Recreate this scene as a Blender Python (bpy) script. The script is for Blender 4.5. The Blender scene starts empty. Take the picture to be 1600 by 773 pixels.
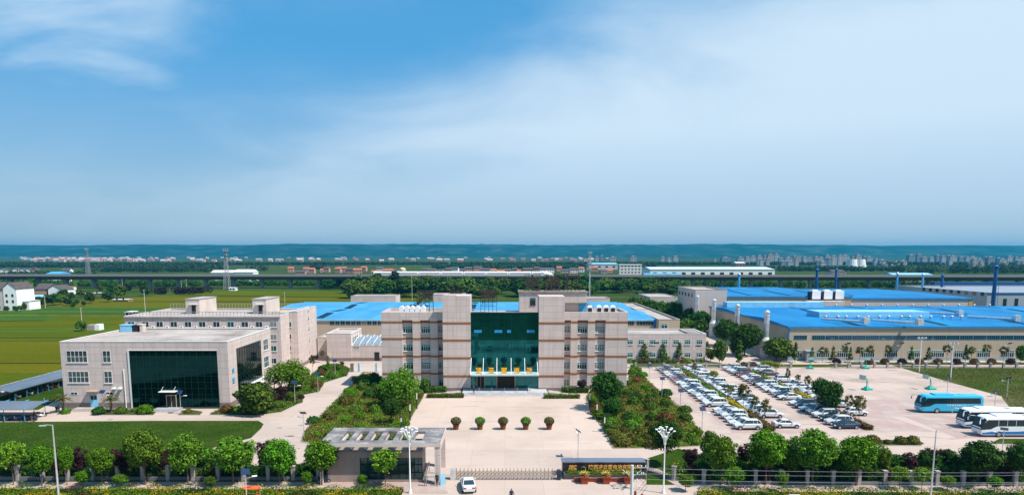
import bpy, math, random
import numpy as np
from mathutils import Vector, Matrix
random.seed(7)
R = math.radians
sc = bpy.context.scene
COL = sc.collection

# ------------------------------------------------------------ camera, sky, sun
CAM_H = 30.0
PITCH = math.atan(0.133)
CP, SP = math.cos(PITCH), math.sin(PITCH)
FPX = 1067.0
cam_data = bpy.data.cameras.new('camera')
cam = bpy.data.objects.new('camera', cam_data)
COL.objects.link(cam)
cam.location = (0, 0, CAM_H)
cam.rotation_euler = (R(90) - PITCH, 0, 0)
cam_data.sensor_width = 36
cam_data.lens = 36 * FPX / 1600
cam_data.shift_x = 11 / 1600
cam_data.shift_y = 152.5 / 1600
cam_data.clip_start = 0.5
cam_data.clip_end = 40000
sc.camera = cam

LIGHT = Vector((-0.62, 0.30, -1.0)).normalized()      # the way the sunlight travels
SUN_EL = math.asin(-LIGHT.z)
sun_data = bpy.data.lights.new('sun', 'SUN')
sun_data.energy = 5.0
sun_data.angle = R(0.5)
sun_data.color = (1.0, 0.95, 0.88)
sun = bpy.data.objects.new('sun', sun_data)
COL.objects.link(sun)
sun.rotation_euler = LIGHT.to_track_quat('-Z', 'Y').to_euler()
sun.location = (60, -20, 120)

world = bpy.data.worlds.new('World')
sc.world = world
world.use_nodes = True
wt = world.node_tree
wt.nodes.clear()


def N(tree, kind, **kw):
    n = tree.nodes.new(kind)
    for k, v in kw.items():
        if k in n.inputs.keys() if isinstance(k, str) else False:
            n.inputs[k].default_value = v
        else:
            setattr(n, k, v)
    return n


def ramp(tree, stops, fac=None, interp='LINEAR'):
    n = tree.nodes.new('ShaderNodeValToRGB')
    n.color_ramp.interpolation = interp
    e = n.color_ramp.elements
    while len(e) < len(stops):
        e.new(0.5)
    for el, (p, c) in zip(e, stops):
        el.position = p
        el.color = (c, c, c, 1) if isinstance(c, (int, float)) else (*c, 1)
    if fac is not None:
        tree.links.new(fac, n.inputs['Fac'])
    return n


def mixc(tree, a, b, fac, mode='MIX'):
    n = tree.nodes.new('ShaderNodeMix')
    n.data_type = 'RGBA'
    n.blend_type = mode
    for sock, v in ((n.inputs[0], fac), (n.inputs[6], a), (n.inputs[7], b)):
        if isinstance(v, bpy.types.NodeSocket):
            tree.links.new(v, sock)
        elif isinstance(v, (int, float)):
            sock.default_value = v
        else:
            sock.default_value = (*v, 1)
    return n.outputs[2]


def mth(tree, op, a, b=0.0, clamp=False):
    n = tree.nodes.new('ShaderNodeMath')
    n.operation = op
    n.use_clamp = clamp
    for i, v in enumerate((a, b)):
        if isinstance(v, bpy.types.NodeSocket):
            tree.links.new(v, n.inputs[i])
        else:
            n.inputs[i].default_value = v
    return n.outputs[0]


sky = wt.nodes.new('ShaderNodeTexSky')
sky.sky_type = 'NISHITA'
sky.sun_disc = False
sky.sun_elevation = SUN_EL
sky.sun_rotation = math.atan2(-LIGHT.x, -LIGHT.y)
sky.altitude = 500
sky.air_density = 1.0
sky.dust_density = 0.35
sky.ozone_density = 2.0
tint = mixc(wt, sky.outputs[0], (0.34, 1.02, 1.36), 1.0, 'MULTIPLY')
tc = wt.nodes.new('ShaderNodeTexCoord')
sep = wt.nodes.new('ShaderNodeSeparateXYZ')
wt.links.new(tc.outputs['Generated'], sep.inputs[0])
zz = mth(wt, 'ADD', sep.outputs['Z'], 0.34)
cx = mth(wt, 'DIVIDE', sep.outputs['X'], zz)
cy = mth(wt, 'DIVIDE', sep.outputs['Y'], zz)
comb = wt.nodes.new('ShaderNodeCombineXYZ')
wt.links.new(cx, comb.inputs[0])
wt.links.new(cy, comb.inputs[1])
mp = wt.nodes.new('ShaderNodeMapping')
wt.links.new(comb.outputs[0], mp.inputs[0])
mp.inputs['Rotation'].default_value = (0, 0, R(38))
mp.inputs['Scale'].default_value = (0.7, 1.05, 1)
mp.inputs['Location'].default_value = (0.3, 0.9, 0)
nz = wt.nodes.new('ShaderNodeTexNoise')
wt.links.new(mp.outputs[0], nz.inputs['Vector'])
nz.inputs['Scale'].default_value = 2.6
nz.inputs['Detail'].default_value = 7
nz.inputs['Roughness'].default_value = 0.5
nz.inputs['Distortion'].default_value = 0.4
# a broad cirrus veil over the right of the sky, clear blue upper left with one wisp


def smooth(v):
    return mth(wt, 'MULTIPLY', mth(wt, 'MULTIPLY', v, v), mth(wt, 'SUBTRACT', 3.0, mth(wt, 'MULTIPLY', v, 2.0)))


X_, Z_ = sep.outputs['X'], sep.outputs['Z']
nn_ = mth(wt, 'SUBTRACT', nz.outputs['Fac'], 0.5)
s_edge = mth(wt, 'ADD', mth(wt, 'MULTIPLY', mth(wt, 'SUBTRACT', X_, 0.263), 0.337), mth(wt, 'MULTIPLY', mth(wt, 'SUBTRACT', Z_, 0.336), -0.941))
tt_ = mth(wt, 'DIVIDE', mth(wt, 'ADD', mth(wt, 'ADD', s_edge, mth(wt, 'MULTIPLY', nn_, 0.30)), 0.095), 0.24, True)
veil = mth(wt, 'MULTIPLY', smooth(tt_), mth(wt, 'ADD', 0.25, mth(wt, 'MULTIPLY', mth(wt, 'DIVIDE', Z_, 0.17, True), 0.75)))
dx = mth(wt, 'POWER', mth(wt, 'ABSOLUTE', mth(wt, 'DIVIDE', mth(wt, 'ADD', X_, 0.52), 0.22)), 2.0)
dz = mth(wt, 'POWER', mth(wt, 'ABSOLUTE', mth(wt, 'DIVIDE', mth(wt, 'SUBTRACT', Z_, 0.30), 0.115)), 2.0)
wisp = mth(wt, 'MULTIPLY', smooth(mth(wt, 'ADD', mth(wt, 'SUBTRACT', 0.85, mth(wt, 'ADD', dx, dz)), mth(wt, 'MULTIPLY', nn_, 2.8), True)), mth(wt, 'ADD', 0.8, mth(wt, 'MULTIPLY', nn_, 2.0), True))
tops = mth(wt, 'MULTIPLY', mth(wt, 'DIVIDE', mth(wt, 'SUBTRACT', Z_, 0.29), 0.08, True), mth(wt, 'ADD', 0.25, mth(wt, 'MULTIPLY', nn_, 2.6), True))
cloud = mth(wt, 'MAXIMUM', mth(wt, 'MAXIMUM', veil, mth(wt, 'MULTIPLY', wisp, 0.95)), mth(wt, 'MULTIPLY', tops, 0.5))
tint = mixc(wt, tint, (0.98, 3.75, 7.0), 0.72)
low = mth(wt, 'POWER', mth(wt, 'SUBTRACT', 1.0, mth(wt, 'MULTIPLY', Z_, 3.6), True), 1.4)
tint = mixc(wt, tint, (4.8, 5.6, 6.0), mth(wt, 'MULTIPLY', low, 0.92))
clo = mixc(wt, tint, (6.0, 7.5, 8.85), cloud)
bg = wt.nodes.new('ShaderNodeBackground')
wt.links.new(clo, bg.inputs['Color'])
bg.inputs['Strength'].default_value = 0.078
wo = wt.nodes.new('ShaderNodeOutputWorld')
wt.links.new(bg.outputs[0], wo.inputs['Surface'])

sc.view_settings.view_transform = 'Standard'
sc.view_settings.look = 'None'
sc.view_settings.gamma = 1
sc.view_settings.exposure = 0.5
sc.cycles.use_denoising = True
sc.cycles.max_bounces = 6
sc.cycles.volume_bounces = 0
sc.cycles.transparent_max_bounces = 6

HAZE = 0.95e-4


# ------------------------------------------------------------ where things stand
def ray(px, py):
    u = (px - 789) / FPX
    v = (539 - py) / FPX
    return u, CP + v * SP, -SP + v * CP


def G(px, py, z=0.0):            # ground point seen at a pixel of the photograph
    a, b, d = ray(px, py)
    t = (z - CAM_H) / d
    return a * t, b * t


def W(px, py, D):                # point of the upright plane y = D seen at a pixel
    a, b, d = ray(px, py)
    t = D / b
    return a * t, CAM_H + d * t


def ordn(i):
    w = ['first', 'second', 'third', 'fourth', 'fifth', 'sixth', 'seventh', 'eighth', 'ninth', 'tenth', 'eleventh', 'twelfth']
    if i < 12:
        return w[i]
    n = i + 1
    suf = 'th' if 10 <= n % 100 <= 20 else {1: 'st', 2: 'nd', 3: 'rd'}.get(n % 10, 'th')
    return f'{n}{suf}'


def rank(objs, text, key=None):
    objs = sorted(objs, key=key or (lambda o: o.location.x / o.location.y))
    for i, o in enumerate(objs):
        o['label'] = text.replace('#', 'leftmost' if i == 0 else ordn(i) + ' from the left')


# ------------------------------------------------------------ mesh helpers
class MB:
    def __init__(s):
        s.v, s.f, s.m = [], [], []

    def add(s, vs, fs, m=0):
        o = len(s.v)
        s.v += [tuple(p) for p in vs]
        for f in fs:
            s.f.append(tuple(i + o for i in f))
            s.m.append(m)
        return s

    def box(s, x0, y0, z0, x1, y1, z1, m=0):
        x0, x1 = min(x0, x1), max(x0, x1)
        y0, y1 = min(y0, y1), max(y0, y1)
        z0, z1 = min(z0, z1), max(z0, z1)
        v = [(x0, y0, z0), (x1, y0, z0), (x1, y1, z0), (x0, y1, z0), (x0, y0, z1), (x1, y0, z1), (x1, y1, z1), (x0, y1, z1)]
        return s.add(v, [(0, 3, 2, 1), (4, 5, 6, 7), (0, 1, 5, 4), (1, 2, 6, 5), (2, 3, 7, 6), (3, 0, 4, 7)], m)

    def cyl(s, x, y, z0, z1, r0, r1=None, n=12, m=0):
        return s.tube([(x, y, z0), (x, y, z1)], r0, r0 if r1 is None else r1, n, m)

    def tube(s, pts, r0, r1=None, n=8, m=0):
        r1 = r0 if r1 is None else r1
        pts = [Vector(p) for p in pts]
        k = len(pts)
        vs = []
        for i, p in enumerate(pts):
            d = (pts[min(i + 1, k - 1)] - pts[max(i - 1, 0)]).normalized()
            a = d.orthogonal().normalized() if abs(d.z) < 0.99 else Vector((1, 0, 0))
            a = (a - d * a.dot(d)).normalized()
            b = d.cross(a)
            r = r0 + (r1 - r0) * i / (k - 1)
            vs += [p + a * r * math.cos(2 * math.pi * j / n) + b * r * math.sin(2 * math.pi * j / n) for j in range(n)]
        fs = [(i * n + j, i * n + (j + 1) % n, (i + 1) * n + (j + 1) % n, (i + 1) * n + j) for i in range(k - 1) for j in range(n)]
        fs += [tuple(reversed(range(n))), tuple(range((k - 1) * n, k * n))]
        return s.add(vs, fs, m)

    def prism(s, poly, z0, z1, m=0):
        n = len(poly)
        a = sum(poly[i][0] * poly[(i + 1) % n][1] - poly[(i + 1) % n][0] * poly[i][1] for i in range(n))
        if a < 0:
            poly = poly[::-1]
        vs = [(x, y, z0) for x, y in poly] + [(x, y, z1) for x, y in poly]
        return s.add(vs, [tuple(reversed(range(n))), tuple(range(n, 2 * n))] + [(i, (i + 1) % n, n + (i + 1) % n, n + i) for i in range(n)], m)

    def lathe(s, prof, x=0, y=0, n=14, m=0):
        vs = [(x + r * math.cos(2 * math.pi * j / n), y + r * math.sin(2 * math.pi * j / n), z) for r, z in prof for j in range(n)]
        k = len(prof)
        fs = [(i * n + j, i * n + (j + 1) % n, (i + 1) * n + (j + 1) % n, (i + 1) * n + j) for i in range(k - 1) for j in range(n)]
        fs += [tuple(reversed(range(n))), tuple(range((k - 1) * n, k * n))]
        return s.add(vs, fs, m)

    def mesh(s, name, mats):
        me = bpy.data.meshes.new(name)
        me.from_pydata(s.v, [], s.f)
        for m in (mats if isinstance(mats, (list, tuple)) else [mats]):
            me.materials.append(m)
        me.polygons.foreach_set('material_index', s.m)
        me.update()
        return me


def link(name, data, parent=None, loc=(0, 0, 0), rz=0.0, scale=None):
    o = bpy.data.objects.new(name, data)
    COL.objects.link(o)
    o.location = loc
    o.rotation_euler = (0, 0, rz)
    if scale is not None:
        o.scale = scale if isinstance(scale, (tuple, list)) else (scale,) * 3
    if parent is not None:
        o.parent = parent
    return o


def part(name, mb, mats, parent, loc=(0, 0, 0), rz=0.0):
    return link(name, mb.mesh(name, mats), parent, loc, rz)


def tag(o, label, cat, group=None, kind=None):
    if label:
        o['label'] = label
    if cat:
        o['category'] = cat
    if group:
        o['group'] = group
    if kind:
        o['kind'] = kind
    return o


def thing(name, label, cat, loc=(0, 0, 0), rz=0.0, group=None):
    return tag(link(name, None, None, loc, rz), label, cat, group)


def solo(name, mb, mats, label, cat, loc=(0, 0, 0), rz=0.0, group=None):
    return tag(link(name, mb.mesh(name, mats), None, loc, rz), label, cat, group)


KIDS = {}


def copy_tree(root, loc, rz=0.0, label=None, scale=None, parent=None):
    c = root.copy()
    COL.objects.link(c)
    if parent is None:
        c.location = loc
        c.rotation_euler = (0, 0, rz)
        if scale is not None:
            c.scale = scale if isinstance(scale, (tuple, list)) else (scale,) * 3
    else:
        c.parent = parent
    if label:
        c['label'] = label
    if root.name not in KIDS:
        KIDS[root.name] = [o for o in COL.objects if o.parent == root]
    for ch in KIDS[root.name]:
        copy_tree(ch, None, parent=c)
    return c


def place(protos, key, build, loc, rz, label=None, scale=None, group=None):
    """the first time builds the thing there, afterwards copies it with its parts"""
    if key not in protos:
        o = build()
        o.location = loc
        o.rotation_euler = (0, 0, rz)
        if scale is not None:
            o.scale = scale if isinstance(scale, (tuple, list)) else (scale,) * 3
        protos[key] = o
    else:
        o = copy_tree(protos[key], loc, rz, None, scale)
        if scale is None:
            o.scale = (1, 1, 1)
    if label:
        o['label'] = label
    if group:
        o['group'] = group
    return o


# ------------------------------------------------------------ materials
def newmat(name):
    m = bpy.data.materials.new(name)
    m.use_nodes = True
    t = m.node_tree
    b = t.nodes['Principled BSDF']
    return m, t, b


def coords(t, kind='Object', scale=(1, 1, 1), rot=(0, 0, 0)):
    c = t.nodes.new('ShaderNodeTexCoord')
    mpn = t.nodes.new('ShaderNodeMapping')
    t.links.new(c.outputs[kind], mpn.inputs[0])
    mpn.inputs['Scale'].default_value = scale
    mpn.inputs['Rotation'].default_value = rot
    return mpn.outputs[0]


def noise(t, vec, scale, detail=4, rough=0.55):
    n = t.nodes.new('ShaderNodeTexNoise')
    t.links.new(vec, n.inputs['Vector'])
    n.inputs['Scale'].default_value = scale
    n.inputs['Detail'].default_value = detail
    n.inputs['Roughness'].default_value = rough
    return n.outputs['Fac']


def plain(name, c, rough=0.6, metal=0.0, var=0.12, sc_=0.7, spec=0.25):
    m, t, b = newmat(name)
    v = coords(t)
    f = noise(t, v, sc_)
    col = mixc(t, tuple(x * (1 - var) for x in c), tuple(min(1, x * (1 + var)) for x in c), ramp(t, [(0.3, 0.0), (0.7, 1.0)], f).outputs[0])
    t.links.new(col, b.inputs['Base Color'])
    b.inputs['Roughness'].default_value = rough
    b.inputs['Metallic'].default_value = metal
    b.inputs['Specular IOR Level'].default_value = spec
    return m


def wallvec(t):
    """brick-plane vector good for walls facing either way: (x+y, z)"""
    c = t.nodes.new('ShaderNodeTexCoord')
    s_ = t.nodes.new('ShaderNodeSeparateXYZ')
    t.links.new(c.outputs['Object'], s_.inputs[0])
    a = mth(t, 'ADD', s_.outputs[0], s_.outputs[1])
    k = t.nodes.new('ShaderNodeCombineXYZ')
    t.links.new(a, k.inputs[0])
    t.links.new(s_.outputs[2], k.inputs[1])
    return k.outputs[0], c.outputs['Object'], s_


def tiled(name, c, bw, bh, mortar=(0.5,), msize=0.03, off=0.0, rough=0.6, dirt=0.16, streak=True, var=0.06):
    m, t, b = newmat(name)
    v, obj, _ = wallvec(t)
    br = t.nodes.new('ShaderNodeTexBrick')
    t.links.new(v, br.inputs['Vector'])
    br.offset = off
    br.inputs['Scale'].default_value = 1
    br.inputs['Brick Width'].default_value = bw
    br.inputs['Row Height'].default_value = bh
    br.inputs['Mortar Size'].default_value = msize
    br.inputs['Mortar Smooth'].default_value = 0.1
    br.inputs['Color1'].default_value = (*[x * (1 - var) for x in c], 1)
    br.inputs['Color2'].default_value = (*[x * (1 + var) for x in c], 1)
    mk = mortar[0] if len(mortar) == 1 else None
    br.inputs['Mortar'].default_value = (*([x * mk for x in c] if mk is not None else mortar), 1)
    col = br.outputs['Color']
    if streak:
        mp2 = t.nodes.new('ShaderNodeMapping')
        t.links.new(v, mp2.inputs[0])
        mp2.inputs['Scale'].default_value = (1.3, 0.12, 1)
        f = noise(t, mp2.outputs[0], 1.0, 5)
        col = mixc(t, col, tuple(x * (1 - 2.2 * dirt) for x in c), ramp(t, [(0.5, 0.0), (0.8, 0.8)], f).outputs[0])
    f2 = noise(t, obj, 0.25, 4)
    col = mixc(t, col, tuple(x * (1 - dirt) for x in c), ramp(t, [(0.4, 0.0), (0.7, 0.5)], f2).outputs[0])
    t.links.new(col, b.inputs['Base Color'])
    b.inputs['Roughness'].default_value = rough
    b.inputs['Specular IOR Level'].default_value = 0.3
    return m


def leaf(name, c, c2=None, var=0.6, trans=0.16):
    m, t, b = newmat(name)
    g = t.nodes.new('ShaderNodeNewGeometry')
    c2 = c2 or tuple(x * 1.5 for x in c)
    col = mixc(t, tuple(x * (1 - var) for x in c), c2, g.outputs['Random Per Island'])
    oi = t.nodes.new('ShaderNodeObjectInfo')
    h = t.nodes.new('ShaderNodeHueSaturation')
    t.links.new(col, h.inputs['Color'])
    t.links.new(mth(t, 'ADD', 0.485, mth(t, 'MULTIPLY', oi.outputs['Random'], 0.03)), h.inputs['Hue'])
    t.links.new(mth(t, 'ADD', 0.78, mth(t, 'MULTIPLY', oi.outputs['Random'], 0.44)), h.inputs['Value'])
    t.links.new(h.outputs[0], b.inputs['Base Color'])
    b.inputs['Roughness'].default_value = 0.7
    b.inputs['Specular IOR Level'].default_value = 0.08
    tr = t.nodes.new('ShaderNodeBsdfTranslucent')
    t.links.new(h.outputs[0], tr.inputs['Color'])
    mx = t.nodes.new('ShaderNodeMixShader')
    mx.inputs[0].default_value = trans
    t.links.new(b.outputs[0], mx.inputs[1])
    t.links.new(tr.outputs[0], mx.inputs[2])
    t.links.new(mx.outputs[0], t.nodes['Material Output'].inputs['Surface'])
    return m


def ground_mat(name, stops, scale=0.05, fine=1.2, finevar=0.25, rough=0.9, stretch=(1, 1, 1), bump=0.0):
    m, t, b = newmat(name)
    v = coords(t, scale=stretch)
    f = noise(t, v, scale, 5, 0.6)
    base = ramp(t, stops, f).outputs[0]
    v2 = coords(t)
    f2 = noise(t, v2, fine, 5, 0.7)
    col = mixc(t, base, (0, 0, 0), mth(t, 'MULTIPLY', ramp(t, [(0.35, 1.0), (0.65, 0.0)], f2).outputs[0], finevar))
    t.links.new(col, b.inputs['Base Color'])
    b.inputs['Roughness'].default_value = 1.0
    b.inputs['Specular IOR Level'].default_value = 0.0
    return m


def concrete_mat(name, c, panel=5.0, stain=0.22, joint=0.82):
    m, t, b = newmat(name)
    v = coords(t)
    br = t.nodes.new('ShaderNodeTexBrick')
    t.links.new(v, br.inputs['Vector'])
    br.offset = 0.0
    br.inputs['Scale'].default_value = 1
    br.inputs['Brick Width'].default_value = panel
    br.inputs['Row Height'].default_value = panel
    br.inputs['Mortar Size'].default_value = 0.035
    br.inputs['Color1'].default_value = (*[x * 0.965 for x in c], 1)
    br.inputs['Color2'].default_value = (*[x * 1.03 for x in c], 1)
    br.inputs['Mortar'].default_value = (*[x * joint for x in c], 1)
    f = noise(t, v, 0.06, 6, 0.6)
    col = mixc(t, br.outputs['Color'], tuple(x * (1 - stain) for x in c), ramp(t, [(0.47, 0.0), (0.66, 0.8)], f).outputs[0])
    v3 = coords(t, scale=(0.25, 1, 1))
    f3 = noise(t, v3, 0.35, 6, 0.65)
    col = mixc(t, col, tuple(x * 0.55 for x in c), mth(t, 'MULTIPLY', ramp(t, [(0.57, 0.0), (0.70, 1.0)], f3).outputs[0], 0.5 * stain / 0.22))
    f4 = noise(t, v, 3.0, 3, 0.7)
    col = mixc(t, col, (0, 0, 0), mth(t, 'MULTIPLY', f4, 0.10))
    t.links.new(col, b.inputs['Base Color'])
    b.inputs['Roughness'].default_value = 0.95
    b.inputs['Specular IOR Level'].default_value = 0.03
    return m


def glass_mat(name, c, rough=0.04, metal=0.75, cell=None):
    m, t, b = newmat(name)
    if cell:
        v, obj, _ = wallvec(t)
        br = t.nodes.new('ShaderNodeTexBrick')
        t.links.new(v, br.inputs['Vector'])
        br.offset = 0
        br.inputs['Scale'].default_value = 1
        br.inputs['Brick Width'].default_value = cell[0]
        br.inputs['Row Height'].default_value = cell[1]
        br.inputs['Mortar Size'].default_value = 0.0
        br.inputs['Color1'].default_value = (*[x * 0.8 for x in c], 1)
        br.inputs['Color2'].default_value = (*[x * 1.2 for x in c], 1)
        t.links.new(br.outputs['Color'], b.inputs['Base Color'])
    else:
        b.inputs['Base Color'].default_value = (*c, 1)
    b.inputs['Metallic'].default_value = metal
    b.inputs['Roughness'].default_value = rough
    return m


def roof_mat(name, c, c2, step=0.9, dark=None):
    m, t, b = newmat(name)
    v = coords(t)
    w = t.nodes.new('ShaderNodeTexWave')
    w.wave_type = 'BANDS'
    w.bands_direction = 'X'
    t.links.new(v, w.inputs['Vector'])
    w.inputs['Scale'].default_value = 0.314 / step
    f = noise(t, coords(t, scale=(1, 0.25, 1)), 0.12, 5)
    col = mixc(t, c, c2, ramp(t, [(0.35, 0.0), (0.7, 1.0)], f).outputs[0])
    col = mixc(t, col, (0, 0, 0), mth(t, 'MULTIPLY', w.outputs['Fac'], 0.16))
    br = t.nodes.new('ShaderNodeTexBrick')
    t.links.new(v, br.inputs['Vector'])
    br.offset = 0.37
    br.inputs['Scale'].default_value = 1
    br.inputs['Brick Width'].default_value = 5.5
    br.inputs['Row Height'].default_value = 11
    br.inputs['Mortar Size'].default_value = 0.05
    br.inputs['Color1'].default_value = (0.62, 0.62, 0.62, 1)
    br.inputs['Color2'].default_value = (1, 1, 1, 1)
    br.inputs['Mortar'].default_value = (0.5, 0.5, 0.5, 1)
    col = mixc(t, col, br.outputs['Color'], 0.55, 'MULTIPLY')
    f3 = noise(t, coords(t, scale=(1, 0.15, 1)), 1.4, 4)
    col = mixc(t, col, (0.25, 0.3, 0.33), mth(t, 'MULTIPLY', ramp(t, [(0.6, 0.0), (0.8, 1.0)], f3).outputs[0], 0.3))
    t.links.new(col, b.inputs['Base Color'])
    b.inputs['Roughness'].default_value = 0.55
    b.inputs['Specular IOR Level'].default_value = 0.1
    return m


M = {}
M['tile'] = tiled('pale_stone_tile', (0.57, 0.47, 0.43), 2.1, 1.35, (0.68,), 0.04)
M['tile_side'] = M['tile']
M['plinth'] = tiled('plinth_stone', (0.20, 0.16, 0.14), 1.2, 0.6, (0.7,), 0.02)
M['band'] = plain('brown_band', (0.27, 0.12, 0.05), 0.8, spec=.05)
M['render_wall'] = plain('off_white_render', (0.54, 0.46, 0.41), 0.8, var=0.14, sc_=0.3)
M['roof_flat'] = ground_mat('flat_roof_screed', [(0.3, (0.24, 0.21, 0.19)), (0.5, (0.40, 0.35, 0.32)), (0.7, (0.49, 0.44, 0.41))], 0.12, 1.5, 0.2)
M['glass'] = glass_mat('teal_curtain_glass', (0.009, 0.125, 0.135), metal=.9, cell=(1.45, 1.3))
M['glass_dark'] = glass_mat('dark_teal_glass', (0.004, 0.030, 0.030), metal=.93, cell=(1.5, 1.4))
M['pane'] = glass_mat('window_pane', (0.05, 0.09, 0.10), 0.08, 0.6, cell=(0.9, 0.9))
M['pane_teal'] = glass_mat('teal_window_pane', (0.02, 0.15, 0.16), 0.08, 0.6)
M['pane_blind'] = plain('blind_behind_glass', (0.20, 0.21, 0.20), 0.2)
M['grey_roof'] = plain('blue_grey_sheet_roof', (0.22, 0.26, 0.31), .7)
M['pane_upper'] = plain('teal_upper_pane', (0.03, 0.20, 0.19), 0.25)
M['mullion'] = plain('dark_mullion', (0.010, 0.03, 0.03), 0.5, spec=.1)
M['white'] = plain('white_paint', (0.78, 0.78, 0.76), 0.5, var=0.05)
M['frame'] = plain('window_frame_white', (0.66, 0.66, 0.64), 0.5, var=0.05)
M['grey_metal'] = plain('grey_metal', (0.33, 0.34, 0.35), 0.5, 0.3)
M['light_metal'] = plain('galvanised_metal', (0.62, 0.64, 0.66), 0.35, 0.6, var=0.2, sc_=1.5)
M['dark'] = plain('dark_opening', (0.02, 0.02, 0.022), 0.6)
M['black_stone'] = plain('black_granite', (0.025, 0.023, 0.022), 0.25)
M['gold'] = plain('gold_letters', (0.80, 0.42, 0.10), 0.4, 0.2)
M['orange'] = plain('orange_letters', (0.85, 0.38, 0.01), 0.5)
M['rust'] = plain('rusty_steel', (0.042, 0.031, 0.026), 0.8, var=0.4, sc_=2)
M['terracotta'] = plain('terracotta', (0.27, 0.055, 0.025), 0.7)
M['pot'] = plain('brown_pot', (0.16, 0.05, 0.025), 0.6)
M['beige_clad'] = tiled('beige_corrugated_cladding', (0.44, 0.35, 0.25), 0.9, 30, (0.86,), 0.05, dirt=0.05, var=0.02)
M['pale_clad'] = tiled('pale_cladding', (0.52, 0.45, 0.41), 1.0, 30, (0.9,), 0.04, dirt=0.05, var=0.02)
M['grey_clad'] = tiled('grey_blue_cladding', (0.32, 0.36, 0.39), 1.0, 30, (0.9,), 0.04, dirt=0.05, var=0.02)
M['blue_roof'] = roof_mat('blue_sheet_roof', (0.006, 0.17, 0.42), (0.012, 0.235, 0.50))
M['light_blue_roof'] = roof_mat('light_blue_sheet_roof', (0.055, 0.29, 0.56), (0.08, 0.35, 0.62))
M['pale_blue'] = plain('pale_blue_sheet', (0.22, 0.50, 0.68), 0.5)
M['blue_trim'] = plain('blue_trim', (0.02, 0.20, 0.42), 0.5)
M['blue_steel'] = plain('blue_painted_steel', (0.010, 0.085, 0.24), 0.5, var=0.2)
M['mid_blue_steel'] = plain('mid_blue_painted_steel', (0.07, 0.33, 0.58), 0.5, var=0.25)
M['skylight'] = plain('dark_skylight_strip', (0.006, 0.03, 0.055), 0.7, spec=.1)
M['concrete'] = concrete_mat('plaza_concrete', (0.515, 0.405, 0.34), 6.0, 0.20)
M['court'] = concrete_mat('court_concrete', (0.475, 0.375, 0.325), 8.0, 0.42)
M['road'] = concrete_mat('old_road_concrete', (0.465, 0.37, 0.315), 5.0, 0.20)
M['kerb'] = plain('kerb_stone', (0.36, 0.32, 0.29), 0.8)
M['via'] = tiled('viaduct_concrete', (0.10, 0.10, 0.10), 24.0, 20, (0.6,), 0.3, dirt=0.2)
M['pier'] = plain('pier_concrete', (0.19, 0.20, 0.21), 0.8)
M['tyre'] = plain('tyre', (0.02, 0.02, 0.02), 0.9)
M['rim'] = plain('wheel_rim', (0.45, 0.46, 0.48), 0.35, 0.7)
M['carglass'] = glass_mat('car_glass', (0.035, 0.06, 0.07), 0.05, 0.3)
M['lamp'] = plain('headlight_lens', (0.75, 0.78, 0.8), 0.15)
M['tail'] = plain('tail_light_red', (0.45, 0.02, 0.015), 0.3)
M['solar'] = plain('solar_panel', (0.012, 0.03, 0.075), 0.35, spec=.3)
M['hoop_green'] = plain('green_painted_steel', (0.01, 0.33, 0.25), 0.5)
M['bark'] = plain('bark', (0.13, 0.095, 0.07), 0.9, var=0.35, sc_=3)
M['skin'] = plain('skin', (0.45, 0.27, 0.19), 0.6)
M['cloth_dark'] = plain('dark_clothing', (0.03, 0.035, 0.05), 0.9)
M['cloth_grey'] = plain('grey_clothing', (0.16, 0.17, 0.18), 0.9)
M['cloth_blue'] = plain('blue_clothing', (0.04, 0.10, 0.28), 0.9)
M['hair'] = plain('black_hair', (0.012, 0.01, 0.01), 0.6)
M['timber'] = plain('light_brown_trim', (0.42, 0.30, 0.20), 0.6)
M['dark_roof'] = plain('dark_tile_roof', (0.085, 0.07, 0.068), 0.8, var=0.3)
M['red_roof'] = plain('red_tile_roof', (0.34, 0.12, 0.07), 0.8, var=0.3)
M['orange_red'] = plain('orange_red_sheet', (0.62, 0.12, 0.03), 0.5)
M['brick_wall'] = plain('pink_brick_wall', (0.42, 0.24, 0.18), 0.8)

M['l_green'] = leaf('leaf_green', (0.038, 0.125, 0.006), (0.13, 0.30, 0.010))
M['l_lime'] = leaf('leaf_lime', (0.10, 0.20, 0.012), (0.20, 0.33, 0.02))
M['l_dark'] = leaf('leaf_dark_green', (0.016, 0.062, 0.010), (0.05, 0.14, 0.014))
M['l_mid'] = leaf('leaf_mid_green', (0.05, 0.115, 0.012), (0.12, 0.20, 0.02))
M['l_purple'] = leaf('leaf_purple', (0.030, 0.013, 0.014), (0.085, 0.034, 0.034))
M['l_olive'] = leaf('leaf_olive', (0.09, 0.10, 0.014), (0.18, 0.17, 0.03))
M['l_brown'] = leaf('leaf_red_brown', (0.10, 0.045, 0.018), (0.24, 0.11, 0.035))
M['l_yellow'] = leaf('leaf_yellow', (0.36, 0.29, 0.010), (0.62, 0.50, 0.012))
M['l_farwood'] = leaf('leaf_far_wood', (0.022, 0.060, 0.016), (0.05, 0.10, 0.03))

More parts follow.
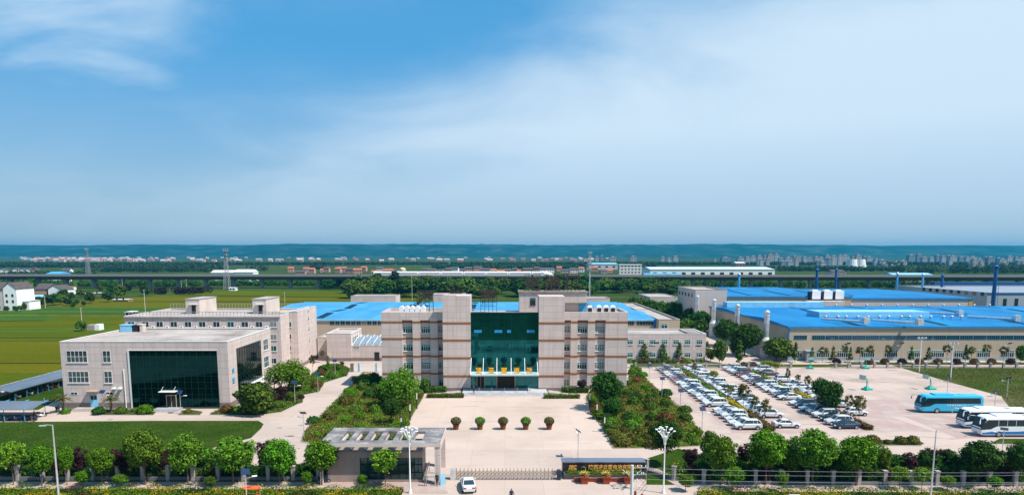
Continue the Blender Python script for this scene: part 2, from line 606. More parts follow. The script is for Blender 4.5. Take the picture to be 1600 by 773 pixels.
M['l_lawn'] = leaf('grass_blades', (0.030, 0.070, 0.008), (0.060, 0.115, 0.012), .35)
M['l_nursery'] = leaf('leaf_nursery_purple', (0.014, 0.008, 0.009), (0.030, 0.018, 0.018))
M['l_bright'] = leaf('leaf_fresh_green', (0.075, 0.17, 0.010), (0.15, 0.29, 0.018))
M['ground'] = ground_mat('farmland', [(0.3, (0.035, 0.068, 0.016)), (0.45, (0.055, 0.09, 0.018)), (0.55, (0.03, 0.058, 0.014)), (0.68, (0.10, 0.105, 0.04))], 0.006, 0.08, 0.3, stretch=(0.5, 1, 1))
M['wheat'] = ground_mat('wheat_field', [(0.3, (0.058, 0.084, 0.005)), (0.5, (0.076, 0.102, 0.006)), (0.7, (0.098, 0.112, 0.008))], 0.05, 0.9, 0.25, stretch=(0.12, 1, 1))
M['wheat2'] = ground_mat('ripening_field', [(0.3, (0.076, 0.088, 0.005)), (0.5, (0.100, 0.104, 0.006)), (0.7, (0.118, 0.112, 0.009))], 0.04, 0.8, 0.25, stretch=(0.12, 1, 1))
M['crop'] = ground_mat('fresh_crop_field', [(0.3, (0.035, 0.085, 0.015)), (0.6, (0.06, 0.13, 0.02))], 0.05, 0.7, 0.3, stretch=(0.2, 1, 1))
M['lawn'] = ground_mat('rough_lawn', [(0.3, (0.022, 0.052, 0.008)), (0.5, (0.036, 0.072, 0.009)), (0.7, (0.065, 0.088, 0.018))], 0.12, 2.0, 0.45)
M['lawn_dry'] = ground_mat('dry_lawn', [(0.3, (0.038, 0.062, 0.012)), (0.5, (0.06, 0.082, 0.018)), (0.7, (0.13, 0.12, 0.055))], 0.07, 1.6, 0.4)
M['garden_soil'] = ground_mat('garden_grass', [(0.3, (0.07, 0.11, 0.012)), (0.5, (0.13, 0.15, 0.02)), (0.7, (0.20, 0.16, 0.06))], 0.2, 1.8, 0.4)
M['soil'] = ground_mat('dark_soil', [(0.3, (0.02, 0.028, 0.008)), (0.7, (0.04, 0.045, 0.015))], 0.3, 2.0, 0.3)
M['brick_red'] = tiled('red_paving_brick', (0.40, 0.255, 0.22), 0.4, 0.2, (0.8,), 0.02, off=0.5, streak=False, dirt=0.2)


def red_paving():
    m, t, b = newmat('red_paving')
    v = coords(t)
    f = noise(t, v, 0.25, 6, 0.65)
    col = ramp(t, [(0.35, (0.40, 0.26, 0.23)), (0.5, (0.39, 0.29, 0.255)), (0.62, (0.43, 0.36, 0.32))], f).outputs[0]
    f2 = noise(t, v, 5.0, 3, 0.7)
    col = mixc(t, col, (0.1, 0.05, 0.04), mth(t, 'MULTIPLY', f2, 0.25))
    t.links.new(col, b.inputs['Base Color'])
    b.inputs['Roughness'].default_value = 0.9
    return m


M['paving'] = red_paving()


# ------------------------------------------------------------ foliage
def quad_mesh(name, P, Nn, S, mats, mi=None):
    """many leaf-sized faces: centres P, normals Nn, half sizes S"""
    n = len(P)
    rnd = np.random.RandomState(n)
    up = rnd.normal(size=(n, 3))
    a = np.cross(Nn, up)
    a /= np.linalg.norm(a, axis=1)[:, None] + 1e-9
    b = np.cross(Nn, a)
    a *= S[:, None]
    b *= (S * 0.75)[:, None]
    V = np.stack([P - a, P - b * 0.9, P + a, P + b * 0.9], axis=1).reshape(-1, 3)
    me = bpy.data.meshes.new(name)
    me.vertices.add(4 * n)
    me.vertices.foreach_set('co', V.ravel())
    me.loops.add(4 * n)
    me.loops.foreach_set('vertex_index', np.arange(4 * n, dtype=np.int32))
    me.polygons.add(n)
    me.polygons.foreach_set('loop_start', np.arange(0, 4 * n, 4, dtype=np.int32))
    for m in mats:
        me.materials.append(m)
    if mi is not None:
        me.polygons.foreach_set('material_index', mi.astype(np.int32))
    me.update()
    me.validate()
    return me


def clump_crown(name, mat, seed, rx, rz, cz, nblob=22, nleaf=3500, size=0.2, shape='round', loose=0.25, blob=0.42):
    rs = np.random.RandomState(seed)
    C, RR = [], []
    for i in range(nblob):
        th = 2.39996 * i + rs.uniform(-0.4, 0.4)
        u = 1 - 2 * (i + 0.5) / nblob
        u = u * 0.95 + 0.05
        k = math.sqrt(max(0, 1 - u * u))
        q = rs.uniform(0.45, 0.78)
        if shape == 'cone':
            k = (1 - u) / 2 * 1.1 + 0.12
        if shape == 'vase':
            k = 0.35 + 0.55 * max(0, (u + 1) / 2)
        if shape == 'flat':
            u = abs(u) * 0.8 + 0.1
            q = rs.uniform(0.3, 0.85)
        C.append((rx * q * k * math.cos(th), rx * q * k * math.sin(th), cz + rz * (0.72 if shape != 'cone' else 0.9) * u))
        RR.append(rx * blob * rs.uniform(0.55, 1.25) * (0.55 + 0.6 * (k if shape == 'cone' else 0.75)))
    if shape == 'round' and nblob > 20:
        for i in range(6):
            th = rs.uniform(0, 6.28)
            u = rs.uniform(-.5, .8)
            C.append((rx * .85 * math.cos(th), rx * .85 * math.sin(th), cz + rz * .75 * u))
            RR.append(rx * rs.uniform(.16, .28))
    nblob = len(C)
    C, RR = np.array(C), np.array(RR)
    idx = rs.choice(nblob, nleaf, p=(RR ** 2) / (RR ** 2).sum())
    d = rs.normal(size=(nleaf, 3))
    d[:, 2] += 0.25
    d /= np.linalg.norm(d, axis=1)[:, None]
    r = RR[idx] * (1 - loose * rs.rand(nleaf) ** 0.7) * (1 + 0.12 * rs.normal(size=nleaf))
    P = C[idx] + d * r[:, None] * np.array([1, 1, 0.8])
    nn = d + 0.55 * rs.normal(size=(nleaf, 3))
    nn[:, 2] += 0.3
    nn /= np.linalg.norm(nn, axis=1)[:, None]
    S = size * rs.uniform(0.6, 1.3, nleaf)
    return quad_mesh(name, P, nn, S, [mat])


def trunk_mesh(h, r, crown_r, seed):
    rs = random.Random(seed)
    mb = MB()
    mb.tube([(0, 0, 0), (rs.uniform(-.05, .05), rs.uniform(-.05, .05), h * 0.5), (0, 0, h), (rs.uniform(-.2, .2), rs.uniform(-.2, .2), h + crown_r)], r, r * 0.35, 7)
    for i in range(5):
        a = i * 1.25 + rs.uniform(-.3, .3)
        mb.tube([(0, 0, h * 0.85), (crown_r * .35 * math.cos(a), crown_r * .35 * math.sin(a), h + crown_r * .35),
                 (crown_r * .7 * math.cos(a), crown_r * .7 * math.sin(a), h + crown_r * .75)], r * .5, r * .12, 5)
    return mb


TREE = {}
SPEC = {   # crown radius, crown half height, crown centre, trunk height, trunk radius, leaf material, blobs, leaves, leaf size, shape, loose
    'street':  (2.7, 2.3, 4.7, 2.4, .13, 'l_green', 30, 6500, .17, 'round', .35),
    'streetb': (2.7, 2.5, 4.5, 2.2, .13, 'l_green', 26, 6500, .16, 'round', .45),
    'limetree': (2.5, 2.2, 4.8, 2.6, .10, 'l_lime', 22, 3200, .17, 'round', .5),
    'darktree': (2.6, 2.4, 4.6, 2.2, .12, 'l_dark', 28, 5200, .16, 'round', .45),
    'plum':    (1.6, 2.1, 2.9, .9, .08, 'l_purple', 20, 3000, .12, 'vase', .6),
    'broad':   (3.0, 1.9, 3.0, 1.2, .13, 'l_mid', 30, 5500, .15, 'round', .35),
    'column':  (1.0, 2.6, 3.2, .8, .06, 'l_mid', 18, 1500, .14, 'cone', .5),
    'sapling': (1.3, 1.2, 3.4, 2.2, .05, 'l_olive', 12, 800, .13, 'round', .7),
    'limesap': (1.4, .8, 2.8, 2.0, .05, 'l_yellowgreen', 12, 900, .13, 'flat', .6),
    'dense':   (2.8, 2.3, 3.4, 1.2, .15, 'l_dark', 30, 4500, .18, 'round', .25),
    'bush':    (2.6, 2.2, 2.6, .6, .12, 'l_mid', 24, 2600, .24, 'round', .3),
    'bushdark': (2.6, 2.2, 2.6, .6, .12, 'l_dark', 24, 2600, .24, 'round', .3),
    'far':     (3.0, 2.6, 3.6, 1.5, .15, 'l_dark', 18, 1100, .38, 'round', .3),
    'farmid':  (3.0, 2.6, 3.4, 1.5, .15, 'l_mid', 18, 1100, .38, 'round', .3),
    'poplar':  (1.6, 6.5, 7.5, 1.5, .2, 'l_farwood', 24, 1600, .36, 'round', .3),
}
M['l_yellowgreen'] = leaf('leaf_yellow_green', (0.20, 0.25, 0.015), (0.34, 0.38, 0.03))
HT = {k: v[2] + v[1] for k, v in SPEC.items()}


def build_tree(kind, variant):
    rx, rz, cz, th, tr, mat, nb, nl, sz, shp, loose = SPEC[kind]
    t = thing('tree', None, 'tree')
    sd = abs(hash(kind)) % 1000 if False else sum(map(ord, kind)) * 7 + variant * 31
    link('trunk', trunk_mesh(th, tr, rx * .8, sd).mesh('trunk', M['bark']), t)
    if kind in ('street', 'streetb', 'broad'):
        mat = ('l_green', 'l_bright', 'l_green')[variant % 3] if kind != 'streetb' else ('l_bright', 'l_green', 'l_mid')[variant % 3]
    link('crown', clump_crown('crown', M[mat], sd, rx, rz, cz, nb, nl, sz, shp, loose), t)
    return t


TNAME = {'plum': 'plum_tree', 'column': 'young_tree', 'sapling': 'sapling', 'limesap': 'sapling', 'poplar': 'poplar_tree', 'bush': 'bushy_tree', 'bushdark': 'bushy_tree'}


def tree(kind, x, y, h=None, r=None, nvar=3, label=None, group=None):
    v = random.randrange(nvar)
    rx = SPEC[kind][0]
    H0 = HT[kind]
    h = h or H0
    r = r or rx
    sxy = r / (rx * 1.02)
    sz = h / H0
    o = place(TREE, (kind, v), lambda: build_tree(kind, v), (x, y, 0), random.uniform(0, 6.28), label, (sxy * random.uniform(.9, 1.1), sxy * random.uniform(.9, 1.1), sz), group)
    o.name = TNAME.get(kind, 'tree')
    return o


def tree_px(kind, px, ytop, ybase, hw, **k):
    x, y = G(px, ybase)
    _, h = W(px, ytop, y)
    return tree(kind, x, y, h, hw * y / FPX, **k)


SHRUB = {}


def shrub(kind, x, y, r, h, label=None, cat='shrub', group=None, z=0.0):
    """dense rounded bush of unit size, scaled; kind is the leaf material"""
    v = random.randrange(3)

    def b():
        t = thing('shrub', None, cat)
        sd = sum(map(ord, kind)) + v * 17
        rs = np.random.RandomState(sd)
        n = 900
        d = rs.normal(size=(n, 3))
        d[:, 2] = np.abs(d[:, 2]) * 1.1 - 0.25
        d /= np.linalg.norm(d, axis=1)[:, None]
        bump = 1 + 0.10 * np.sin(d[:, 0] * 7 + sd) * np.cos(d[:, 1] * 6) + 0.06 * rs.normal(size=n)
        P = d * bump[:, None] * np.array([1, 1, .62]) * (1 - .22 * rs.rand(n))[:, None]
        P[:, 2] += 0.38
        nn = d + 0.5 * rs.normal(size=(n, 3))
        nn /= np.linalg.norm(nn, axis=1)[:, None]
        link('foliage', quad_mesh('foliage', P, nn, 0.11 * rs.uniform(.6, 1.3, n), [M[kind]]), t)
        mb = MB()
        mb.cyl(0, 0, 0, .4, .09, .06, 6)
        link('stem', mb.mesh('stem', M['bark']), t)
        return t
    o = place(SHRUB, (kind, v), b, (x, y, z), random.uniform(0, 6.28), label, (r, r, h), group)
    o['category'] = cat
    return o


def inside(poly, x, y):
    c = False
    n = len(poly)
    for i in range(n):
        x1, y1 = poly[i]
        x2, y2 = poly[(i + 1) % n]
        if (y1 > y) != (y2 > y) and x < (x2 - x1) * (y - y1) / (y2 - y1) + x1:
            c = not c
    return c


def scatter_cover(name, poly, mats, dens, hgt, size, seed, label, patch=0.22, z0=0.0, cat='ground cover', kind='stuff', clumpy=1.0):
    """low planting over an area, many leaf faces in uneven coloured drifts"""
    rs = np.random.RandomState(seed)
    xs = [p[0] for p in poly]
    ys = [p[1] for p in poly]
    area = (max(xs) - min(xs)) * (max(ys) - min(ys))
    n = int(area * dens)
    X = rs.uniform(min(xs), max(xs), n)
    Y = rs.uniform(min(ys), max(ys), n)
    keep = np.array([inside(poly, a, b) for a, b in zip(X, Y)])
    X, Y = X[keep], Y[keep]
    n = len(X)
    w1 = np.sin(X * patch * 3 + seed) * np.cos(Y * patch * 2.3 + seed * 2) + np.sin((X + Y) * patch * 1.7 + seed) * 0.8 + 0.12 * rs.normal(size=n)
    hh = hgt * (0.45 + 0.55 * (np.sin(X * 1.9 + seed) * np.cos(Y * 1.6) * .5 + .5) * clumpy) * np.sqrt(rs.rand(n))
    q = np.clip(((w1 + 1.6) / 3.2 * len(mats)).astype(int), 0, len(mats) - 1)
    P = np.stack([X, Y, z0 + hh + 0.03], axis=1)
    nn = rs.normal(size=(n, 3)) * 0.6
    nn[:, 2] += 0.8
    nn /= np.linalg.norm(nn, axis=1)[:, None]
    me = quad_mesh(name, P, nn, size * rs.uniform(.6, 1.4, n), [M[m] for m in mats], q)
    return tag(link(name, me), label, cat, None, kind)


def hedge(name, x0, y0, x1, y1, h, mats, label, seed=0, dens=60, size=0.12, cat='hedge', z0=0.0, group=None):
    """clipped box hedge: stems inside, leaf faces over its top and sides"""
    rs = np.random.RandomState(seed + 5)
    lx, ly = x1 - x0, y1 - y0
    at, af, as_ = lx * ly, lx * h, ly * h
    n = int((at + 2 * af + 2 * as_) * dens)
    p = np.array([at, af, af, as_, as_])
    k = rs.choice(5, n, p=p / p.sum())
    U, V = rs.rand(n), rs.rand(n)
    X = np.where(k < 3, x0 + U * lx, np.where(k == 3, x0, x1))
    Y = np.where(k == 0, y0 + V * ly, np.where(k == 1, y0, np.where(k == 2, y1, y0 + U * ly)))
    Z = np.where(k == 0, h, V * h)
    nrm = np.zeros((n, 3))
    nrm[k == 0, 2] = 1
    nrm[k == 1, 1] = -1
    nrm[k == 2, 1] = 1
    nrm[k == 3, 0] = -1
    nrm[k == 4, 0] = 1
    P = np.stack([X, Y, Z], axis=1) + rs.normal(size=(n, 3)) * 0.07 - nrm * rs.rand(n)[:, None] * .12
    wob = .06 * np.sin(P[:, 0] * 2.1 + P[:, 1] * 1.7)
    P[:, 2] = np.maximum(P[:, 2] + wob, .03)
    nn = nrm + rs.normal(size=(n, 3)) * .6
    nn[:, 2] += .2
    nn /= np.linalg.norm(nn, axis=1)[:, None]
    mi = rs.randint(0, len(mats), n)
    c = ((x0 + x1) / 2, (y0 + y1) / 2)
    P[:, 0] -= c[0]
    P[:, 1] -= c[1]
    t = thing(name, label, cat, (c[0], c[1], z0), group=group)
    link('foliage', quad_mesh('foliage', P, nn, size * rs.uniform(.6, 1.3, n), [M[m] for m in mats], mi), t)
    mb = MB()
    a, b = max(lx / 2 - .18, .05), max(ly / 2 - .18, .05)
    mb.box(-a, -b, 0, a, b, h - .16)
    link('stems', mb.mesh('stems', M['l_stem']), t)
    return t


M['l_stem'] = plain('twiggy_stems', (0.03, 0.035, 0.012), 0.9)


# ------------------------------------------------------------ ground, roads, fields
SHEETS = [0]


def sheet(name, pts, z, mat, px=True, kind='structure'):
    if name in ('field', 'path'):
        SHEETS[0] += 1
        z = 0.024 + 0.0042 * SHEETS[0]
    if px:
        pts = [G(*p) for p in pts]
    n = len(pts)
    a = sum(pts[i][0] * pts[(i + 1) % n][1] - pts[(i + 1) % n][0] * pts[i][1] for i in range(n))
    if a < 0:
        pts = pts[::-1]
    mb = MB()
    mb.add([(x, y, z) for x, y in pts], [tuple(range(n))])
    o = link(name, mb.mesh(name, M[mat]))
    o['kind'] = kind
    return o


def kerbed(name, pts, h, mat, kerb=0.18, px=True):
    """raised bed: kerb stones all round and planted soil inside"""
    if px:
        pts = [G(*p) for p in pts]
    n = len(pts)
    a = sum(pts[i][0] * pts[(i + 1) % n][1] - pts[(i + 1) % n][0] * pts[i][1] for i in range(n))
    if a < 0:
        pts = pts[::-1]
    mb = MB()
    mb.prism(pts, 0.006, h, 0)
    ins = []
    for i in range(n):
        p0, p1, p2 = Vector(pts[i - 1]), Vector(pts[i]), Vector(pts[(i + 1) % n])
        d1, d2 = (p1 - p0).normalized(), (p2 - p1).normalized()
        nn = (Vector((-d1.y, d1.x)) + Vector((-d2.y, d2.x)))
        nn = nn.normalized() * kerb
        ins.append((p1.x + nn.x, p1.y + nn.y))
    mb.add([(x, y, h + .005) for x, y in ins], [tuple(range(n))], 1)
    o = link(name, mb.mesh(name, [M['kerb'], M[mat]]))
    o['kind'] = 'structure'
    return [(x, y) for x, y in ins]


sheet('ground', [(-10500, -150), (10500, -150), (10500, 9800), (-10500, 9800)], 0.0, 'ground', False)
# the works' own paved ground
sheet('yard', [(-108, 79), (150, 79), (150, 292), (48, 305), (-95, 305), (-108, 214)], 0.02, 'road', False)
sheet('plaza', [(-21, 102.8), (26, 102.8), (26, 146), (-21, 146)], 0.028, 'concrete', False)
sheet('court', [(36, 106), (110, 106), (118, 180), (33, 178.5)], 0.026, 'court', False)
sheet('street', [(-200, 60), (200, 60), (200, 79), (-200, 79)], 0.012, 'road', False)

# farmland strips on the left, lying one beyond another
for nm, a, mt in [
    ('field', [(-700, 120), (-109, 120), (-109, 171), (-720, 171)], 'wheat'),
    ('field', [(-700, 171.5), (-109, 171.5), (-109, 214), (-95, 214), (-95, 236), (-700, 226)], 'wheat2'),
    ('field', [(-700, 227), (-95, 237), (-95, 262), (-700, 252)], 'wheat'),
    ('field', [(-700, 254), (-135, 264), (-165, 330), (-700, 345)], 'wheat'),
    ('field', [(-160, 272), (-95, 272), (-95, 306), (-60, 306), (-62, 372), (-190, 345)], 'wheat2'),
    ('field', [(-420, 300), (-205, 312), (-240, 348), (-440, 335)], 'crop'),
    ('field', [(-280, 352), (-120, 352), (-120, 392), (-300, 392)], 'crop'),
    ('field', [(-310, 396), (-60, 378), (-60, 470), (-250, 500)], 'wheat2'),
    ('field', [(-250, 504), (-60, 474), (-60, 560), (-240, 565)], 'wheat'),
    ('field', [(120, 360), (330, 360), (330, 480), (110, 480)], 'wheat2'),
]:
    sheet(nm, a, 0.03, mt, False)
# headlands and crop rows between them
for (xa, ya, xb, yb, w_, mt) in [(-600, 236, -97, 246, 2.5, 'soil'), (-420, 297, -210, 309, 3, 'soil'), (-600, 205, -230, 205, 5, 'crop'), (-500, 262, -140, 270, 6, 'crop'), (-600, 183, -109, 187, 1.2, 'soil'),
                                 (-600, 283, -170, 287, 9, 'wheat2'), (-330, 300, -240, 303, 7, 'lawn_dry'), (-600, 152, -109, 149, 4, 'lawn'), (-300, 372, -120, 372, 2, 'soil'), (-160, 300, -62, 300, 2, 'soil'), (-190, 346, -62, 373, 3, 'soil'), (-250, 436, -60, 425, 3, 'soil'), (-240, 500, -60, 470, 4, 'soil')]:
    sheet('field', [(xa, ya), (xb, yb), (xb, yb + w_), (xa, ya + w_)], 0.03, mt, False)
# earth tracks between the fields
for a in [[(-700, 345), (-165, 331), (-165, 336), (-700, 352)], [(-330, 392.5), (-120, 392.5), (-120, 396), (-330, 396)]]:
    sheet('path', a, 0.034, 'garden_soil', False)

# lawns and planted beds
sheet('lawn', [(0, 659), (240, 657), (404, 657), (412, 662), (408, 669), (392, 684), (330, 700), (330, 752), (-60, 752), (-60, 659)], 0.035, 'lawn')
sheet('lawn', [(1393, 570), (1620, 575), (1700, 590), (1700, 652), (1590, 652), (1567, 623), (1565, 619), (1481, 596)], 0.035, 'lawn_dry')
sheet('lawn', [(-10, 640), (60, 640), (100, 618), (140, 612), (130, 590), (60, 600), (-10, 622)], 0.033, 'lawn')
sheet('lawn', [(1010, 757), (1640, 757), (1640, 715), (1100, 712), (1060, 700), (1010, 716)], 0.035, 'lawn')
sheet('lawn', [(330, 752), (500, 752), (500, 728), (330, 728)], 0.035, 'lawn')
sheet('lawn', [(990, 571), (1090, 571), (1075, 556), (985, 556)], 0.037, 'lawn_dry')
sheet('lawn', [(1330, 566), (1700, 566), (1700, 569.5), (1330, 569.5)], 0.037, 'lawn_dry')
sheet('lawn', [(985, 573.5), (1330, 573.5), (1330, 569), (985, 569)], 0.041, 'lawn_dry')

garden_left = [(565, 584), (592, 584), (597, 600), (640, 611), (664, 616), (662, 622), (651, 640), (638, 664), (640, 690), (500, 697), (480, 692), (470, 690), (474, 676), (488, 660), (500, 650), (528, 622)]
garden_right = [(921, 611), (981, 596), (984, 574), (997, 574), (1010, 592), (1026, 607), (1044, 621), (1072, 645), (1097, 675), (1100, 697), (1040, 700), (958, 701), (940, 668), (923, 640), (914, 622)]
island = [(326, 648), (400, 649.5), (440, 644), (465, 632), (474, 629), (476, 617), (500, 612), (508, 598), (543, 587), (549, 576), (530, 568), (505, 570), (482, 588), (430, 612), (378, 634), (345, 638)]
gl = kerbed('garden_bed', garden_left, 0.12, 'garden_soil')
gr = kerbed('garden_bed', garden_right, 0.12, 'garden_soil')
il = kerbed('garden_bed', island, 0.12, 'lawn')
kerbed('garden_bed', [(277, 648.5), (313, 648.5), (318, 643), (300, 640), (284, 641)], 0.1, 'lawn_dry')
kerbed('garden_bed', [(143, 648.5), (240, 648.5), (246, 643), (236, 639), (162, 639), (146, 643)], 0.1, 'lawn_dry')
kerbed('garden_bed', [(88, 648.5), (114, 643), (118, 638.5), (104, 638.5), (92, 643)], 0.1, 'lawn_dry')
kerbed('garden_bed', [(1340, 696), (1440, 696.5), (1446, 693), (1436, 688), (1340, 686)], 0.1, 'lawn_dry')
kerbed('garden_bed', [(1546, 693), (1640, 696), (1640, 686), (1560, 685)], 0.1, 'lawn')
# pink brick footways by the road
sheet('pavement', [(-30, 757.5), (690, 757.5), (690, 752.5), (-30, 752.5)], 0.045, 'paving')
sheet('pavement', [(1012, 738), (1022, 738), (1060, 760), (1640, 768), (1640, 762), (1075, 755), (1030, 733), (1012, 728)], 0.047, 'paving')
sheet('pavement', [(512, 757), (694, 757), (700, 770), (505, 770)], 0.049, 'paving')
# red paved parking bays
for a in [[(38.6, 112.8), (45.4, 112.8), (45.4, 178), (38.6, 178)], [(46.0, 112.8), (51.6, 112.8), (51.6, 178), (46.0, 178)],
          [(56.6, 113.5), (62.3, 113.5), (62.3, 178), (56.6, 178)], [(63.2, 113.5), (73.5, 113.5), (69.2, 140), (69.2, 178), (63.2, 178)],
          [(71.5, 126), (96, 126), (96, 139), (71.5, 139)], [(74.5, 109.5), (98, 109.5), (98, 125.2), (74.5, 125.2)]]:
    sheet('parking_bays', a, 0.033, 'paving', False)

# ------------------------------------------------------------ hills and far country


def hills():
    nx, ny = 420, 40
    xs = np.linspace(-9800, 9800, nx)
    t = np.linspace(0, 1, ny)
    rs = np.random.RandomState(3)
    ph = rs.uniform(0, 6.28, 40)
    vs = []
    for j in range(ny):
        for i in range(nx):
            x = xs[i]
            y = 5200 + 4300 * t[j]
            gully = sum(math.sin(x * (0.0011 * (k + 1)) + ph[k] + t[j] * 2.5 * math.sin(ph[k + 9])) / (k + 1) for k in range(9))
            s_ = min(1, max(0, (t[j] - 0.06 + 0.03 * gully) / 0.55))
            s_ = s_ * s_ * (3 - 2 * s_)
            top = 138 + 2.5 * math.sin(x * .031 + 3 * math.sin(x * .004)) + 2.0 * math.sin(x * .083 + ph[3]) + 5.0 * sum(math.sin(x * (0.0007 * (k + 1)) + ph[k + 20]) / (k + 1) ** .7 for k in range(8)) - 8 * (x > 3000) * min(1, (x - 3000) / 3000)
            z = -1 + s_ * top + (14 * math.sin(x * .006 + y * .004 + 2 * math.sin(x * .0017)) + 8 * math.sin(x * .017 + y * .002 + ph[5])) * s_ * (1 - s_) * 3 + 2.2 * math.sin(x * .013 + ph[7]) * math.sin(x * .0051) * s_
            vs.append((x, y, z))
    fs = [(j * nx + i, j * nx + i + 1, (j + 1) * nx + i + 1, (j + 1) * nx + i) for j in range(ny - 1) for i in range(nx - 1)]
    mb = MB()
    mb.add(vs, fs)
    o = link('hills', mb.mesh('hills', M['hill']))
    o['kind'] = 'structure'
    for p in o.data.polygons:
        p.use_smooth = True


M['hill'] = ground_mat('hill_scrub', [(0.38, (0.010, 0.040, 0.020)), (0.52, (0.022, 0.062, 0.03)), (0.68, (0.07, 0.10, 0.07))], 0.0045, 0.02, 0.5, stretch=(1, .6, 3))
hills()


def window_mat(name, wall, win, bw, bh, frac):
    """far facade: storeys and bays of windows in the wall material"""
    m, t, b = newmat(name)
    v, obj, _ = wallvec(t)
    br = t.nodes.new('ShaderNodeTexBrick')
    t.links.new(v, br.inputs['Vector'])
    br.offset = 0
    br.inputs['Scale'].default_value = 1
    br.inputs['Brick Width'].default_value = bw
    br.inputs['Row Height'].default_value = bh
    br.inputs['Mortar Size'].default_value = frac
    br.inputs['Color1'].default_value = (*win, 1)
    br.inputs['Color2'].default_value = (*[x * .6 for x in win], 1)
    br.inputs['Mortar'].default_value = (*wall, 1)
    t.links.new(br.outputs['Color'], b.inputs['Base Color'])
    b.inputs['Roughness'].default_value = 0.7
    return m


M['tower_a'] = window_mat('tower_facade_pale', (0.40, 0.41, 0.43), (0.12, 0.15, 0.18), 9, 3.2, 1.0)
M['tower_b'] = window_mat('tower_facade_hazed', (0.20, 0.25, 0.31), (0.08, 0.11, 0.15), 7, 3.2, .9)  # blue-grey of distant haze put into the facade colour
M['tower_c'] = window_mat('tower_facade_pink', (0.38, 0.35, 0.34), (0.12, 0.13, 0.15), 8, 3.2, 1.0)
M['block_w'] = window_mat('office_facade_white', (0.62, 0.60, 0.56), (0.06, 0.07, 0.08), 4.0, 3.6, 1.0)

towers = []


def tower(px, w, ytop, D, mat):
    x, z = W(px, ytop, D)
    ww = w * D / FPX
    t = thing('tower_block', None, 'tower block', (x, D, 0), group='hazy tower blocks of the far city')
    mb = MB()
    mb.box(-ww / 2, 0, 0, ww / 2, ww * .8, z - 4)
    part('wall', mb, M[mat], t)
    mb = MB()
    mb.box(-ww / 2 - .5, -.5, z - 4, ww / 2 + .5, ww * .8 + .5, z - 3)
    mb.box(-ww * .2, ww * .2, z - 3, ww * .2, ww * .5, z)
    part('roof', mb, M['kerb'], t)
    towers.append(t)


rt = random.Random(11)
for px, w, yt in [(933, 6, 399), (941, 6, 398), (958, 10, 400), (990, 10, 399), (1036, 6, 400), (1046, 7, 402), (1056, 9, 399), (900, 8, 404), (848, 8, 404), (1135, 15, 401), (1118, 5, 404)]:
    tower(px, w * .9, yt, rt.uniform(1950, 2200), rt.choice(['tower_a', 'tower_b', 'tower_c']))
x = 1158
while x < 1600:
    w = rt.uniform(6, 10.5)
    yt = 400.3 - 1.5 * math.sin(x / 23.) + rt.uniform(-2.2, 2.2)
    if 1368 < x < 1420:
        yt += 5
    if 1425 < x < 1445:
        yt -= 4
    if 1200 < x < 1330 and rt.random() < .4:
        yt -= 2
    tower(x, w, yt, rt.uniform(1850, 2300), rt.choice(['tower_a', 'tower_a', 'tower_b', 'tower_c']))
    if rt.random() < .45:
        tower(x + 3, w * .9, yt + rt.uniform(3, 6), rt.uniform(1700, 1830), rt.choice(['tower_a', 'tower_b', 'tower_c']))
    x += w + rt.uniform(-.5, 3.2)
rank(towers, 'hazy high-rise tower in the far city, # of the towers')
for k, px in enumerate((1331, 1344)):
    D = 1640
    x, zt = W(px, 406.5, D)
    mb = MB()
    mb.lathe([(14, 0), (11, 18), (9, zt * .8), (10, zt)], n=16)
    solo('cooling_tower', mb, M['frame'], ['left', 'right'][k] + ' of two waisted cooling towers in front of the far city', 'cooling tower', (x, D, 0))

# distant villages under the hills: small houses
HS = {}


def house_proto(w, d, h, wall, roof, chim=False):
    t = thing('village_house', None, 'house')
    mb = MB()
    mb.box(-w / 2, 0, 0, w / 2, d, h)
    mb.add([(-w / 2, 0, h), (-w / 2, d, h), (-w / 2, d / 2, h + d * .28), (w / 2, 0, h), (w / 2, d, h), (w / 2, d / 2, h + d * .28)], [(0, 2, 1), (3, 4, 5)])
    part('wall', mb, M[wall], t)
    mb = MB()
    e = .5
    k = .28
    for s in (-1, 1):
        y0 = -e if s < 0 else d + e
        z0 = h - e * 2 * k * .5 + .05
        mb.add([(-w / 2 - e, y0, z0), (w / 2 + e, y0, z0), (w / 2 + e, d / 2, h + d * k + .2), (-w / 2 - e, d / 2, h + d * k + .2),
                (-w / 2 - e, y0, z0 - .2), (w / 2 + e, y0, z0 - .2), (w / 2 + e, d / 2, h + d * k), (-w / 2 - e, d / 2, h + d * k)],
               [(0, 1, 2, 3), (7, 6, 5, 4), (0, 4, 5, 1), (1, 5, 6, 2), (3, 7, 4, 0)])
    part('roof', mb, M[roof], t)
    for i in range(max(2, int(w / 3.5))):
        for zf in ([1.0] if h < 5 else [1.0, 4.2]):
            mb = MB()
            xx = -w / 2 + (i + .5) * w / max(2, int(w / 3.5))
            mb.box(xx - .6, -.06, zf, xx + .6, .05, zf + 1.5)
            part('window', mb, M['dark'], t)
    return t


def house(px, py, w, d, h, wall, roof, rz=0.0, bag=None):
    x, y = G(px, py)
    key = (w, d, h, wall, roof)
    o = place(HS, key, lambda: house_proto(*key), (x, y, 0), rz)
    if bag is not None:
        bag.append(o)
    return o


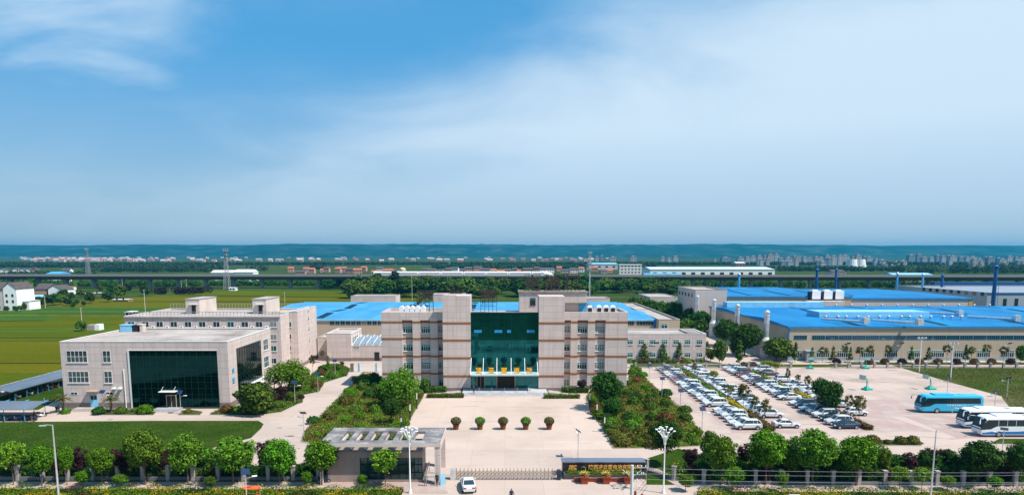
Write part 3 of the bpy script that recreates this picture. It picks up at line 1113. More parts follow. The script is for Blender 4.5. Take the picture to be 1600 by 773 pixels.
rh = random.Random(5)
vill = []
for i in range(170):
    px = rh.choice([rh.uniform(30, 170), rh.uniform(170, 520), rh.uniform(520, 960)])
    house(px, 397 + rh.uniform(6.3, 12.5), rh.choice([16, 24]), 14, rh.choice([6, 8]), rh.choice(['render_wall', 'brick_wall', 'kerb']), rh.choice(['kerb', 'red_roof', 'render_wall']), 0, vill)
for o in vill:
    o['group'] = 'tiny hazy houses under the hills'
rank(vill, 'tiny hazy house at the foot of the blue hills, # of them')
vill = []
for i in range(44):
    px = 455 + i * 11.6 + rh.uniform(-4, 4)
    if 640 < px < 655 or 915 < px < 918:
        continue
    house(px, 423.5 + rh.uniform(0, 5.5), rh.choice([9, 12, 15]), 9, rh.choice([3.4, 6.4]), rh.choice(['brick_wall', 'white', 'render_wall', 'brick_wall']), rh.choice(['dark_roof', 'dark_roof', 'red_roof']), rh.uniform(-.2, .2), vill)
for o in vill:
    o['group'] = 'village houses beyond the viaduct'
rank(vill, 'village house just beyond the middle of the viaduct, # of the village')
vill = []
for px, py, w in [(12, 429, 9), (32, 428, 9), (43, 428.5, 9), (52, 428.5, 9), (61, 428.5, 9), (103, 428.5, 12)]:
    house(px, py, w, 9, 6.4, 'white' if px != 61 else 'brick_wall', 'dark_roof', 1.57 if w == 9 else 0, vill)
rank(vill, 'gabled house behind the left end of the viaduct, # of the row')


M['pale_roof'] = plain('pale_grey_blue_roof', (0.50, 0.57, 0.60), .6)


def longshed(px0, px1, ytop, ybase, D, wall, roof, label, depth=30, cat='warehouse', name='warehouse'):
    x0, z = W(px0, ytop, D)
    x1, _ = W(px1, ytop, D)
    t = thing(name, label, cat, ((x0 + x1) / 2, D, 0))
    hw = (x1 - x0) / 2
    mb = MB()
    mb.box(-hw, 0, 0, hw, depth, z * .8)
    part('wall', mb, M[wall], t)
    mb = MB()
    mb.prism([(-hw - .5, -.6), (hw + .5, -.6), (hw + .5, depth + .6), (-hw - .5, depth + .6)], z * .8, z * .8 + .3)
    mb.add([(-hw, 0, z * .8 + .3), (hw, 0, z * .8 + .3), (hw, depth, z * .8 + .3), (-hw, depth, z * .8 + .3), (-hw, depth / 2, z), (hw, depth / 2, z)], [(0, 1, 5, 4), (2, 3, 4, 5), (1, 2, 5), (3, 0, 4)])
    part('roof', mb, M[roof], t)
    n = max(3, int(hw * 2 / 12))
    for i in range(n):
        mb = MB()
        xx = -hw + (i + .5) * 2 * hw / n
        mb.box(xx - 2.5, -.07, z * .3, xx + 2.5, .05, z * .55)
        part('window', mb, M['dark'], t)
    return t


longshed(1016, 1211, 417.5, 430, 860, 'white', 'pale_roof', 'long white shed with pale roof beyond the viaduct, right of centre', 60)
longshed(1008, 1068, 427, 431, 700, 'white', 'mid_blue_steel', 'low blue-roofed shed directly behind the viaduct deck', 22)
longshed(1395, 1458, 426.5, 431, 740, 'render_wall', 'pale_blue', 'small pale blue shed beyond the viaduct between blue stacks', 20)
longshed(71, 92, 424.5, 430, 720, 'white', 'mid_blue_steel', 'small blue-roofed shed beyond the viaduct, far left', 20)
longshed(329, 365, 422, 430, 735, 'white', 'frame', 'long low white hall beyond the viaduct by the lattice mast', 16)
longshed(366, 395, 421, 430, 735, 'white', 'white', 'white two-storey hall right of the lattice mast, beyond the viaduct', 16)
longshed(1150, 1165, 409, 416, 1500, 'brick_wall', 'frame', 'pink block far behind the long white shed', 30)
longshed(920, 965, 410.5, 418, 1350, 'render_wall', 'pale_blue', 'long pale factory far behind the village, by the tall mast', 40)
longshed(1300, 1322, 421.5, 427, 850, 'render_wall', 'dark_roof', 'low grey barn beyond the viaduct on the right', 20)
t = thing('office_block', 'white slab office block with window grid behind the village', 'office', (0, 0, 0))
x0, z = W(968, 414, 800)
x1, _ = W(1003, 414, 800)
t.location = ((x0 + x1) / 2, 800, 0)
hw = (x1 - x0) / 2
mb = MB()
mb.box(-hw, 0, 0, hw, 14, z)
part('wall', mb, M['block_w'], t)
mb = MB()
mb.box(-hw - .4, -.4, z, hw + .4, 14.4, z + .7)
part('cornice', mb, M['white'], t)
# dome-topped water tower in the village
x, z = W(629, 418, 700)
t = thing('water_tower', 'cream water tower with a round tank in the village', 'water tower', (x, 700, 0))
mb = MB()
mb.lathe([(1.6, 0), (1.2, z - 5)], n=12)
part('shaft', mb, M['white'], t)
mb = MB()
mb.lathe([(1.2, z - 5), (3.2, z - 3.2), (3.2, z - 1.2), (1.5, z), (.2, z + .3)], n=14)
part('tank', mb, plain('cream_tank', (0.6, 0.5, 0.3)), t)


# far woods (beyond counting) as belts of foliage
def belt(px0, px1, ybase, ytop, dens, seed, label, mat='l_farwood', ragged=.5, size=None):
    rs = np.random.RandomState(seed)
    D = G(800, ybase)[1]
    xa, xb = W(px0, ybase, D)[0], W(px1, ybase, D)[0]
    zt = W(800, ytop, D)[1]
    L = xb - xa
    depth = max(12, D * .05)
    s = size or D / FPX * 1.1
    nb = int(L / (zt * .55)) + 2
    bx = rs.uniform(xa, xb, nb * 3)
    by = rs.uniform(0, depth, nb * 3)
    bh = zt * (1 - ragged * rs.rand(nb * 3) ** 1.5)
    n = int(dens * len(bx))
    k = rs.randint(0, len(bx), n)
    d = rs.normal(size=(n, 3))
    d /= np.linalg.norm(d, axis=1)[:, None]
    rr = zt * .38
    P = np.stack([bx[k] + d[:, 0] * rr, D + by[k] + d[:, 1] * rr, bh[k] * .52 + d[:, 2] * bh[k] * .5], axis=1)
    P[:, 2] = np.maximum(P[:, 2], .3)
    nn = d + .4 * rs.normal(size=(n, 3))
    nn /= np.linalg.norm(nn, axis=1)[:, None]
    return tag(link('wood', quad_mesh('wood', P, nn, s * rs.uniform(.7, 1.3, n), [M[mat]])), label, 'wood', None, 'stuff')


belt(-30, 1640, 414, 409.2, 60, 1, 'far-off blue-green belt of woodland across the plain')
belt(-30, 330, 418, 410.5, 60, 2, 'dark belt of far trees on the left side of the plain')
belt(120, 340, 425, 412.5, 80, 3, 'tall dark poplar wood behind the left part of the viaduct')
belt(390, 400, 424, 411, 60, 4, 'short dark tree group beyond the viaduct by the white halls')
belt(480, 500, 421, 412, 60, 5, 'small dark wood patch beyond the village, left end')
belt(672, 930, 420, 411.5, 60, 6, 'row of dark far trees behind the red-roofed village')
belt(900, 1030, 417, 409, 60, 7, 'dark far wood right of the tall mast')
belt(1205, 1425, 424, 415, 70, 8, 'scrubby far wood beyond the viaduct on the right')
belt(1420, 1640, 427, 412.5, 80, 9, 'long dark wood beyond the right end of the viaduct')
belt(1150, 1330, 414, 409, 50, 10, 'low far wood before the tower blocks')
belt(-30, 120, 430, 424, 60, 12, 'low dark trees behind the left end of the viaduct')
belt(-30, 290, 448, 437.5, 80, 13, 'shrubby green belt under the left part of the viaduct', 'l_dark')
belt(300, 530, 447, 436.5, 90, 14, 'green belt of bushes under the viaduct left of the train', 'l_dark')
belt(830, 1080, 448, 438, 60, 15, 'green scrub under the viaduct behind the main building', 'l_dark')
belt(1090, 1560, 450, 437.5, 80, 16, 'green scrub under the right part of the viaduct', 'l_dark')
belt(225, 312, 460, 449.5, 60, 17, 'plot of purple-leaved nursery trees in the fields', 'l_nursery', .15)
belt(168, 180, 456, 446, 60, 18, 'small plot of purple nursery trees left of the larger one', 'l_nursery', .15)

# ------------------------------------------------------------ viaduct and train
DL = 615.0
VY = lambda x: DL - (x + 450) * 0.028
t = thing('railway_viaduct', 'long grey concrete railway viaduct crossing the plain on piers', 'viaduct', (0, VY(0), 0), rz=math.atan(-0.028))
zt = W(300, 430.5, VY(-280))[1]
mb = MB()
x0, x1 = -700, 700
mb.add([(x0, -5.6, zt), (x1, -5.6, zt), (x1, 5.6, zt), (x0, 5.6, zt), (x0, -5.6, zt - 1.0), (x1, -5.6, zt - 1.0), (x1, 5.6, zt - 1), (x0, 5.6, zt - 1),
        (x0, -2.8, zt - 3.6), (x1, -2.8, zt - 3.6), (x1, 2.8, zt - 3.6), (x0, 2.8, zt - 3.6)],
       [(0, 1, 2, 3), (0, 4, 5, 1), (4, 8, 9, 5), (8, 11, 10, 9), (11, 7, 6, 10), (7, 3, 2, 6)])
part('deck', mb, M['via'], t)
mb = MB()
mb.box(x0, -5.8, zt - .5, x1, -5.6, zt + .9)
mb.box(x0, 5.6, zt - .9, x1, 5.8, zt + 1.1)
part('parapet', mb, M['fence_pale'] if 'fence_pale' in M else M.setdefault('fence_pale', plain('parapet_concrete', (.26, .24, .23), .9)), t)
pm = MB()
pm.add([(-1.6, -2.6, zt - 3.6), (1.6, -2.6, zt - 3.6), (1.6, 2.6, zt - 3.6), (-1.6, 2.6, zt - 3.6), (-1.1, -1.6, 0), (1.1, -1.6, 0), (1.1, 1.6, 0), (-1.1, 1.6, 0),
        (-1.1, -1.6, zt - 6.4), (1.1, -1.6, zt - 6.4), (1.1, 1.6, zt - 6.4), (-1.1, 1.6, zt - 6.4)],
       [(8, 9, 1, 0), (9, 10, 2, 1), (10, 11, 3, 2), (11, 8, 0, 3), (4, 5, 9, 8), (5, 6, 10, 9), (6, 7, 11, 10), (7, 4, 8, 11)])
pmesh = pm.mesh('pier', M['pier'])
for i in range(-22, 24):
    link('pier', pmesh, t, (i * 25.3 + 12, 0, 0))
# white high-speed train
TRX1 = W(866, 428, VY(40))[0]
t = thing('bullet_train', 'white high-speed train with dark window band running on the viaduct', 'train', (TRX1, VY(TRX1) - 2.2, zt + .1), rz=math.atan(-0.028))


def coach(nose=False):
    mb = MB()
    L = 19.6
    prof = [(-1.6, .1), (-1.65, 1.0), (-1.62, 2.2), (-1.35, 3.3), (-.8, 3.8), (.8, 3.8), (1.35, 3.3), (1.62, 2.2), (1.65, 1.0), (1.6, .1)]
    st = [(0, 1, 1), (L - .3, 1, 1)] if not nose else [(0, 1, 1), (L - 8.5, 1, 1), (L - 5, .96, .86), (L - 2, .75, .55), (L - .3, .35, .25)]
    n = len(prof)
    vs = [(x, y * a, .1 + (z - .1) * b) for x, a, b in st for y, z in prof]
    fs = [(i * n + j, (i + 1) * n + j, (i + 1) * n + (j + 1) % n, i * n + (j + 1) % n) for i in range(len(st) - 1) for j in range(n)]
    fs += [tuple(range(n)), tuple(reversed(range((len(st) - 1) * n, len(st) * n)))]
    mb.add(vs, fs)
    wb = MB()
    for s in (-1, 1):
        wb.box(.8, s * 1.66, 1.75, (L - 9 if nose else L - 1.1), s * 1.6, 2.55)
    return mb, wb


for i in range(8):
    mb, wb = coach(i == 0)
    c = part('coach' if i else 'driving_coach', mb, M['train_white'] if 'train_white' in M else M.setdefault('train_white', plain('train_white', (0.82, 0.82, 0.82), 0.3, var=.03)), t, (-(i + 1) * 19.8, 0, 0))
    part('window_band', wb, M['dark'], c)

# lattice masts and poles
for px, yt, yb, lab in [(135, 390, 432, 'tall lattice mast far beyond the left end of the viaduct'), (352, 392, 452, 'lattice mast with platform standing in front of the viaduct')]:
    D = G(px, yb + (3 if px == 135 else 0))[1]
    x, z = W(px, yt, D)
    t = thing('lattice_mast', lab, 'mast', (x, D, 0))
    mb = MB()
    w0, w1 = 2.3, .6
    for sx in (-1, 1):
        for sy in (-1, 1):
            mb.tube([(sx * w0, sy * w0, 0), (sx * w1, sy * w1, z)], .22, .16, 5)
    nseg = 12
    for k in range(nseg):
        a, b = k / nseg, (k + 1) / nseg
        wa, wb_ = w0 + (w1 - w0) * a, w0 + (w1 - w0) * b
        for s in (-1, 1):
            mb.tube([(-wa, s * wa, z * a), (wb_, s * wb_, z * b)], .11, n=4)
            mb.tube([(wa, s * wa, z * a), (-wb_, s * wb_, z * b)], .11, n=4)
            mb.tube([(s * wa, -wa, z * a), (s * wb_, wb_, z * b)], .11, n=4)
    part('lattice', mb, M['grey_metal'], t)
    mb = MB()
    for zz_ in (z - .5, z - 3.5, z - 6.5):
        mb.cyl(0, 0, zz_, zz_ + .35, 2.0 if zz_ > z - 5 else 1.4, n=12)
    for a in range(6):
        mb.box(1.9 * math.cos(a) - .25, 1.9 * math.sin(a) - .25, z - .2, 1.9 * math.cos(a) + .25, 1.9 * math.sin(a) + .25, z + 2)
    part('antenna_platform', mb, M['grey_metal'], t)
D = 470
x, z = W(922, 394, D)
t = thing('mobile_mast', 'tall slim pole mast with antenna rings behind the right wing', 'mast', (x, D, 0))
mb = MB()
mb.cyl(0, 0, 0, z, .55, .3, 10)
part('pole', mb, M['light_metal'], t)
for zz_ in (z - 1, z - 4, z - 8, z - 12):
    mb = MB()
    mb.cyl(0, 0, zz_, zz_ + .3, 1.3, n=10)
    for a in range(6):
        mb.box(1.2 * math.cos(a) - .2, 1.2 * math.sin(a) - .2, zz_, 1.2 * math.cos(a) + .2, 1.2 * math.sin(a) + .2, zz_ + 1.6)
    part('antenna_ring', mb, M['grey_metal'], t)
far_poles = []
for px, yt, yb in [(445, 456, 473), (644, 430, 470), (192, 436, 456), (284, 438, 458), (292, 436, 457), (128, 480, 505), (1318, 433, 446), (71, 462, 481), (228, 452, 500)]:
    x, y = G(px, yb)
    _, z = W(px, yt, y)
    t = thing('utility_pole', None, 'pole', (x, y, 0), group='thin poles in the fields')
    mb = MB()
    mb.cyl(0, 0, 0, z, .16, .1, 8)
    part('pole', mb, M['render_wall'], t)
    mb = MB()
    mb.box(-.9, -.06, z - .5, .9, .06, z - .35)
    part('crossarm', mb, M['grey_metal'], t)
    far_poles.append(t)
rank(far_poles, 'thin pole standing in the fields behind the works, # of these')

# ------------------------------------------------------------ windows
WIN = {}


def win_meshes(w, h, cols, rows, mat='pane', fr='frame', sill=True):
    key = (round(w, 2), round(h, 2), cols, rows, mat, fr)
    if key not in WIN:
        mb = MB()
        th, d0, d1 = .075, -.05, .04
        mb.box(-w / 2, d0, 0, w / 2, d1, th)
        mb.box(-w / 2, d0, h - th, w / 2, d1, h)
        mb.box(-w / 2, d0, th, -w / 2 + th, d1, h - th)
        mb.box(w / 2 - th, d0, th, w / 2, d1, h - th)
        iw, ih = w - 2 * th, h - 2 * th
        for i in range(1, cols):
            x = -w / 2 + th + iw * i / cols
            mb.box(x - .035, d0 + .004, th, x + .035, d1, h - th)
        if rows > 1:
            for j in range(1, rows):
                z = th + ih * j / rows if rows == 2 and h > 2.2 else h * .68
                for i in range(cols):
                    xa = -w / 2 + th + iw * i / cols + .036
                    xb = -w / 2 + th + iw * (i + 1) / cols - .036
                    mb.box(xa, d0 + .008, z - .035, xb, d1, z + .035)
        if sill:
            mb.box(-w / 2 - .1, -.14, -.09, w / 2 + .1, d1, -.002)
        gm = MB()
        if rows == 2 and h < 2.2:
            gm.box(-w / 2 + th, -.015, th, w / 2 - th, .03, h * .68)
            gm.box(-w / 2 + th, -.015, h * .68, w / 2 - th, .03, h - th, 1)
        else:
            gm.box(-w / 2 + th, -.015, th, w / 2 - th, .03, h - th)
        WIN[key] = (mb.mesh('window', M[fr]), gm.mesh('glass', [M[mat], M['pane_upper']]))
    return WIN[key]


def window(parent, x, y, z, w, h, cols=2, rows=1, face='S', mat='pane', fr='frame', sill=True):
    if mat == 'pane' and cols < 5 and random.random() < .22:
        mat = 'pane_blind'
    elif mat == 'pane' and cols < 5 and random.random() < .2:
        mat = 'pane_teal'
    a, b = win_meshes(w, h, cols, rows, mat, fr, sill)
    rz = {'S': 0, 'E': math.pi / 2, 'W': -math.pi / 2}[face]
    o = link('window', a, parent, (x, y, z), rz)
    link('glass', b, o)
    return o


def ac_unit(parent, x, y, z, face='S'):
    if 'ac' not in WIN:
        mb = MB()
        mb.box(-.42, -.34, 0, .42, -.02, .6)
        mb.cyl(.1, 0, 0, .001, .001)
        mb.tube([(.08, -.34, .3), (.08, -.36, .3)], .22, n=12, m=1)
        WIN['ac'] = mb.mesh('ac_unit', [M['white'], M['dark']])
    return link('ac_unit', WIN['ac'], parent, (x, y, z), {'S': 0, 'E': math.pi / 2, 'W': -math.pi / 2}[face])


def flat_building(name, label, cat, x0, x1, y0, y1, h, wall='tile', par=.55, plinth=None, roofz=.5, wallt=.3, roofm='roof_flat'):
    t = thing(name, label, cat, ((x0 + x1) / 2, y0, 0))
    a, d = (x1 - x0) / 2, y1 - y0
    mb = MB()
    mb.box(-a, 0, 0, a, d, h - roofz)
    mb.box(-a, 0, h - roofz, a, wallt, h)
    mb.box(-a, d - wallt, h - roofz, a, d, h)
    mb.box(-a, wallt, h - roofz, -a + wallt, d - wallt, h)
    mb.box(a - wallt, wallt, h - roofz, a, d - wallt, h)
    part('wall', mb, M[wall], t)
    mb = MB()
    mb.box(-a + wallt, wallt, h - roofz - .1, a - wallt, d - wallt, h - roofz + .012)
    part('roof', mb, M[roofm], t)
    mb = MB()
    e = .06
    mb.box(-a - e, -e, h, a + e, wallt + e, h + .08)
    mb.box(-a - e, d - wallt - e, h, a + e, d + e, h + .08)
    mb.box(-a - e, wallt + e, h, -a + wallt + e, d - wallt - e, h + .08)
    mb.box(a - wallt - e, wallt + e, h, a + e, d - wallt - e, h + .08)
    part('coping', mb, M['frame'] if wall == 'tile' else M['kerb'], t)
    if plinth:
        mb = MB()
        mb.box(-a - .03, -.03, 0, a + .03, d + .03, plinth)
        part('plinth', mb, M['plinth'], t)
    return t, a, d


def text_mesh(s, size, ext, mat, name='letter', bold=.0, shear=0.0):
    c = bpy.data.curves.new(name, 'FONT')
    c.body = s
    c.size = size
    c.extrude = ext
    c.offset = bold
    c.shear = shear
    c.align_x = 'CENTER'
    c.resolution_u = 3
    o = bpy.data.objects.new(name, c)
    COL.objects.link(o)
    bpy.context.view_layer.update()
    me = bpy.data.meshes.new_from_object(o.evaluated_get(bpy.context.evaluated_depsgraph_get()))
    bpy.data.objects.remove(o)
    me.transform(Matrix.Rotation(R(90), 4, 'X'))
    me.materials.clear()
    me.materials.append(mat)
    me.name = name
    return me


# ------------------------------------------------------------ main building
YM = 148.3     # tower front plane
YW = 150.6     # wing front plane
YG = 149.4     # glass plane
hw_w = W(594, 487.5, YW)[1]
hw_l = W(714, 462, YM)[1]
hg = W(790, 489.5, YG)[1]
main = thing('main_office_building', 'four-storey pale tiled office building with brown bands and central teal glass front', 'office building', (0, YM, 0))
OY = -YM
wall = MB()
BANDS = {}


def gb(key):
    return BANDS.setdefault(key, MB())


plin = MB()
bz = [(W(594, y, YW)[1]) for y in (504.5, 530.5, 558, 585)]
bz1 = [(W(594, y, YW)[1]) for y in (501.5, 527.5, 555, 582)]


def wing(x0, x1, bays):
    d = 12.0
    y0 = YW + OY
    rec = .8
    # back body behind the recesses, and the piers that stand in front of it
    wall.box(x0, y0 + rec, 0, x1, y0 + d, hw_w - .6)
    cur = x0
    for a, b in bays + [(x1, x1)]:
        if a > cur:
            wall.box(cur, y0, 0, a, y0 + rec, hw_w - 1.75)
            for zb, zt_ in zip(bz, bz1):
                gb((x0, zb)).box(cur - .03, y0 - .05, zb, a + .03, y0 + rec, zt_)
            plin.box(cur - .02, y0 - .04, 0, a + .02, y0 + .5, .9)
        cur = b
    wall.box(x0, y0, hw_w - 1.75, x1, y0 + rec, hw_w)          # head beam over the bays
    wall.box(x0, y0 + d - .3, hw_w - .6, x1, y0 + d, hw_w)
    wall.box(x0, y0 + rec, hw_w - .6, x0 + .3, y0 + d - .3, hw_w)
    wall.box(x1 - .3, y0 + rec, hw_w - .6, x1, y0 + d - .3, hw_w)
    for a, b in bays:
        for zb, zt_ in zip(bz, bz1):
            gb((x0, zb)).box(a + .03, y0 + rec - .04, zb, b - .03, y0 + rec + .1, zt_)
        for k, (yt_, yb_) in enumerate([(509.5, 520), (537.5, 548), (565.5, 576), (592.5, 603)]):
            z0, z1 = W(594, yb_, YW + rec)[1], W(594, yt_, YW + rec)[1]
            w_ = b - a - .12
            window(main, (a + b) / 2, y0 + rec - .05, z0, w_, z1 - z0, 4 if w_ > 1.8 else 2, 2, 'S', 'pane', 'frame')


bl = [(-22.8, -20.5), (-18.8, -16.6), (-14.9, -13.62)]
brr = [(13.02, 14.6), (16.1, 18.4), (20.0, 22.3)]
wing(-27.45, -13.6, bl)
wing(13.0, 27.25, brr)
# roofs of wings
rf = MB()
rf.box(-27.15, YW + OY + .8, hw_w - .7, -13.6, YW + OY + 11.7, hw_w - .59)
rf.box(13.0, YW + OY + .8, hw_w - .7, 26.95, YW + OY + 11.7, hw_w - .59)
rf.box(-13.6, YW + OY + .8, hw_w - .75, 13.0, YW + OY + 11.7, hw_w - .61)
# towers
for x0, x1, h in ((-13.6, -7.55, hw_l), (7.4, 13.0, W(860, 463, YM)[1])):
    wall.box(x0, 0, 0, x1, 6.5, h)
    for py0, py1 in ((506.2, 503), (533, 529.8), (560.7, 557.4), (589, 585.6)):
        gb((x0, py0)).box(x0 - .04, -.05, W(0, py0, YM)[1], x1 + .04, .5, W(0, py1, YM)[1])
    plin.box(x0 - .03, -.05, 0, x1 + .03, .5, .8)
wall.box(-13.6, 0, hw_l, -10.6, .35, hw_l + .2)
wall.box(-7.55, YW + OY, 0, 7.4, YW + OY + 12, hw_w - .62)
# stair penthouse on the roof
PY = 158.5
xp0, zp = W(811.5, 457.5, PY)
xp1, _ = W(917.5, 457.5, PY)
wall.box(xp0, PY + OY, hw_w - .6, 7.3, PY + OY + 7, zp)
wall.box(7.3, PY + OY, hw_w - .6, xp1, PY + OY + 7, zp)
part('wall', wall, M['tile'], main)
for q_ in BANDS.values():
    part('band', q_, M['band'], main)
part('plinth', plin, M['plinth'], main)
part('roof', rf, M['roof_flat'], main)
mb = MB()
mb.box(xp0 - .25, PY + OY - .25, zp, xp1 + .25, PY + OY + 7.2, zp + .3)
mb.box(13.2, PY + OY - 1.2, W(0, 473, PY)[1], xp1, PY + OY - .02, W(0, 473, PY)[1] + .15)
part('coping', mb, plain('weathered_coping', (0.22, 0.19, 0.15), .9, var=.3), main)
window(main, W(832.5, 470, PY)[0], PY + OY - .01, W(0, 476, PY)[1], 1.25, 1.6, 2, 2, fr='dark')
mb = MB()
mb.box(0, -.04, 0, 1.9, .05, 2.1)
part('roof_door', mb, M['mid_blue_steel'], main, (W(904, 480, PY)[0], PY + OY, hw_w - .5))
# central glass front
gy = YG + OY
mb = MB()
mb.box(-7.54, gy, 4.1, 7.39, gy + .3, hg)
part('curtain_wall', mb, M['glass'], main)
mb = MB()
mb.box(-7.54, gy, .5, -6.3, gy + .3, 4.1)
mb.box(-4.45, gy, .5, -1.9, gy + .3, 4.1)
mb.box(2.35, gy, .5, 7.39, gy + .3, 4.1)
mb.box(-6.3, gy, 3.3, -4.45, gy + .3, 4.1)
mb.box(-1.9, gy, 3.3, 2.35, gy + .3, 4.1)
part('lower_glazing', mb, M['pane_teal'], main)
mb = MB()
nx, nz = 10, 12
for i in range(nx + 1):
    x = -7.5 + 14.85 * i / nx
    mb.box(x - .03, gy - .035, .5, x + .03, gy + .05, hg)
for j in range(1, nz + 1):
    z = 4.2 + (hg - 4.2) * j / nz
    mb.box(-7.5, gy - .03, z - .025, 7.35, gy + .05, z + .025)
part('mullions', mb, M['mullion'], main)
mb = MB()
mb.box(-7.55, gy - .1, hg, 7.4, YW + OY + .2, hg + .18)
part('glass_coping', mb, M['mullion'], main)
for xa, ww in ((-5.95, 1.7), (-1.45, 1.7), (.9, .85), (5.7, 1.7)):
    mb = MB()
    z0 = W(0, 519.5, YG)[1]
    mb.box(xa - ww / 2, gy - .05, z0, xa + ww / 2, gy + .02, z0 + .62)
    part('open_vent', mb, M['vent_blue'] if 'vent_blue' in M else M.setdefault('vent_blue', plain('bright_blue_pane', (0.02, 0.24, 0.50), .2)), main)
# doors
d = MB()
d.box(-6.3, gy - .05, .5, -6.12, gy + .2, 3.3)
d.box(-4.63, gy - .05, .5, -4.45, gy + .2, 3.3)
d.box(-6.12, gy - .05, 3.12, -4.63, gy + .2, 3.3)
d.box(-5.44, gy - .04, .5, -5.32, gy + .2, 3.12)
f = part('door_frame', d, M['timber'], main)
d = MB()
d.box(-6.12, gy + .1, .5, -4.63, gy + .25, 3.12)
part('door', d, M['dark'], f)
d = MB()
d.box(-1.9, gy - .12, .5, -1.68, gy + .2, 3.6)
d.box(2.13, gy - .12, .5, 2.35, gy + .2, 3.6)
d.box(-1.68, gy - .12, 3.25, 2.13, gy + .2, 3.6)
f = part('door_frame', d, M['timber'], main)
d = MB()
d.box(-1.68, gy + .1, .5, 2.13, gy + .25, 3.25)
part('door', d, plain('dark_entrance', (.035, .025, .018)), f)
# canopy hung on raking rods
cz = 4.25
cy0 = 145.2 + OY
mb = MB()
mb.box(-7.5, cy0, cz - .12, 7.35, gy - .04, cz)
mb.box(-7.5, cy0 - .06, cz - .22, 7.35, cy0, cz + .1)
can = part('canopy', mb, plain('frosted_canopy', (0.48, 0.58, 0.58), .3), main)
for px in (736.5, 755.5, 776.5, 798.5, 819.5, 839):
    x = W(px, 575, YG)[0]
    mb = MB()
    mb.tube([(x, gy - .05, W(0, 559, YG)[1]), (x, cy0 + .1, cz + .05)], .06, n=8)
    part('tie_rod', mb, M['white'], can)
for ch, px in zip('凌云蓄电池', (748, 767.7, 787.5, 807.2, 827)):
    x = W(px, 580, 147)[0]
    mb = MB()
    mb.box(-.60, .12, 0, .60, .2, .09)
    mb.box(-.60, .12, 1.19, .60, .2, 1.28)
    mb.box(-.03, .12, .09, .03, .2, 1.19)
    st = part('sign_frame', mb, M['orange'], main, (x, 146.6 + OY, cz + .02))
    link('letter', text_mesh(ch, 1.28, .06, M['letter_deep'] if 'letter_deep' in M else M.setdefault('letter_deep', plain('letter_orange', (.85, .38, .01), .4)), bold=.045), st, (0, .06, .16))
# steps and rails
mb = MB()
for k in range(4):
    mb.box(-9.5 + k * .1, -5.2 + k * .42, .03, 9.4 - k * .1, gy - .02 if k == 3 else -5.2 + (k + 1) * .42, .14 * (k + 1) - .02)
part('steps', mb, plain('grey_granite', (0.42, 0.42, 0.43), .6), main)
for s, x0, x1 in ((-1, -14, -9.6), (1, 9.5, 13.9)):
    mb = MB()
    if s < 0:
        mb.add([(x0, -3.6, .03), (x1, -3.6, .03), (x1, -1.2, .03), (x0, -1.2, .03), (x1, -3.6, .54), (x1, -1.2, .54)], [(0, 4, 5, 3), (0, 1, 4), (3, 5, 2), (1, 2, 5, 4)])
    else:
        mb.add([(x1, -3.6, .03), (x0, -3.6, .03), (x0, -1.2, .03), (x1, -1.2, .03), (x0, -3.6, .54), (x0, -1.2, .54)], [(3, 5, 4, 0), (4, 1, 0), (2, 5, 3), (4, 5, 2, 1)])
    part('ramp', mb, M['kerb'], main)
for i in range(5):
    mb = MB()
    x = -5.6 + i * 2.75
    mb.tube([(x, -3.9, .5), (x, -3.9, 1.3), (x, -1.9, 1.3), (x, -1.9, .5)], .045, n=6)
    part('handrail', mb, M['grey_metal'], main)

# rooftop characters on rusty frames
roofsigns = []
for ch, px, ytop, D, zb in [('凌', 663.5, 453.5, 157.2, None), ('云', 712.5, 453, 160.2, None), ('蓄', 763.5, 453, 157.2, None),
                            ('电', 832, 429, 160.5, zp + .3), ('池', 863, 428.5, 160.5, zp + .3), ('厂', 894, 428, 160.5, zp + .3)]:
    x, z = W(px, ytop, D)
    base = hw_w - .6 if zb is None else zb
    size = 3.7
    t = thing('rooftop_letter', f'rusty steel character frame {ch} on the ' + ('roof behind the glass front and left wing' if zb is None else 'roof of the stair penthouse'), 'sign', (x, D, base), group='rusty rooftop characters')
    hh = z - base
    me = text_mesh(ch, size * 1.04, .14, M['rust'], bold=.10)
    link('letter', me, t, (0, 0, hh - size + .35))
    mb = MB()
    for k in range(5):
        xx = -size / 2 + k * size / 4
        mb.tube([(xx, .35, 0), (xx, .35, hh)], .055, n=5)
        mb.tube([(xx, .35, hh * .9), (xx, 1.6, 0)], .04, n=4)
    for k in range(5):
        zz_ = hh - size + k * size / 4.05
        mb.tube([(-size / 2, .35, zz_), (size / 2, .35, zz_)], .045, n=5)
    for k in range(4):
        zz_ = hh - size + k * size / 4.05
        mb.tube([(-size / 2 + k * size / 4, .35, zz_), (-size / 2 + (k + 1) * size / 4, .35, zz_ + size / 4)], .04, n=4)
    part('frame', mb, M['rust'], t)
    roofsigns.append(t)

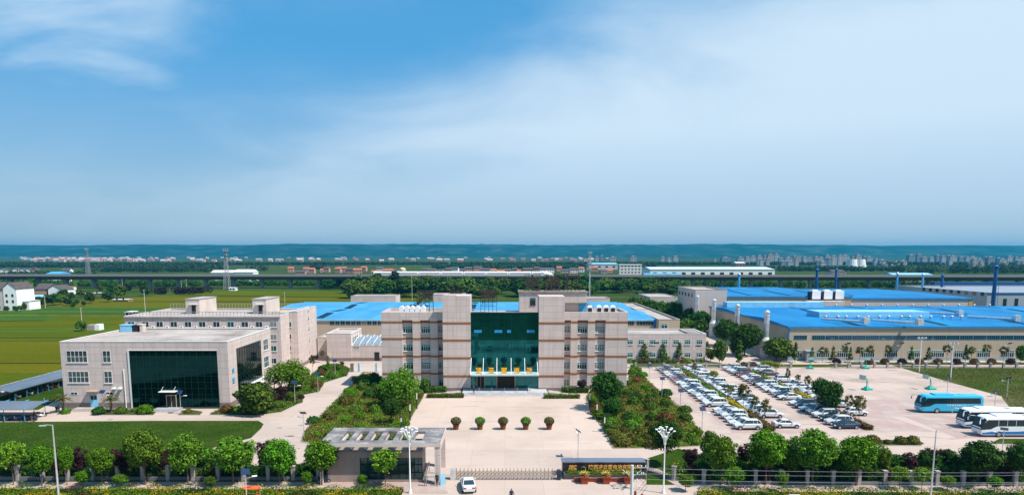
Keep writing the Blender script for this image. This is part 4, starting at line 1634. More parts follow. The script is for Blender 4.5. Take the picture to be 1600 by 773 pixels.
# roof tanks of the wings
tk = []
for px in (627, 635.5, 643.5, 652, 660.5):
    x, z = W(px, 479, 153.5)
    t = thing('roof_tank', None, 'tank', (x, 153.5, hw_w - .59), group='white arched roof tanks on the left wing')
    mb = MB()
    prof = [(-.52, 0), (.52, 0), (.52, 1.3), (.36, 1.62), (0, 1.78), (-.36, 1.62), (-.52, 1.3)]
    n = len(prof)
    mb.add([(a, 0, b) for a, b in prof] + [(a, 1.4, b) for a, b in prof], [tuple(range(n)), tuple(reversed(range(n, 2 * n)))] + [(i, n + i, n + (i + 1) % n, (i + 1) % n) for i in range(n)])
    part('tank_shell', mb, M['white'], t)
    mb = MB()
    mb.cyl(0, .7, 1.75, 2.0, .12, n=8)
    part('cap', mb, M['grey_metal'], t)
    tk.append(t)
rank(tk, 'white arched tank on the roof of the left wing, #')
tk = []
for px in (922, 936.5, 947.5, 958):
    x, z = W(px, 479, 153.5)
    t = thing('roof_chiller', None, 'air conditioner', (x, 153.5, hw_w - .59), group='roof chillers on the right wing')
    mb = MB()
    mb.box(-.55, 0, 0, .55, 1.3, 1.6)
    mb.add([(-.55, 0, 1.6), (.55, 0, 1.6), (.55, 1.3, 1.6), (-.55, 1.3, 1.6), (-.3, .3, 1.85), (.3, .3, 1.85), (.3, 1, 1.85), (-.3, 1, 1.85)], [(0, 1, 5, 4), (1, 2, 6, 5), (2, 3, 7, 6), (3, 0, 4, 7), (4, 5, 6, 7)])
    part('casing', mb, M['white'], t)
    mb = MB()
    mb.box(-.45, -.05, .3, .45, .0, 1.3)
    part('grille', mb, M['dark'], t)
    tk.append(t)
rank(tk, 'white roof chiller with dark grille on the right wing, #')

# ------------------------------------------------------------ left office block with the big glass front
LY = 131.2
LH = 13.2
lt, a, d = flat_building('glass_front_building', 'three-storey pale stone building with dark teal glass front and flat roof', 'office building', -86.3, -53.8, LY, 155.7, LH, 'tile', plinth=1.2, roofz=.35)
lx = lambda px, py: W(px, py, LY)[0] + 70.05
lz = lambda py: W(200, py, LY)[1]
# glass front, three panes deep in a shallow reveal frame
ga, gb, gz0, gz1 = lx(202, 547.5), lx(341.5, 600), .35, lz(547.5)
mb = MB()
mb.box(ga, -.10, gz0, gb, .05, gz1)
part('curtain_wall', mb, M['glass_dark'], lt)
mb = MB()
for i in range(14):
    x = ga + (gb - ga) * i / 13
    mb.box(x - .03, -.14, gz0, x + .03, -.02, gz1)
for j in range(10):
    z = gz0 + (gz1 - gz0) * j / 9
    mb.box(ga, -.13, z - .025, gb, -.02, z + .025)
part('mullions', mb, M['mullion'], lt)
mb = MB()
mb.box(ga - .35, -.16, 0, ga - .03, .05, gz1 + .03)
mb.box(ga - .35, -.16, gz1 + .03, gb + .03, .05, gz1 + .12)
part('glass_surround', mb, M['frame'], lt)
for x0p, x1p, yt_, yb_, c_ in [(104, 136.5, 547.5, 566, 5), (160.5, 173, 547.5, 566, 2), (106.5, 139, 579.5, 597.5, 5), (163, 175.5, 579.5, 598, 2)]:
    xa, xb = lx(x0p, (yt_ + yb_) / 2), lx(x1p, (yt_ + yb_) / 2)
    z0, z1 = lz(yb_), lz(yt_)
    window(lt, (xa + xb) / 2, -.01, z0, xb - xa, z1 - z0, c_, 2)
for x0p, x1p in ((110.5, 121.5), (165.5, 177)):
    xa, xb = lx(x0p, 614), lx(x1p, 614)
    window(lt, (xa + xb) / 2, -.01, lz(616.5), xb - xa, .6, 2, 1, sill=False)
xd = lx(147.5, 628)
mb = MB()
mb.box(xd - .75, -.08, .35, xd + .75, .02, 2.75)
dr = part('door', mb, M['pale_blue'], lt)
mb = MB()
mb.box(xd - .6, -.11, 1.85, xd - .06, -.07, 2.6)
mb.box(xd + .06, -.11, 1.85, xd + .6, -.07, 2.6)
part('glass', mb, M['dark'], dr)
mb = MB()
for k in range(3):
    mb.box(xd - 3.2, -2.6 + k * .4, .03, xd + 2.2, -.2 if k == 2 else -2.6 + (k + 1) * .4, .12 * (k + 1))
part('steps', mb, M['kerb'], lt)
mb = MB()
mb.box(xd - 1.1, -1.1, 3.55, xd + 1.1, .0, 3.68)
part('door_canopy', mb, M['timber'], lt)
for px in (180, 189.5):
    mb = MB()
    x = lx(px, 612)
    mb.box(x - .3, -.75, 4.0, x + .3, -.02, 4.25)
    part('wall_lamp', mb, M['white'], lt)
for p0, p1 in (((193.5, 577), (199, 638)),):
    x = lx(196, 610)
    mb = MB()
    mb.tube([(x, -.12, .2), (x, -.12, 7.9)], .08, n=6)
    part('downpipe', mb, M['white'], lt)
mb = MB()
xm = lx(265.5, 608)
mb.box(xm - 1.6, -1.5, 3.55, xm + 1.6, -.14, 3.66)
for s in (-1.2, 1.2):
    mb.tube([(xm + s, -.15, 4.4), (xm + s, -1.3, 3.65)], .03, n=5)
part('entrance_canopy', mb, M['white'], lt)
mb = MB()
xm = lx(268.5, 625)
mb.box(xm - 1.0, -.24, .35, xm - .88, -.12, 2.8)
mb.box(xm + .88, -.24, .35, xm + 1.0, -.12, 2.8)
mb.box(xm - .88, -.24, 2.65, xm + .88, -.12, 2.8)
mb.box(xm - .04, -.22, .35, xm + .04, -.12, 2.65)
f = part('door_frame', mb, M['timber'], lt)
mb = MB()
mb.box(xm - .88, -.17, .35, xm + .88, -.11, 2.65)
part('door', mb, M['dark'], f)
mb = MB()
for k in range(3):
    mb.box(xm - 2.6, -3.0 + k * .4, .03, xm + 2.2, -.2 if k == 2 else -3.0 + (k + 1) * .4, .12 * (k + 1))
part('steps', mb, plain('grey_step_stone', (0.33, 0.33, 0.34)), lt)
# east side: glass, windows, blue characters
ex = 16.25
ye = lambda px: -(-53.8) * FPX / (789 - px) * 1.0 - LY - .3
mb = MB()
y0_, y1_ = 4.2, 17.6
mb.box(ex, y0_, .4, ex + .1, y1_, 11.3)
part('side_glass', mb, M['glass_dark'], lt)
mb = MB()
for i in range(11):
    y = y0_ + (y1_ - y0_) * i / 10
    mb.box(ex + .02, y - .03, .4, ex + .14, y + .03, 11.3)
for j in range(9):
    z = .4 + 10.9 * j / 8
    mb.box(ex + .02, y0_, z - .025, ex + .13, y1_, z + .025)
part('mullions', mb, M['mullion'], lt)
for z in (8.7, 4.8):
    window(lt, ex + .01, 20.9, z, 3.0, 2.5, 3, 2, 'E')
for y in (19.6, 22.4):
    window(lt, ex + .01, y, 2.1, 1.2, .7, 2, 1, 'E')
mb = MB()
mb.box(ex + .1, 10.6, 3.0, ex + 2.4, 19.0, 3.15)
for y in (10.9, 18.7):
    mb.box(ex + 2.2, y - .1, .02, ex + 2.4, y + .1, 3.0)
part('side_canopy', mb, M['frame'], lt)
for ch, z in (('食', 6.9), ('堂', 4.9)):
    me = text_mesh(ch, 1.15, .05, M['mid_blue_steel'], bold=.02)
    o = link('letter', me, lt, (ex + .08, 2.0, z), math.pi / 2)
# things on its flat roof
ru = []
for px, w_, h_, nm, mt, lab in [(197, 2.6, 1.6, 'water_tank', 'pale_blue', 'pale blue water tank on the roof corner of the glass-front building'), (213, 1.6, 1.5, 'roof_cabinet', 'dark', 'dark open cabinet beside the pale blue roof tank'), (219.5, 1.0, 1.7, 'roof_chimney', 'render_wall', 'small pale chimney block right of the dark roof cabinet')]:
    x, y = G(px, 518, LH - .3)
    mb = MB()
    mb.box(-w_ / 2, 0, 0, w_ / 2, 1.5, h_ - .2)
    mb.box(-w_ / 2 - .08, -.08, h_ - .2, w_ / 2 + .08, 1.58, h_)
    solo(nm, mb, M[mt], lab, 'roof box', (x, y, LH - .33))

# ------------------------------------------------------------ dormitory behind it
DY = 172.0
DH = W(300, 488, DY)[1]
dx0, dx1 = W(194, 488, DY)[0], W(437.5, 488, DY)[0]
dt, a, d = flat_building('dormitory_block', 'long four-storey pale dormitory with railed roof behind the glass-front building', 'dormitory', dx0, dx1, DY, 196, DH - .9, 'tile', plinth=1.0)
cx_ = (dx0 + dx1) / 2
rows_z = [W(0, y, DY)[1] for y in (511, 531, 548.5, 568)]
for i in range(12):
    px = 205 + i * 22.2
    if px > 440:
        break
    for k, z in enumerate(rows_z):
        if k and px < 395:
            continue
        x = W(px, 505 + 19 * k, DY)[0] - cx_
        window(dt, x, -.01, z, 1.75, 1.45, 2, 1)
        ac_unit(dt, x - 1.7, 0, z - .35)
mb = MB()
n = 44
for i in range(n + 1):
    x = -a + .2 + (2 * a - .4) * i / n
    mb.box(x - .05, .1, DH - .82, x + .05, .2, DH + .1)
mb.box(-a, .08, DH + .1, a, .24, DH + .2)
for i in range(n + 1):
    x = -a + .2 + (2 * a - .4) * i / n
    mb.box(x - .04, d - .3, DH - .82, x + .04, d - .22, DH + .5)
mb.box(-a, d - .32, DH + .5, a, d - .2, DH + .6)
part('railing', mb, M['grey_metal'], dt)
mb = MB()
mb.box(-a, -.35, DH - 1.15, a, .0, DH - .95)
part('cornice', mb, M['render_wall'], dt)
mb = MB()
mb.box(-a - 1.7, 3.5, 0, -a - .02, 6.4, DH - .3)
part('stair_glazing', mb, M['glass_dark'], dt)
mb = MB()
mb.box(-a - 1.9, 3.3, DH - .3, -a, 6.6, DH - .1)
part('stair_roof', mb, M['frame'], dt)
for k, (p0, p1) in enumerate(((288.5, 330), (393, 431))):
    Dp = 184.0
    x0, z0 = W(p0 + 1, 467.5, Dp)
    xf, _ = W(p0 + 22.5, 470, Dp)
    x1 = xf
    mb = MB()
    yb = Dp - DY
    mb.box(x0 - cx_, yb, DH - 1.4, x1 - cx_, yb + 11, z0)
    ph = part('stair_penthouse', mb, M['render_wall'], dt)
    mb = MB()
    mb.box(x0 - cx_ - .15, yb - .15, z0, x1 - cx_ + .15, yb + 11.15, z0 + .15)
    part('coping', mb, M['kerb'], ph)
    mb = MB()
    mb.box(x0 - cx_ + 1.6, yb - .05, DH - 1.38, x0 - cx_ + 2.7, yb + .05, DH + 1.0)
    part('door', mb, M['dark'], ph)
    mb = MB()
    mb.box(x0 - cx_ + .9, yb - .9, DH + 1.15, x0 - cx_ + 3.3, yb, DH + 1.25)
    part('canopy', mb, M['frame'], ph)
# right gable block of the dormitory
RY = 179.0
rh_ = W(455, 486.5, RY)[1]
rx0, rx1 = W(437.5, 500, RY)[0] - .3, W(464.3, 487, RY)[0]
rt_, ra, rd = flat_building('dormitory_wing', 'four-storey pale gable-end wing at the right end of the dormitory', 'dormitory', dx1 + .05, rx1, RY, 197.2, rh_ - .02, 'tile', plinth=1.0)
rc = (dx1 + .05 + rx1) / 2
for y_ in (511, 530, 548, 567.5):
    x = W(450, y_, RY)[0] - rc
    window(rt_, x, -.01, W(0, y_, RY)[1], 2.0, 1.45, 2, 1)
    ac_unit(rt_, x - .3, 0, W(0, y_, RY)[1] - 1.0)
for z in (11.6, 8.6, 5.3, 2.2):
    window(rt_, ra + .01, 10.0, z, 1.0, 1.6, 1, 2, 'E')
window(rt_, ra + .01, 10.0, 14.0, 1.5, .6, 2, 1, 'E', sill=False)

# ------------------------------------------------------------ light-blue-roofed factory behind
FH = 10.0
k_ = (30 - FH)
fx0, fx1 = -4.35 * k_, 2.42 * k_
fy0, fy1 = G(0, 494.5, FH)[1], G(0, 469, FH)[1]


def factory(name, label, x0, x1, y0, y1, h, wall, roof, rise=1.2, nr=2, strips=(), strip_w=1.5, trim='blue_trim', strip_skew=0):
    t = thing(name, label, 'factory', ((x0 + x1) / 2, y0, 0))
    a, d = (x1 - x0) / 2, y1 - y0
    mb = MB()
    mb.box(-a, 0, 0, a, d, h - .12)
    part('wall', mb, M[wall], t)
    # shallow ridged roof: nr ridges along x
    mb = MB()
    ys = [d * i / (2 * nr) for i in range(2 * nr + 1)]
    zs = [h + (rise if i % 2 else 0) for i in range(2 * nr + 1)]
    for i in range(2 * nr):
        mb.add([(-a - .3, ys[i], zs[i]), (a + .3, ys[i], zs[i]), (a + .3, ys[i + 1], zs[i + 1]), (-a - .3, ys[i + 1], zs[i + 1])], [(0, 1, 2, 3)])
    poly = [(y, z) for y, z in zip(ys, zs)] + [(d, h - .11), (0, h - .11)]
    for s in (-1, 1):
        vs = [(s * (a + .28), y, z) for y, z in poly]
        f_ = tuple(range(len(poly)))
        mb.add(vs, [f_ if s > 0 else f_[::-1]])
    rf_ = part('roof', mb, M[roof], t)
    mb = MB()
    mb.box(-a - .35, -.35, h - .55, a + .35, -.02, h + .06)
    mb.box(-a - .35, d + .02, h - .55, a + .35, d + .3, h + .06)
    mb.box(-a - .4, 0, h - .5, -a - .31, d, h + .1)
    mb.box(a + .31, 0, h - .5, a + .4, d, h + .1)
    part('gutter', mb, M[trim], t)
    for xs_, i0, sk in strips:      # translucent strips lying on one slope
        i = i0
        sm = MB()
        e0, e1 = .10, .86
        ya, yb_ = ys[i] + (ys[i + 1] - ys[i]) * e0, ys[i] + (ys[i + 1] - ys[i]) * e1
        za, zb_ = zs[i] + (zs[i + 1] - zs[i]) * e0 + .05, zs[i] + (zs[i + 1] - zs[i]) * e1 + .05
        sm.add([(xs_, ya, za), (xs_ + strip_w, ya, za), (xs_ + strip_w + sk, yb_, zb_), (xs_ + sk, yb_, zb_)], [(0, 1, 2, 3)])
        part('roof_light', sm, M['skylight'], t)
    return t, a, d, ys, zs


fx_ = (fx0 + fx1) / 2
st = []
for j in range(4):
    for x in (-62, -38, -14, 10, 32):
        st.append((x - fx_ - j * 0, j, 0))
ft, a, d, ys, zs = factory('light_blue_roof_factory', 'wide factory hall with light blue sheet roof behind the main building', fx0, fx1, fy0, fy1, FH - .8, 'beige_clad', 'light_blue_roof', .8, 2, st, 2.6, 'pale_blue')
# clerestory windows
x = -86
for i in range(28):
    xx = -56 + i * 1.72
    window(ft, xx - fx_, -.02, W(0, 507.5, fy0)[1], 1.45, 1.5, 2, 1, sill=False, fr='grey_metal')
for xx, ww in ((44.5, 5.6), (36.2, 2.4)):
    window(ft, W(1008 if ww > 4 else 985, 505, fy0)[0] - fx_, -.02, W(0, 508, fy0)[1], ww, 1.6, 6 if ww > 4 else 3, 1, sill=False, fr='grey_metal')
mb = MB()
mb.box(a - .3, -.4, 0, a + .42, -.02, FH - .8)
part('downpipe', mb, M['blue_trim'], ft)
# annex with dark mesh roof to its right
ax0, ax1 = fx1 + .5, W(1060, 499, 218)[0]
at_, a2, d2 = flat_building('factory_annex', 'beige annex with dark flat roof at the right end of the light blue factory', 'annex', ax0, ax1, 216, 292, W(0, 499, 216)[1], 'beige_clad')
mb = MB()
for i in range(16):
    mb.box(-a2 + .6, 2 + i * 4.6, FH - 2.2, a2 - .5, 2.35 + i * 4.6, FH - 1.6)
mb.box(a2 - 1.6, 1, FH - 1.9, a2 - .6, 74, FH - 1.5)
part('roof_grid', mb, M['dark_roof'], at_)
window(at_, -a2 + 1.8, -.02, W(0, 513, 216)[1], 2.0, 1.6, 2, 2)
# small sheds poking up behind
for p0, p1, yt_, D, lab in [(548, 618, 462.5, 318, 'pale flat-roofed shed behind the light blue roof, left of the rooftop letters'), (676, 725, 460, 322, 'cream shed behind the roof between the first two rooftop letters'), (918, 953, 466, 306, 'low grey shed with sloping roof behind the right wing chillers')]:
    x0, z = W(p0, yt_, D)
    x1, _ = W(p1, yt_, D)
    flat_building('shed', lab, 'shed', x0, x1, D, D + 14, z, 'render_wall', roofz=.2)

# low buildings between dormitory and main building
BY = 191.0
x0, z = W(509.8, 521, BY)
x1 = W(548.5, 521, BY)[0]
bt, a, d = flat_building('workshop_building', 'low pale stone workshop with flat roof between dormitory and main building', 'workshop', x0, x1, BY, 205, z, 'tile', plinth=1.0)
mb = MB()
for i in range(4):
    mb.tube([(a - .05, .6 + i * 3, 3), (a - .05, .6 + i * 3, z - .7)], .12, n=6)
part('pilaster', mb, M['white'], bt)
window(bt, a + .01, 5, z - 3.4, 7, 2.2, 5, 2, 'E')
x2, z2 = W(548.7, 540, BY)
x3 = W(600, 540, BY)[0]
bt, a, d = flat_building('boiler_house', 'low pale building with slanting grey roof glazing beside the main building', 'workshop', x2, x3, BY + .3, 203, z2, 'tile', plinth=1.0)
for r_ in range(2):
    for i in range(5):
        mb = MB()
        xx = -a + .3 + i * 1.9
        yy = 1.0 + r_ * 5.2
        mb.add([(xx, yy, z2 + .15), (xx + 1.3, yy, z2 + .15), (xx + 2.2, yy + 4, z2 + 1.9), (xx + .9, yy + 4, z2 + 1.9)], [(0, 1, 2, 3)])
        mb.add([(xx, yy, z2 + .1), (xx + 1.3, yy, z2 + .1), (xx + 2.2, yy + 4, z2 + 1.85), (xx + .9, yy + 4, z2 + 1.85)], [(3, 2, 1, 0)])
        part('roof_glazing', mb, plain('grey_roof_glazing', (0.20, 0.25, 0.30), .3) if (r_, i) == (0, 0) else bpy.data.materials['grey_roof_glazing'], bt)
mb = MB()
for i in range(6):
    xx = -a + .05 + i * 1.9
    for r_ in range(2):
        mb.tube([(xx, 1 + r_ * 5.2, z2 + .1), (xx + .9, 5 + r_ * 5.2, z2 + 2.0)], .1, n=5)
part('roof_frame', mb, M['frame'], bt)
window(bt, W(557, 552, BY)[0] - (x2 + x3) / 2, -.01, 3.6, 1.6, .7, 2, 1, sill=False)
mb = MB()
mb.box(a - 2.8, -.06, .1, a - 1.4, .05, 2.6)
part('door', mb, M['dark'], bt)
x0, z = W(496, 527, 196)
x1 = W(509.5, 527, 196)[0]
flat_building('link_building', 'small pale link block just right of the dormitory gable', 'annex', x0, x1, 196, 204, z, 'render_wall')

# two-storey office right of the main building
OY2 = 190.0
oh = W(0, 521.5, OY2)[1]
ox0, ox1 = 27.9, W(1103.5, 521.5, OY2)[0]
ot, a, d = flat_building('two_storey_office', 'two-storey pale office with flat roof right of the main building', 'office building', ox0, ox1, OY2, G(0, 513.5, oh)[1], oh, 'tile', plinth=.7)
oc = (ox0 + ox1) / 2
for px in (984.5, 1002, 1020, 1038.5, 1056.5, 1074.5, 1093):
    for y_, in ((538,), (558,)):
        window(ot, W(px, y_ - 4, OY2)[0] - oc, -.01, W(0, y_, OY2)[1], 1.6, 1.5, 3, 2, mat='pane_teal' if px < 1040 else 'pane')
# shadowed stair roof, east corridor wall
mb = MB()
mb.box(a - 4.2, 3.4, oh - .5, a - .3, d - .3, oh - .1)
part('roof_step', mb, M['roof_flat'], ot)

# ------------------------------------------------------------ right-hand factories
P1H = 10.1
p1y0, p1y1 = 192.4, 267.8
st = []
for x in (100, 125, 150, 175, 200, 225):
    for j in range(4):
        st.append((x - 190.2 + (6 if j > 1 else 0), j, 0))
p1, a, d, ys, zs = factory('blue_roof_factory', 'large beige factory hall with deep blue sheet roof beyond the car park', 80.4, 300, p1y0, p1y1, P1H - .3, 'beige_clad', 'blue_roof', .7, 2, st, 2.0)
pc = (80.4 + 300) / 2
mb = MB()
mb.box(-a - .03, -.06, 0, -a + .35, .3, P1H - .9)
part('corner_trim', mb, M['blue_trim'], p1)
for i in range(24):
    if i in (2,) :
        pass
    px0 = 1270 + i * 21
    x = W(px0, 528, p1y0)[0] + 1.6
    if px0 > 1585:
        break
    window(p1, x - pc, -.02, 6.0, 3.65, 1.25, 6, 1, sill=False, fr='blue_trim', mat='pane')
window(p1, W(1250.5, 528, p1y0)[0] - pc, -.02, 6.0, 3.7, 1.25, 5, 1, sill=False, fr='blue_trim')
for px in (1243, 1286, 1318, 1356, 1392, 1429, 1465, 1501, 1537, 1574):
    window(p1, W(px, 552, p1y0)[0] - pc, -.02, .95, 3.8, 2.0, 6, 2, sill=False, fr='frame')
mb = MB()
mb.box(-a - .02, -.05, 0, a, .1, .85)
part('plinth', mb, M['pale_blue_grey'] if 'pale_blue_grey' in M else M.setdefault('pale_blue_grey', plain('blue_grey_render', (.25, .33, .38))), p1)
# raised monitors on its roof
for p0, p1_, yf, z_, dd in [(1136, 1287, 479.5, 12.2, 5), (1280, 1452, 495, 12.0, 9), (1160, 1300, 500, 10.6, 2)]:
    if dd == 2:
        continue
    D = G(0, yf, P1H + .3)[1]
    x0, x1 = W(p0, yf, D)[0], W(p1_, yf, D)[0]
    mb = MB()
    mb.box(x0 - pc, D - p1y0, P1H - .2, x1 - pc, D - p1y0 + dd, z_)
    part('roof_monitor', mb, M['pale_blue'], p1)
# spinning roof ventilators
vm = MB()
vm.cyl(0, 0, 0, .45, .3, n=10)
vm.lathe([(.3, .45), (.55, .65), (.55, .95), (.25, 1.2), (.05, 1.25)], n=12)
vmesh = vm.mesh('roof_ventilator', M['light_metal'])
for row, (yy, pxs) in enumerate([(478.5, list(range(1210, 1560, 24))), (497, [1290, 1309, 1322, 1340, 1356, 1374, 1388, 1408, 1421, 1438, 1454, 1474, 1487, 1502])]):
    for px in pxs:
        D = G(0, yy, P1H + .5)[1]
        x = W(px, yy, D)[0]
        link('roof_ventilator', vmesh, p1, (x - pc, D - p1y0, P1H + .35), 0, .85)
for px, yy in ((1350, 504), (1434, 506), (1498, 492), (1586, 500)):
    D = G(0, yy, P1H + .6)[1]
    x = W(px, yy, D)[0]
    mb = MB()
    mb.tube([(x - pc - 8, D - p1y0 + 9, P1H + .9), (x - pc, D - p1y0, P1H + .9)], .35, n=8)
    mb.box(x - pc - .3, D - p1y0 - .6, P1H + .3, x - pc + 1.3, D - p1y0 + .9, P1H + 2.1)
    part('roof_duct', mb, M['light_metal'], p1)
# small ground-floor door box
mb = MB()
xx = W(1262, 560, p1y0)[0] - pc
mb.box(xx - 1.1, -1.8, 0, xx + 1.1, -.07, 2.9)
mb.box(xx - 1.3, -2.0, 2.9, xx + 1.3, -.07, 3.05)
part('entrance_porch', mb, M['grey_clad'], p1)

# the factory road in front of the hall stays clear
# four silver stacks on its left side
stk = []
for k, D in enumerate((199, 224.5, 250, 272)):
    t = thing('exhaust_stack', None, 'chimney', (76.6 + (0 if k else 0), D, 0), group='silver exhaust stacks beside the blue-roof factory')
    mb = MB()
    mb.lathe([(.75, 6.0), (.75, 13.2), (.9, 13.2), (.9, 13.35), (.2, 13.9), (.05, 13.95)], n=16)
    part('stack', mb, M['light_metal'], t)
    mb = MB()
    mb.lathe([(1.5, 0), (1.5, 4.9), (.8, 5.9), (.76, 6.0)], n=18)
    part('scrubber_tank', mb, plain('pale_tank', (.5, .5, .48), .5) if k == 0 else bpy.data.materials['pale_tank'], t)
    mb = MB()
    mb.tube([(1.4, 0, 4.2), (2.2, 0, 5.2), (3.6, 0, 5.4)], .75, n=12)
    part('duct', mb, M['light_metal'], t)
    for z in (7.2, 9.5, 11.8):
        mb = MB()
        mb.lathe([(.79, z), (.79, z + .12)], n=14)
        part('band', mb, M['grey_metal'], t)
    stk.append(t)
for o, w_ in zip(stk, ('nearest', 'second nearest', 'third nearest', 'farthest')):
    o['label'] = f'silver exhaust stack on a pale tank beside the blue-roof factory, {w_} of four'

# second factory beyond
P2H = 13.5
D2 = 276.0
x20 = W(1137, 461, D2)[0]
st = [(x - 200, j, 0) for x in (105, 132, 160, 190, 220) for j in (0, 1)]
p2, a, d, ys, zs = factory('rear_blue_roof_factory', 'second beige factory hall with blue roof behind the large one', x20, W(1330, 461, D2)[0], D2, 352, P2H - .3, 'beige_clad', 'blue_roof', .8, 1, [(x - 115, 0, 0) for x in (100, 116, 130, 142)] + [(x - 115, 1, 0) for x in (104, 122, 138)], 1.4)
p2b, a, d, ys, zs = factory('rear_pale_factory', 'long pale-walled hall with blue roof at the back right', W(1331, 465, D2)[0], W(1523, 465, D2)[0], D2 + 1, 350, W(0, 465.5, D2 + 1)[1], 'pale_clad', 'blue_roof', .6, 1, [], 1.4)
mb = MB()
mb.box(a - 1.6, -.1, 0, a + .1, .1, W(0, 468, D2)[1])
part('orange_corner', mb, plain('orange_corner', (.55, .30, .10)), p2b)
p2c, a, d = flat_building('white_end_block', 'tall pale end block with a row of small windows behind the silver stacks', 'factory', W(1087, 452.5, 275)[0], W(1136.3, 452.5, 275)[0], 275, 303, W(0, 452.5, 275)[1], 'pale_clad')
for i in range(5):
    window(p2c, -a - .01, 5 + i * 5, 12.6, 1.8, 1.4, 2, 1, 'W', sill=False, fr='dark')
mb = MB()
mb.box(a - 3.2, -.06, 9.6, a - 1.2, .02, 9.9)
part('vent_louvre', mb, M['grey_metal'], p2c)
# chillers standing between
for i, px in enumerate((1275.5, 1294, 1312)):
    D = 274.0
    x, z = W(px, 453.5, D)
    t = thing('cooling_unit', ['leftmost', 'middle', 'rightmost'][i] + ' of three white cooling units on legs between the blue roofs', 'cooling unit', (x, D, 11.6))
    mb = MB()
    mb.box(-1.5, 0, .6, 1.9, 3, z - 11.8)
    mb.box(-1.0, .8, z - 11.8, 1.0, 2.4, z - 11.4)
    part('casing', mb, M['white'], t)
    mb = MB()
    for s in (-1.4, 1.6):
        mb.box(s, .1, 0, s + .2, .3, .6)
        mb.box(s, 2.7, 0, s + .2, 2.9, .6)
    mb.box(-2.2, .1, .2, -1.52, 2.9, z - 12.2)
    part('louvre', mb, M['dark'], t)
mb = MB()
x0_, x1_ = W(1262, 465, 272)[0], W(1318, 465, 272)[0]
mb.box(0, 0, 0, x1_ - x0_, 5, 11.6)
solo('chiller_platform', mb, M['render_wall'], 'pale plant-room box carrying the three cooling units', 'plant room', (x0_, 270.8, 0))
# far right hall
D3 = 292.0
p3, a, d = flat_building('grey_hall', 'grey-blue hall with blue cornice at the far right edge', 'factory', W(1543, 457, D3)[0], 330, D3, 360, W(0, 457, D3)[1], 'grey_clad', roofm='grey_roof')
mb = MB()
mb.box(-a, -.15, W(0, 460, D3)[1], a, .0, W(0, 457.5, D3)[1] - .1)
part('cornice', mb, M['blue_steel'], p3)
for px in (1570, 1588):
    window(p3, W(px, 472, D3)[0] - (W(1543, 457, D3)[0] + 330) / 2, -.02, W(0, 478, D3)[1], 1.5, 3.2, 1, 2, fr='dark', sill=False)
for i in range(2):
    for j in range(2):
        pass
for i in range(9):
    window(p3, -a - .01, 3 + i * 5.2, W(0, 470, D3)[1] + 2.0, 2.2, 1.6, 2, 1, 'W', fr='dark', sill=False)
mb = MB()
xw0, zw = W(1525, 445, 330)
mb.box(0, 0, zw - 1.8, 120, 3, zw)
mb.box(2, .2, 0, 118, 2.6, zw - 1.8)
solo('conveyor_gallery', mb, [M['blue_steel']], 'long blue roof ridge above the grey hall at far right', 'gallery', (xw0, 362, 0))

bs = []
for px, yt_, D, r_, mt in [(1155, 428, 358, .9, 'mid_blue_steel'), (1277, 421, 358, .95, 'blue_steel'), (1307, 421, 362, .8, 'blue_steel'), (1402.5, 427, 352, .7, 'mid_blue_steel'), (1442.5, 428.5, 352, .7, 'mid_blue_steel'), (1473, 430, 352, .9, 'blue_steel'), (1557, 416, 288, 1.0, 'blue_steel')]:
    x, z = W(px, yt_, D)
    t = thing('blue_stack', None, 'chimney', (x, D, 0), group='blue chimney stacks of the rear factories')
    mb = MB()
    mb.lathe([(r_, 0), (r_, z * .5), (r_ * .8, z - .8), (r_ * .8, z - .4)], n=12)
    mb.v = [(a_ * .8, b_ * .8, c_) for a_, b_, c_ in mb.v]
    part('shaft', mb, M[mt], t)
    mb = MB()
    mb.lathe([(r_ * 1.0, z - .4), (r_ * 1.05, z), (.2, z + .7), (.05, z + .75)], n=12)
    part('rain_cap', mb, M['light_metal'] if mt != 'blue_steel' else M['blue_steel'], t)
    mb = MB()
    for s in (-1, 1):
        mb.tube([(s * r_ * 1.35, -r_, 0), (s * r_ * .95, -r_ * .9, z * .8)], .07, n=4)
    for q in range(14):
        zz_ = z * .8 * q / 14
        mb.box(-r_ * 1.25, -r_ - .05, zz_, r_ * 1.25, -r_ + .02, zz_ + .1)
    part('ladder', mb, M[mt], t)
    bs.append(t)
rank(bs, 'blue painted chimney stack rising behind the blue roofs, # of them')

# low roof among trees behind the office
x0, z = W(1016, 464, 335)
flat_building('low_store', 'low grey-roofed store among the trees left of the pale end block', 'store', x0, W(1060, 464, 335)[0], 335, 365, z, 'render_wall', roofz=.2)

# ------------------------------------------------------------ village houses at left
hv = []


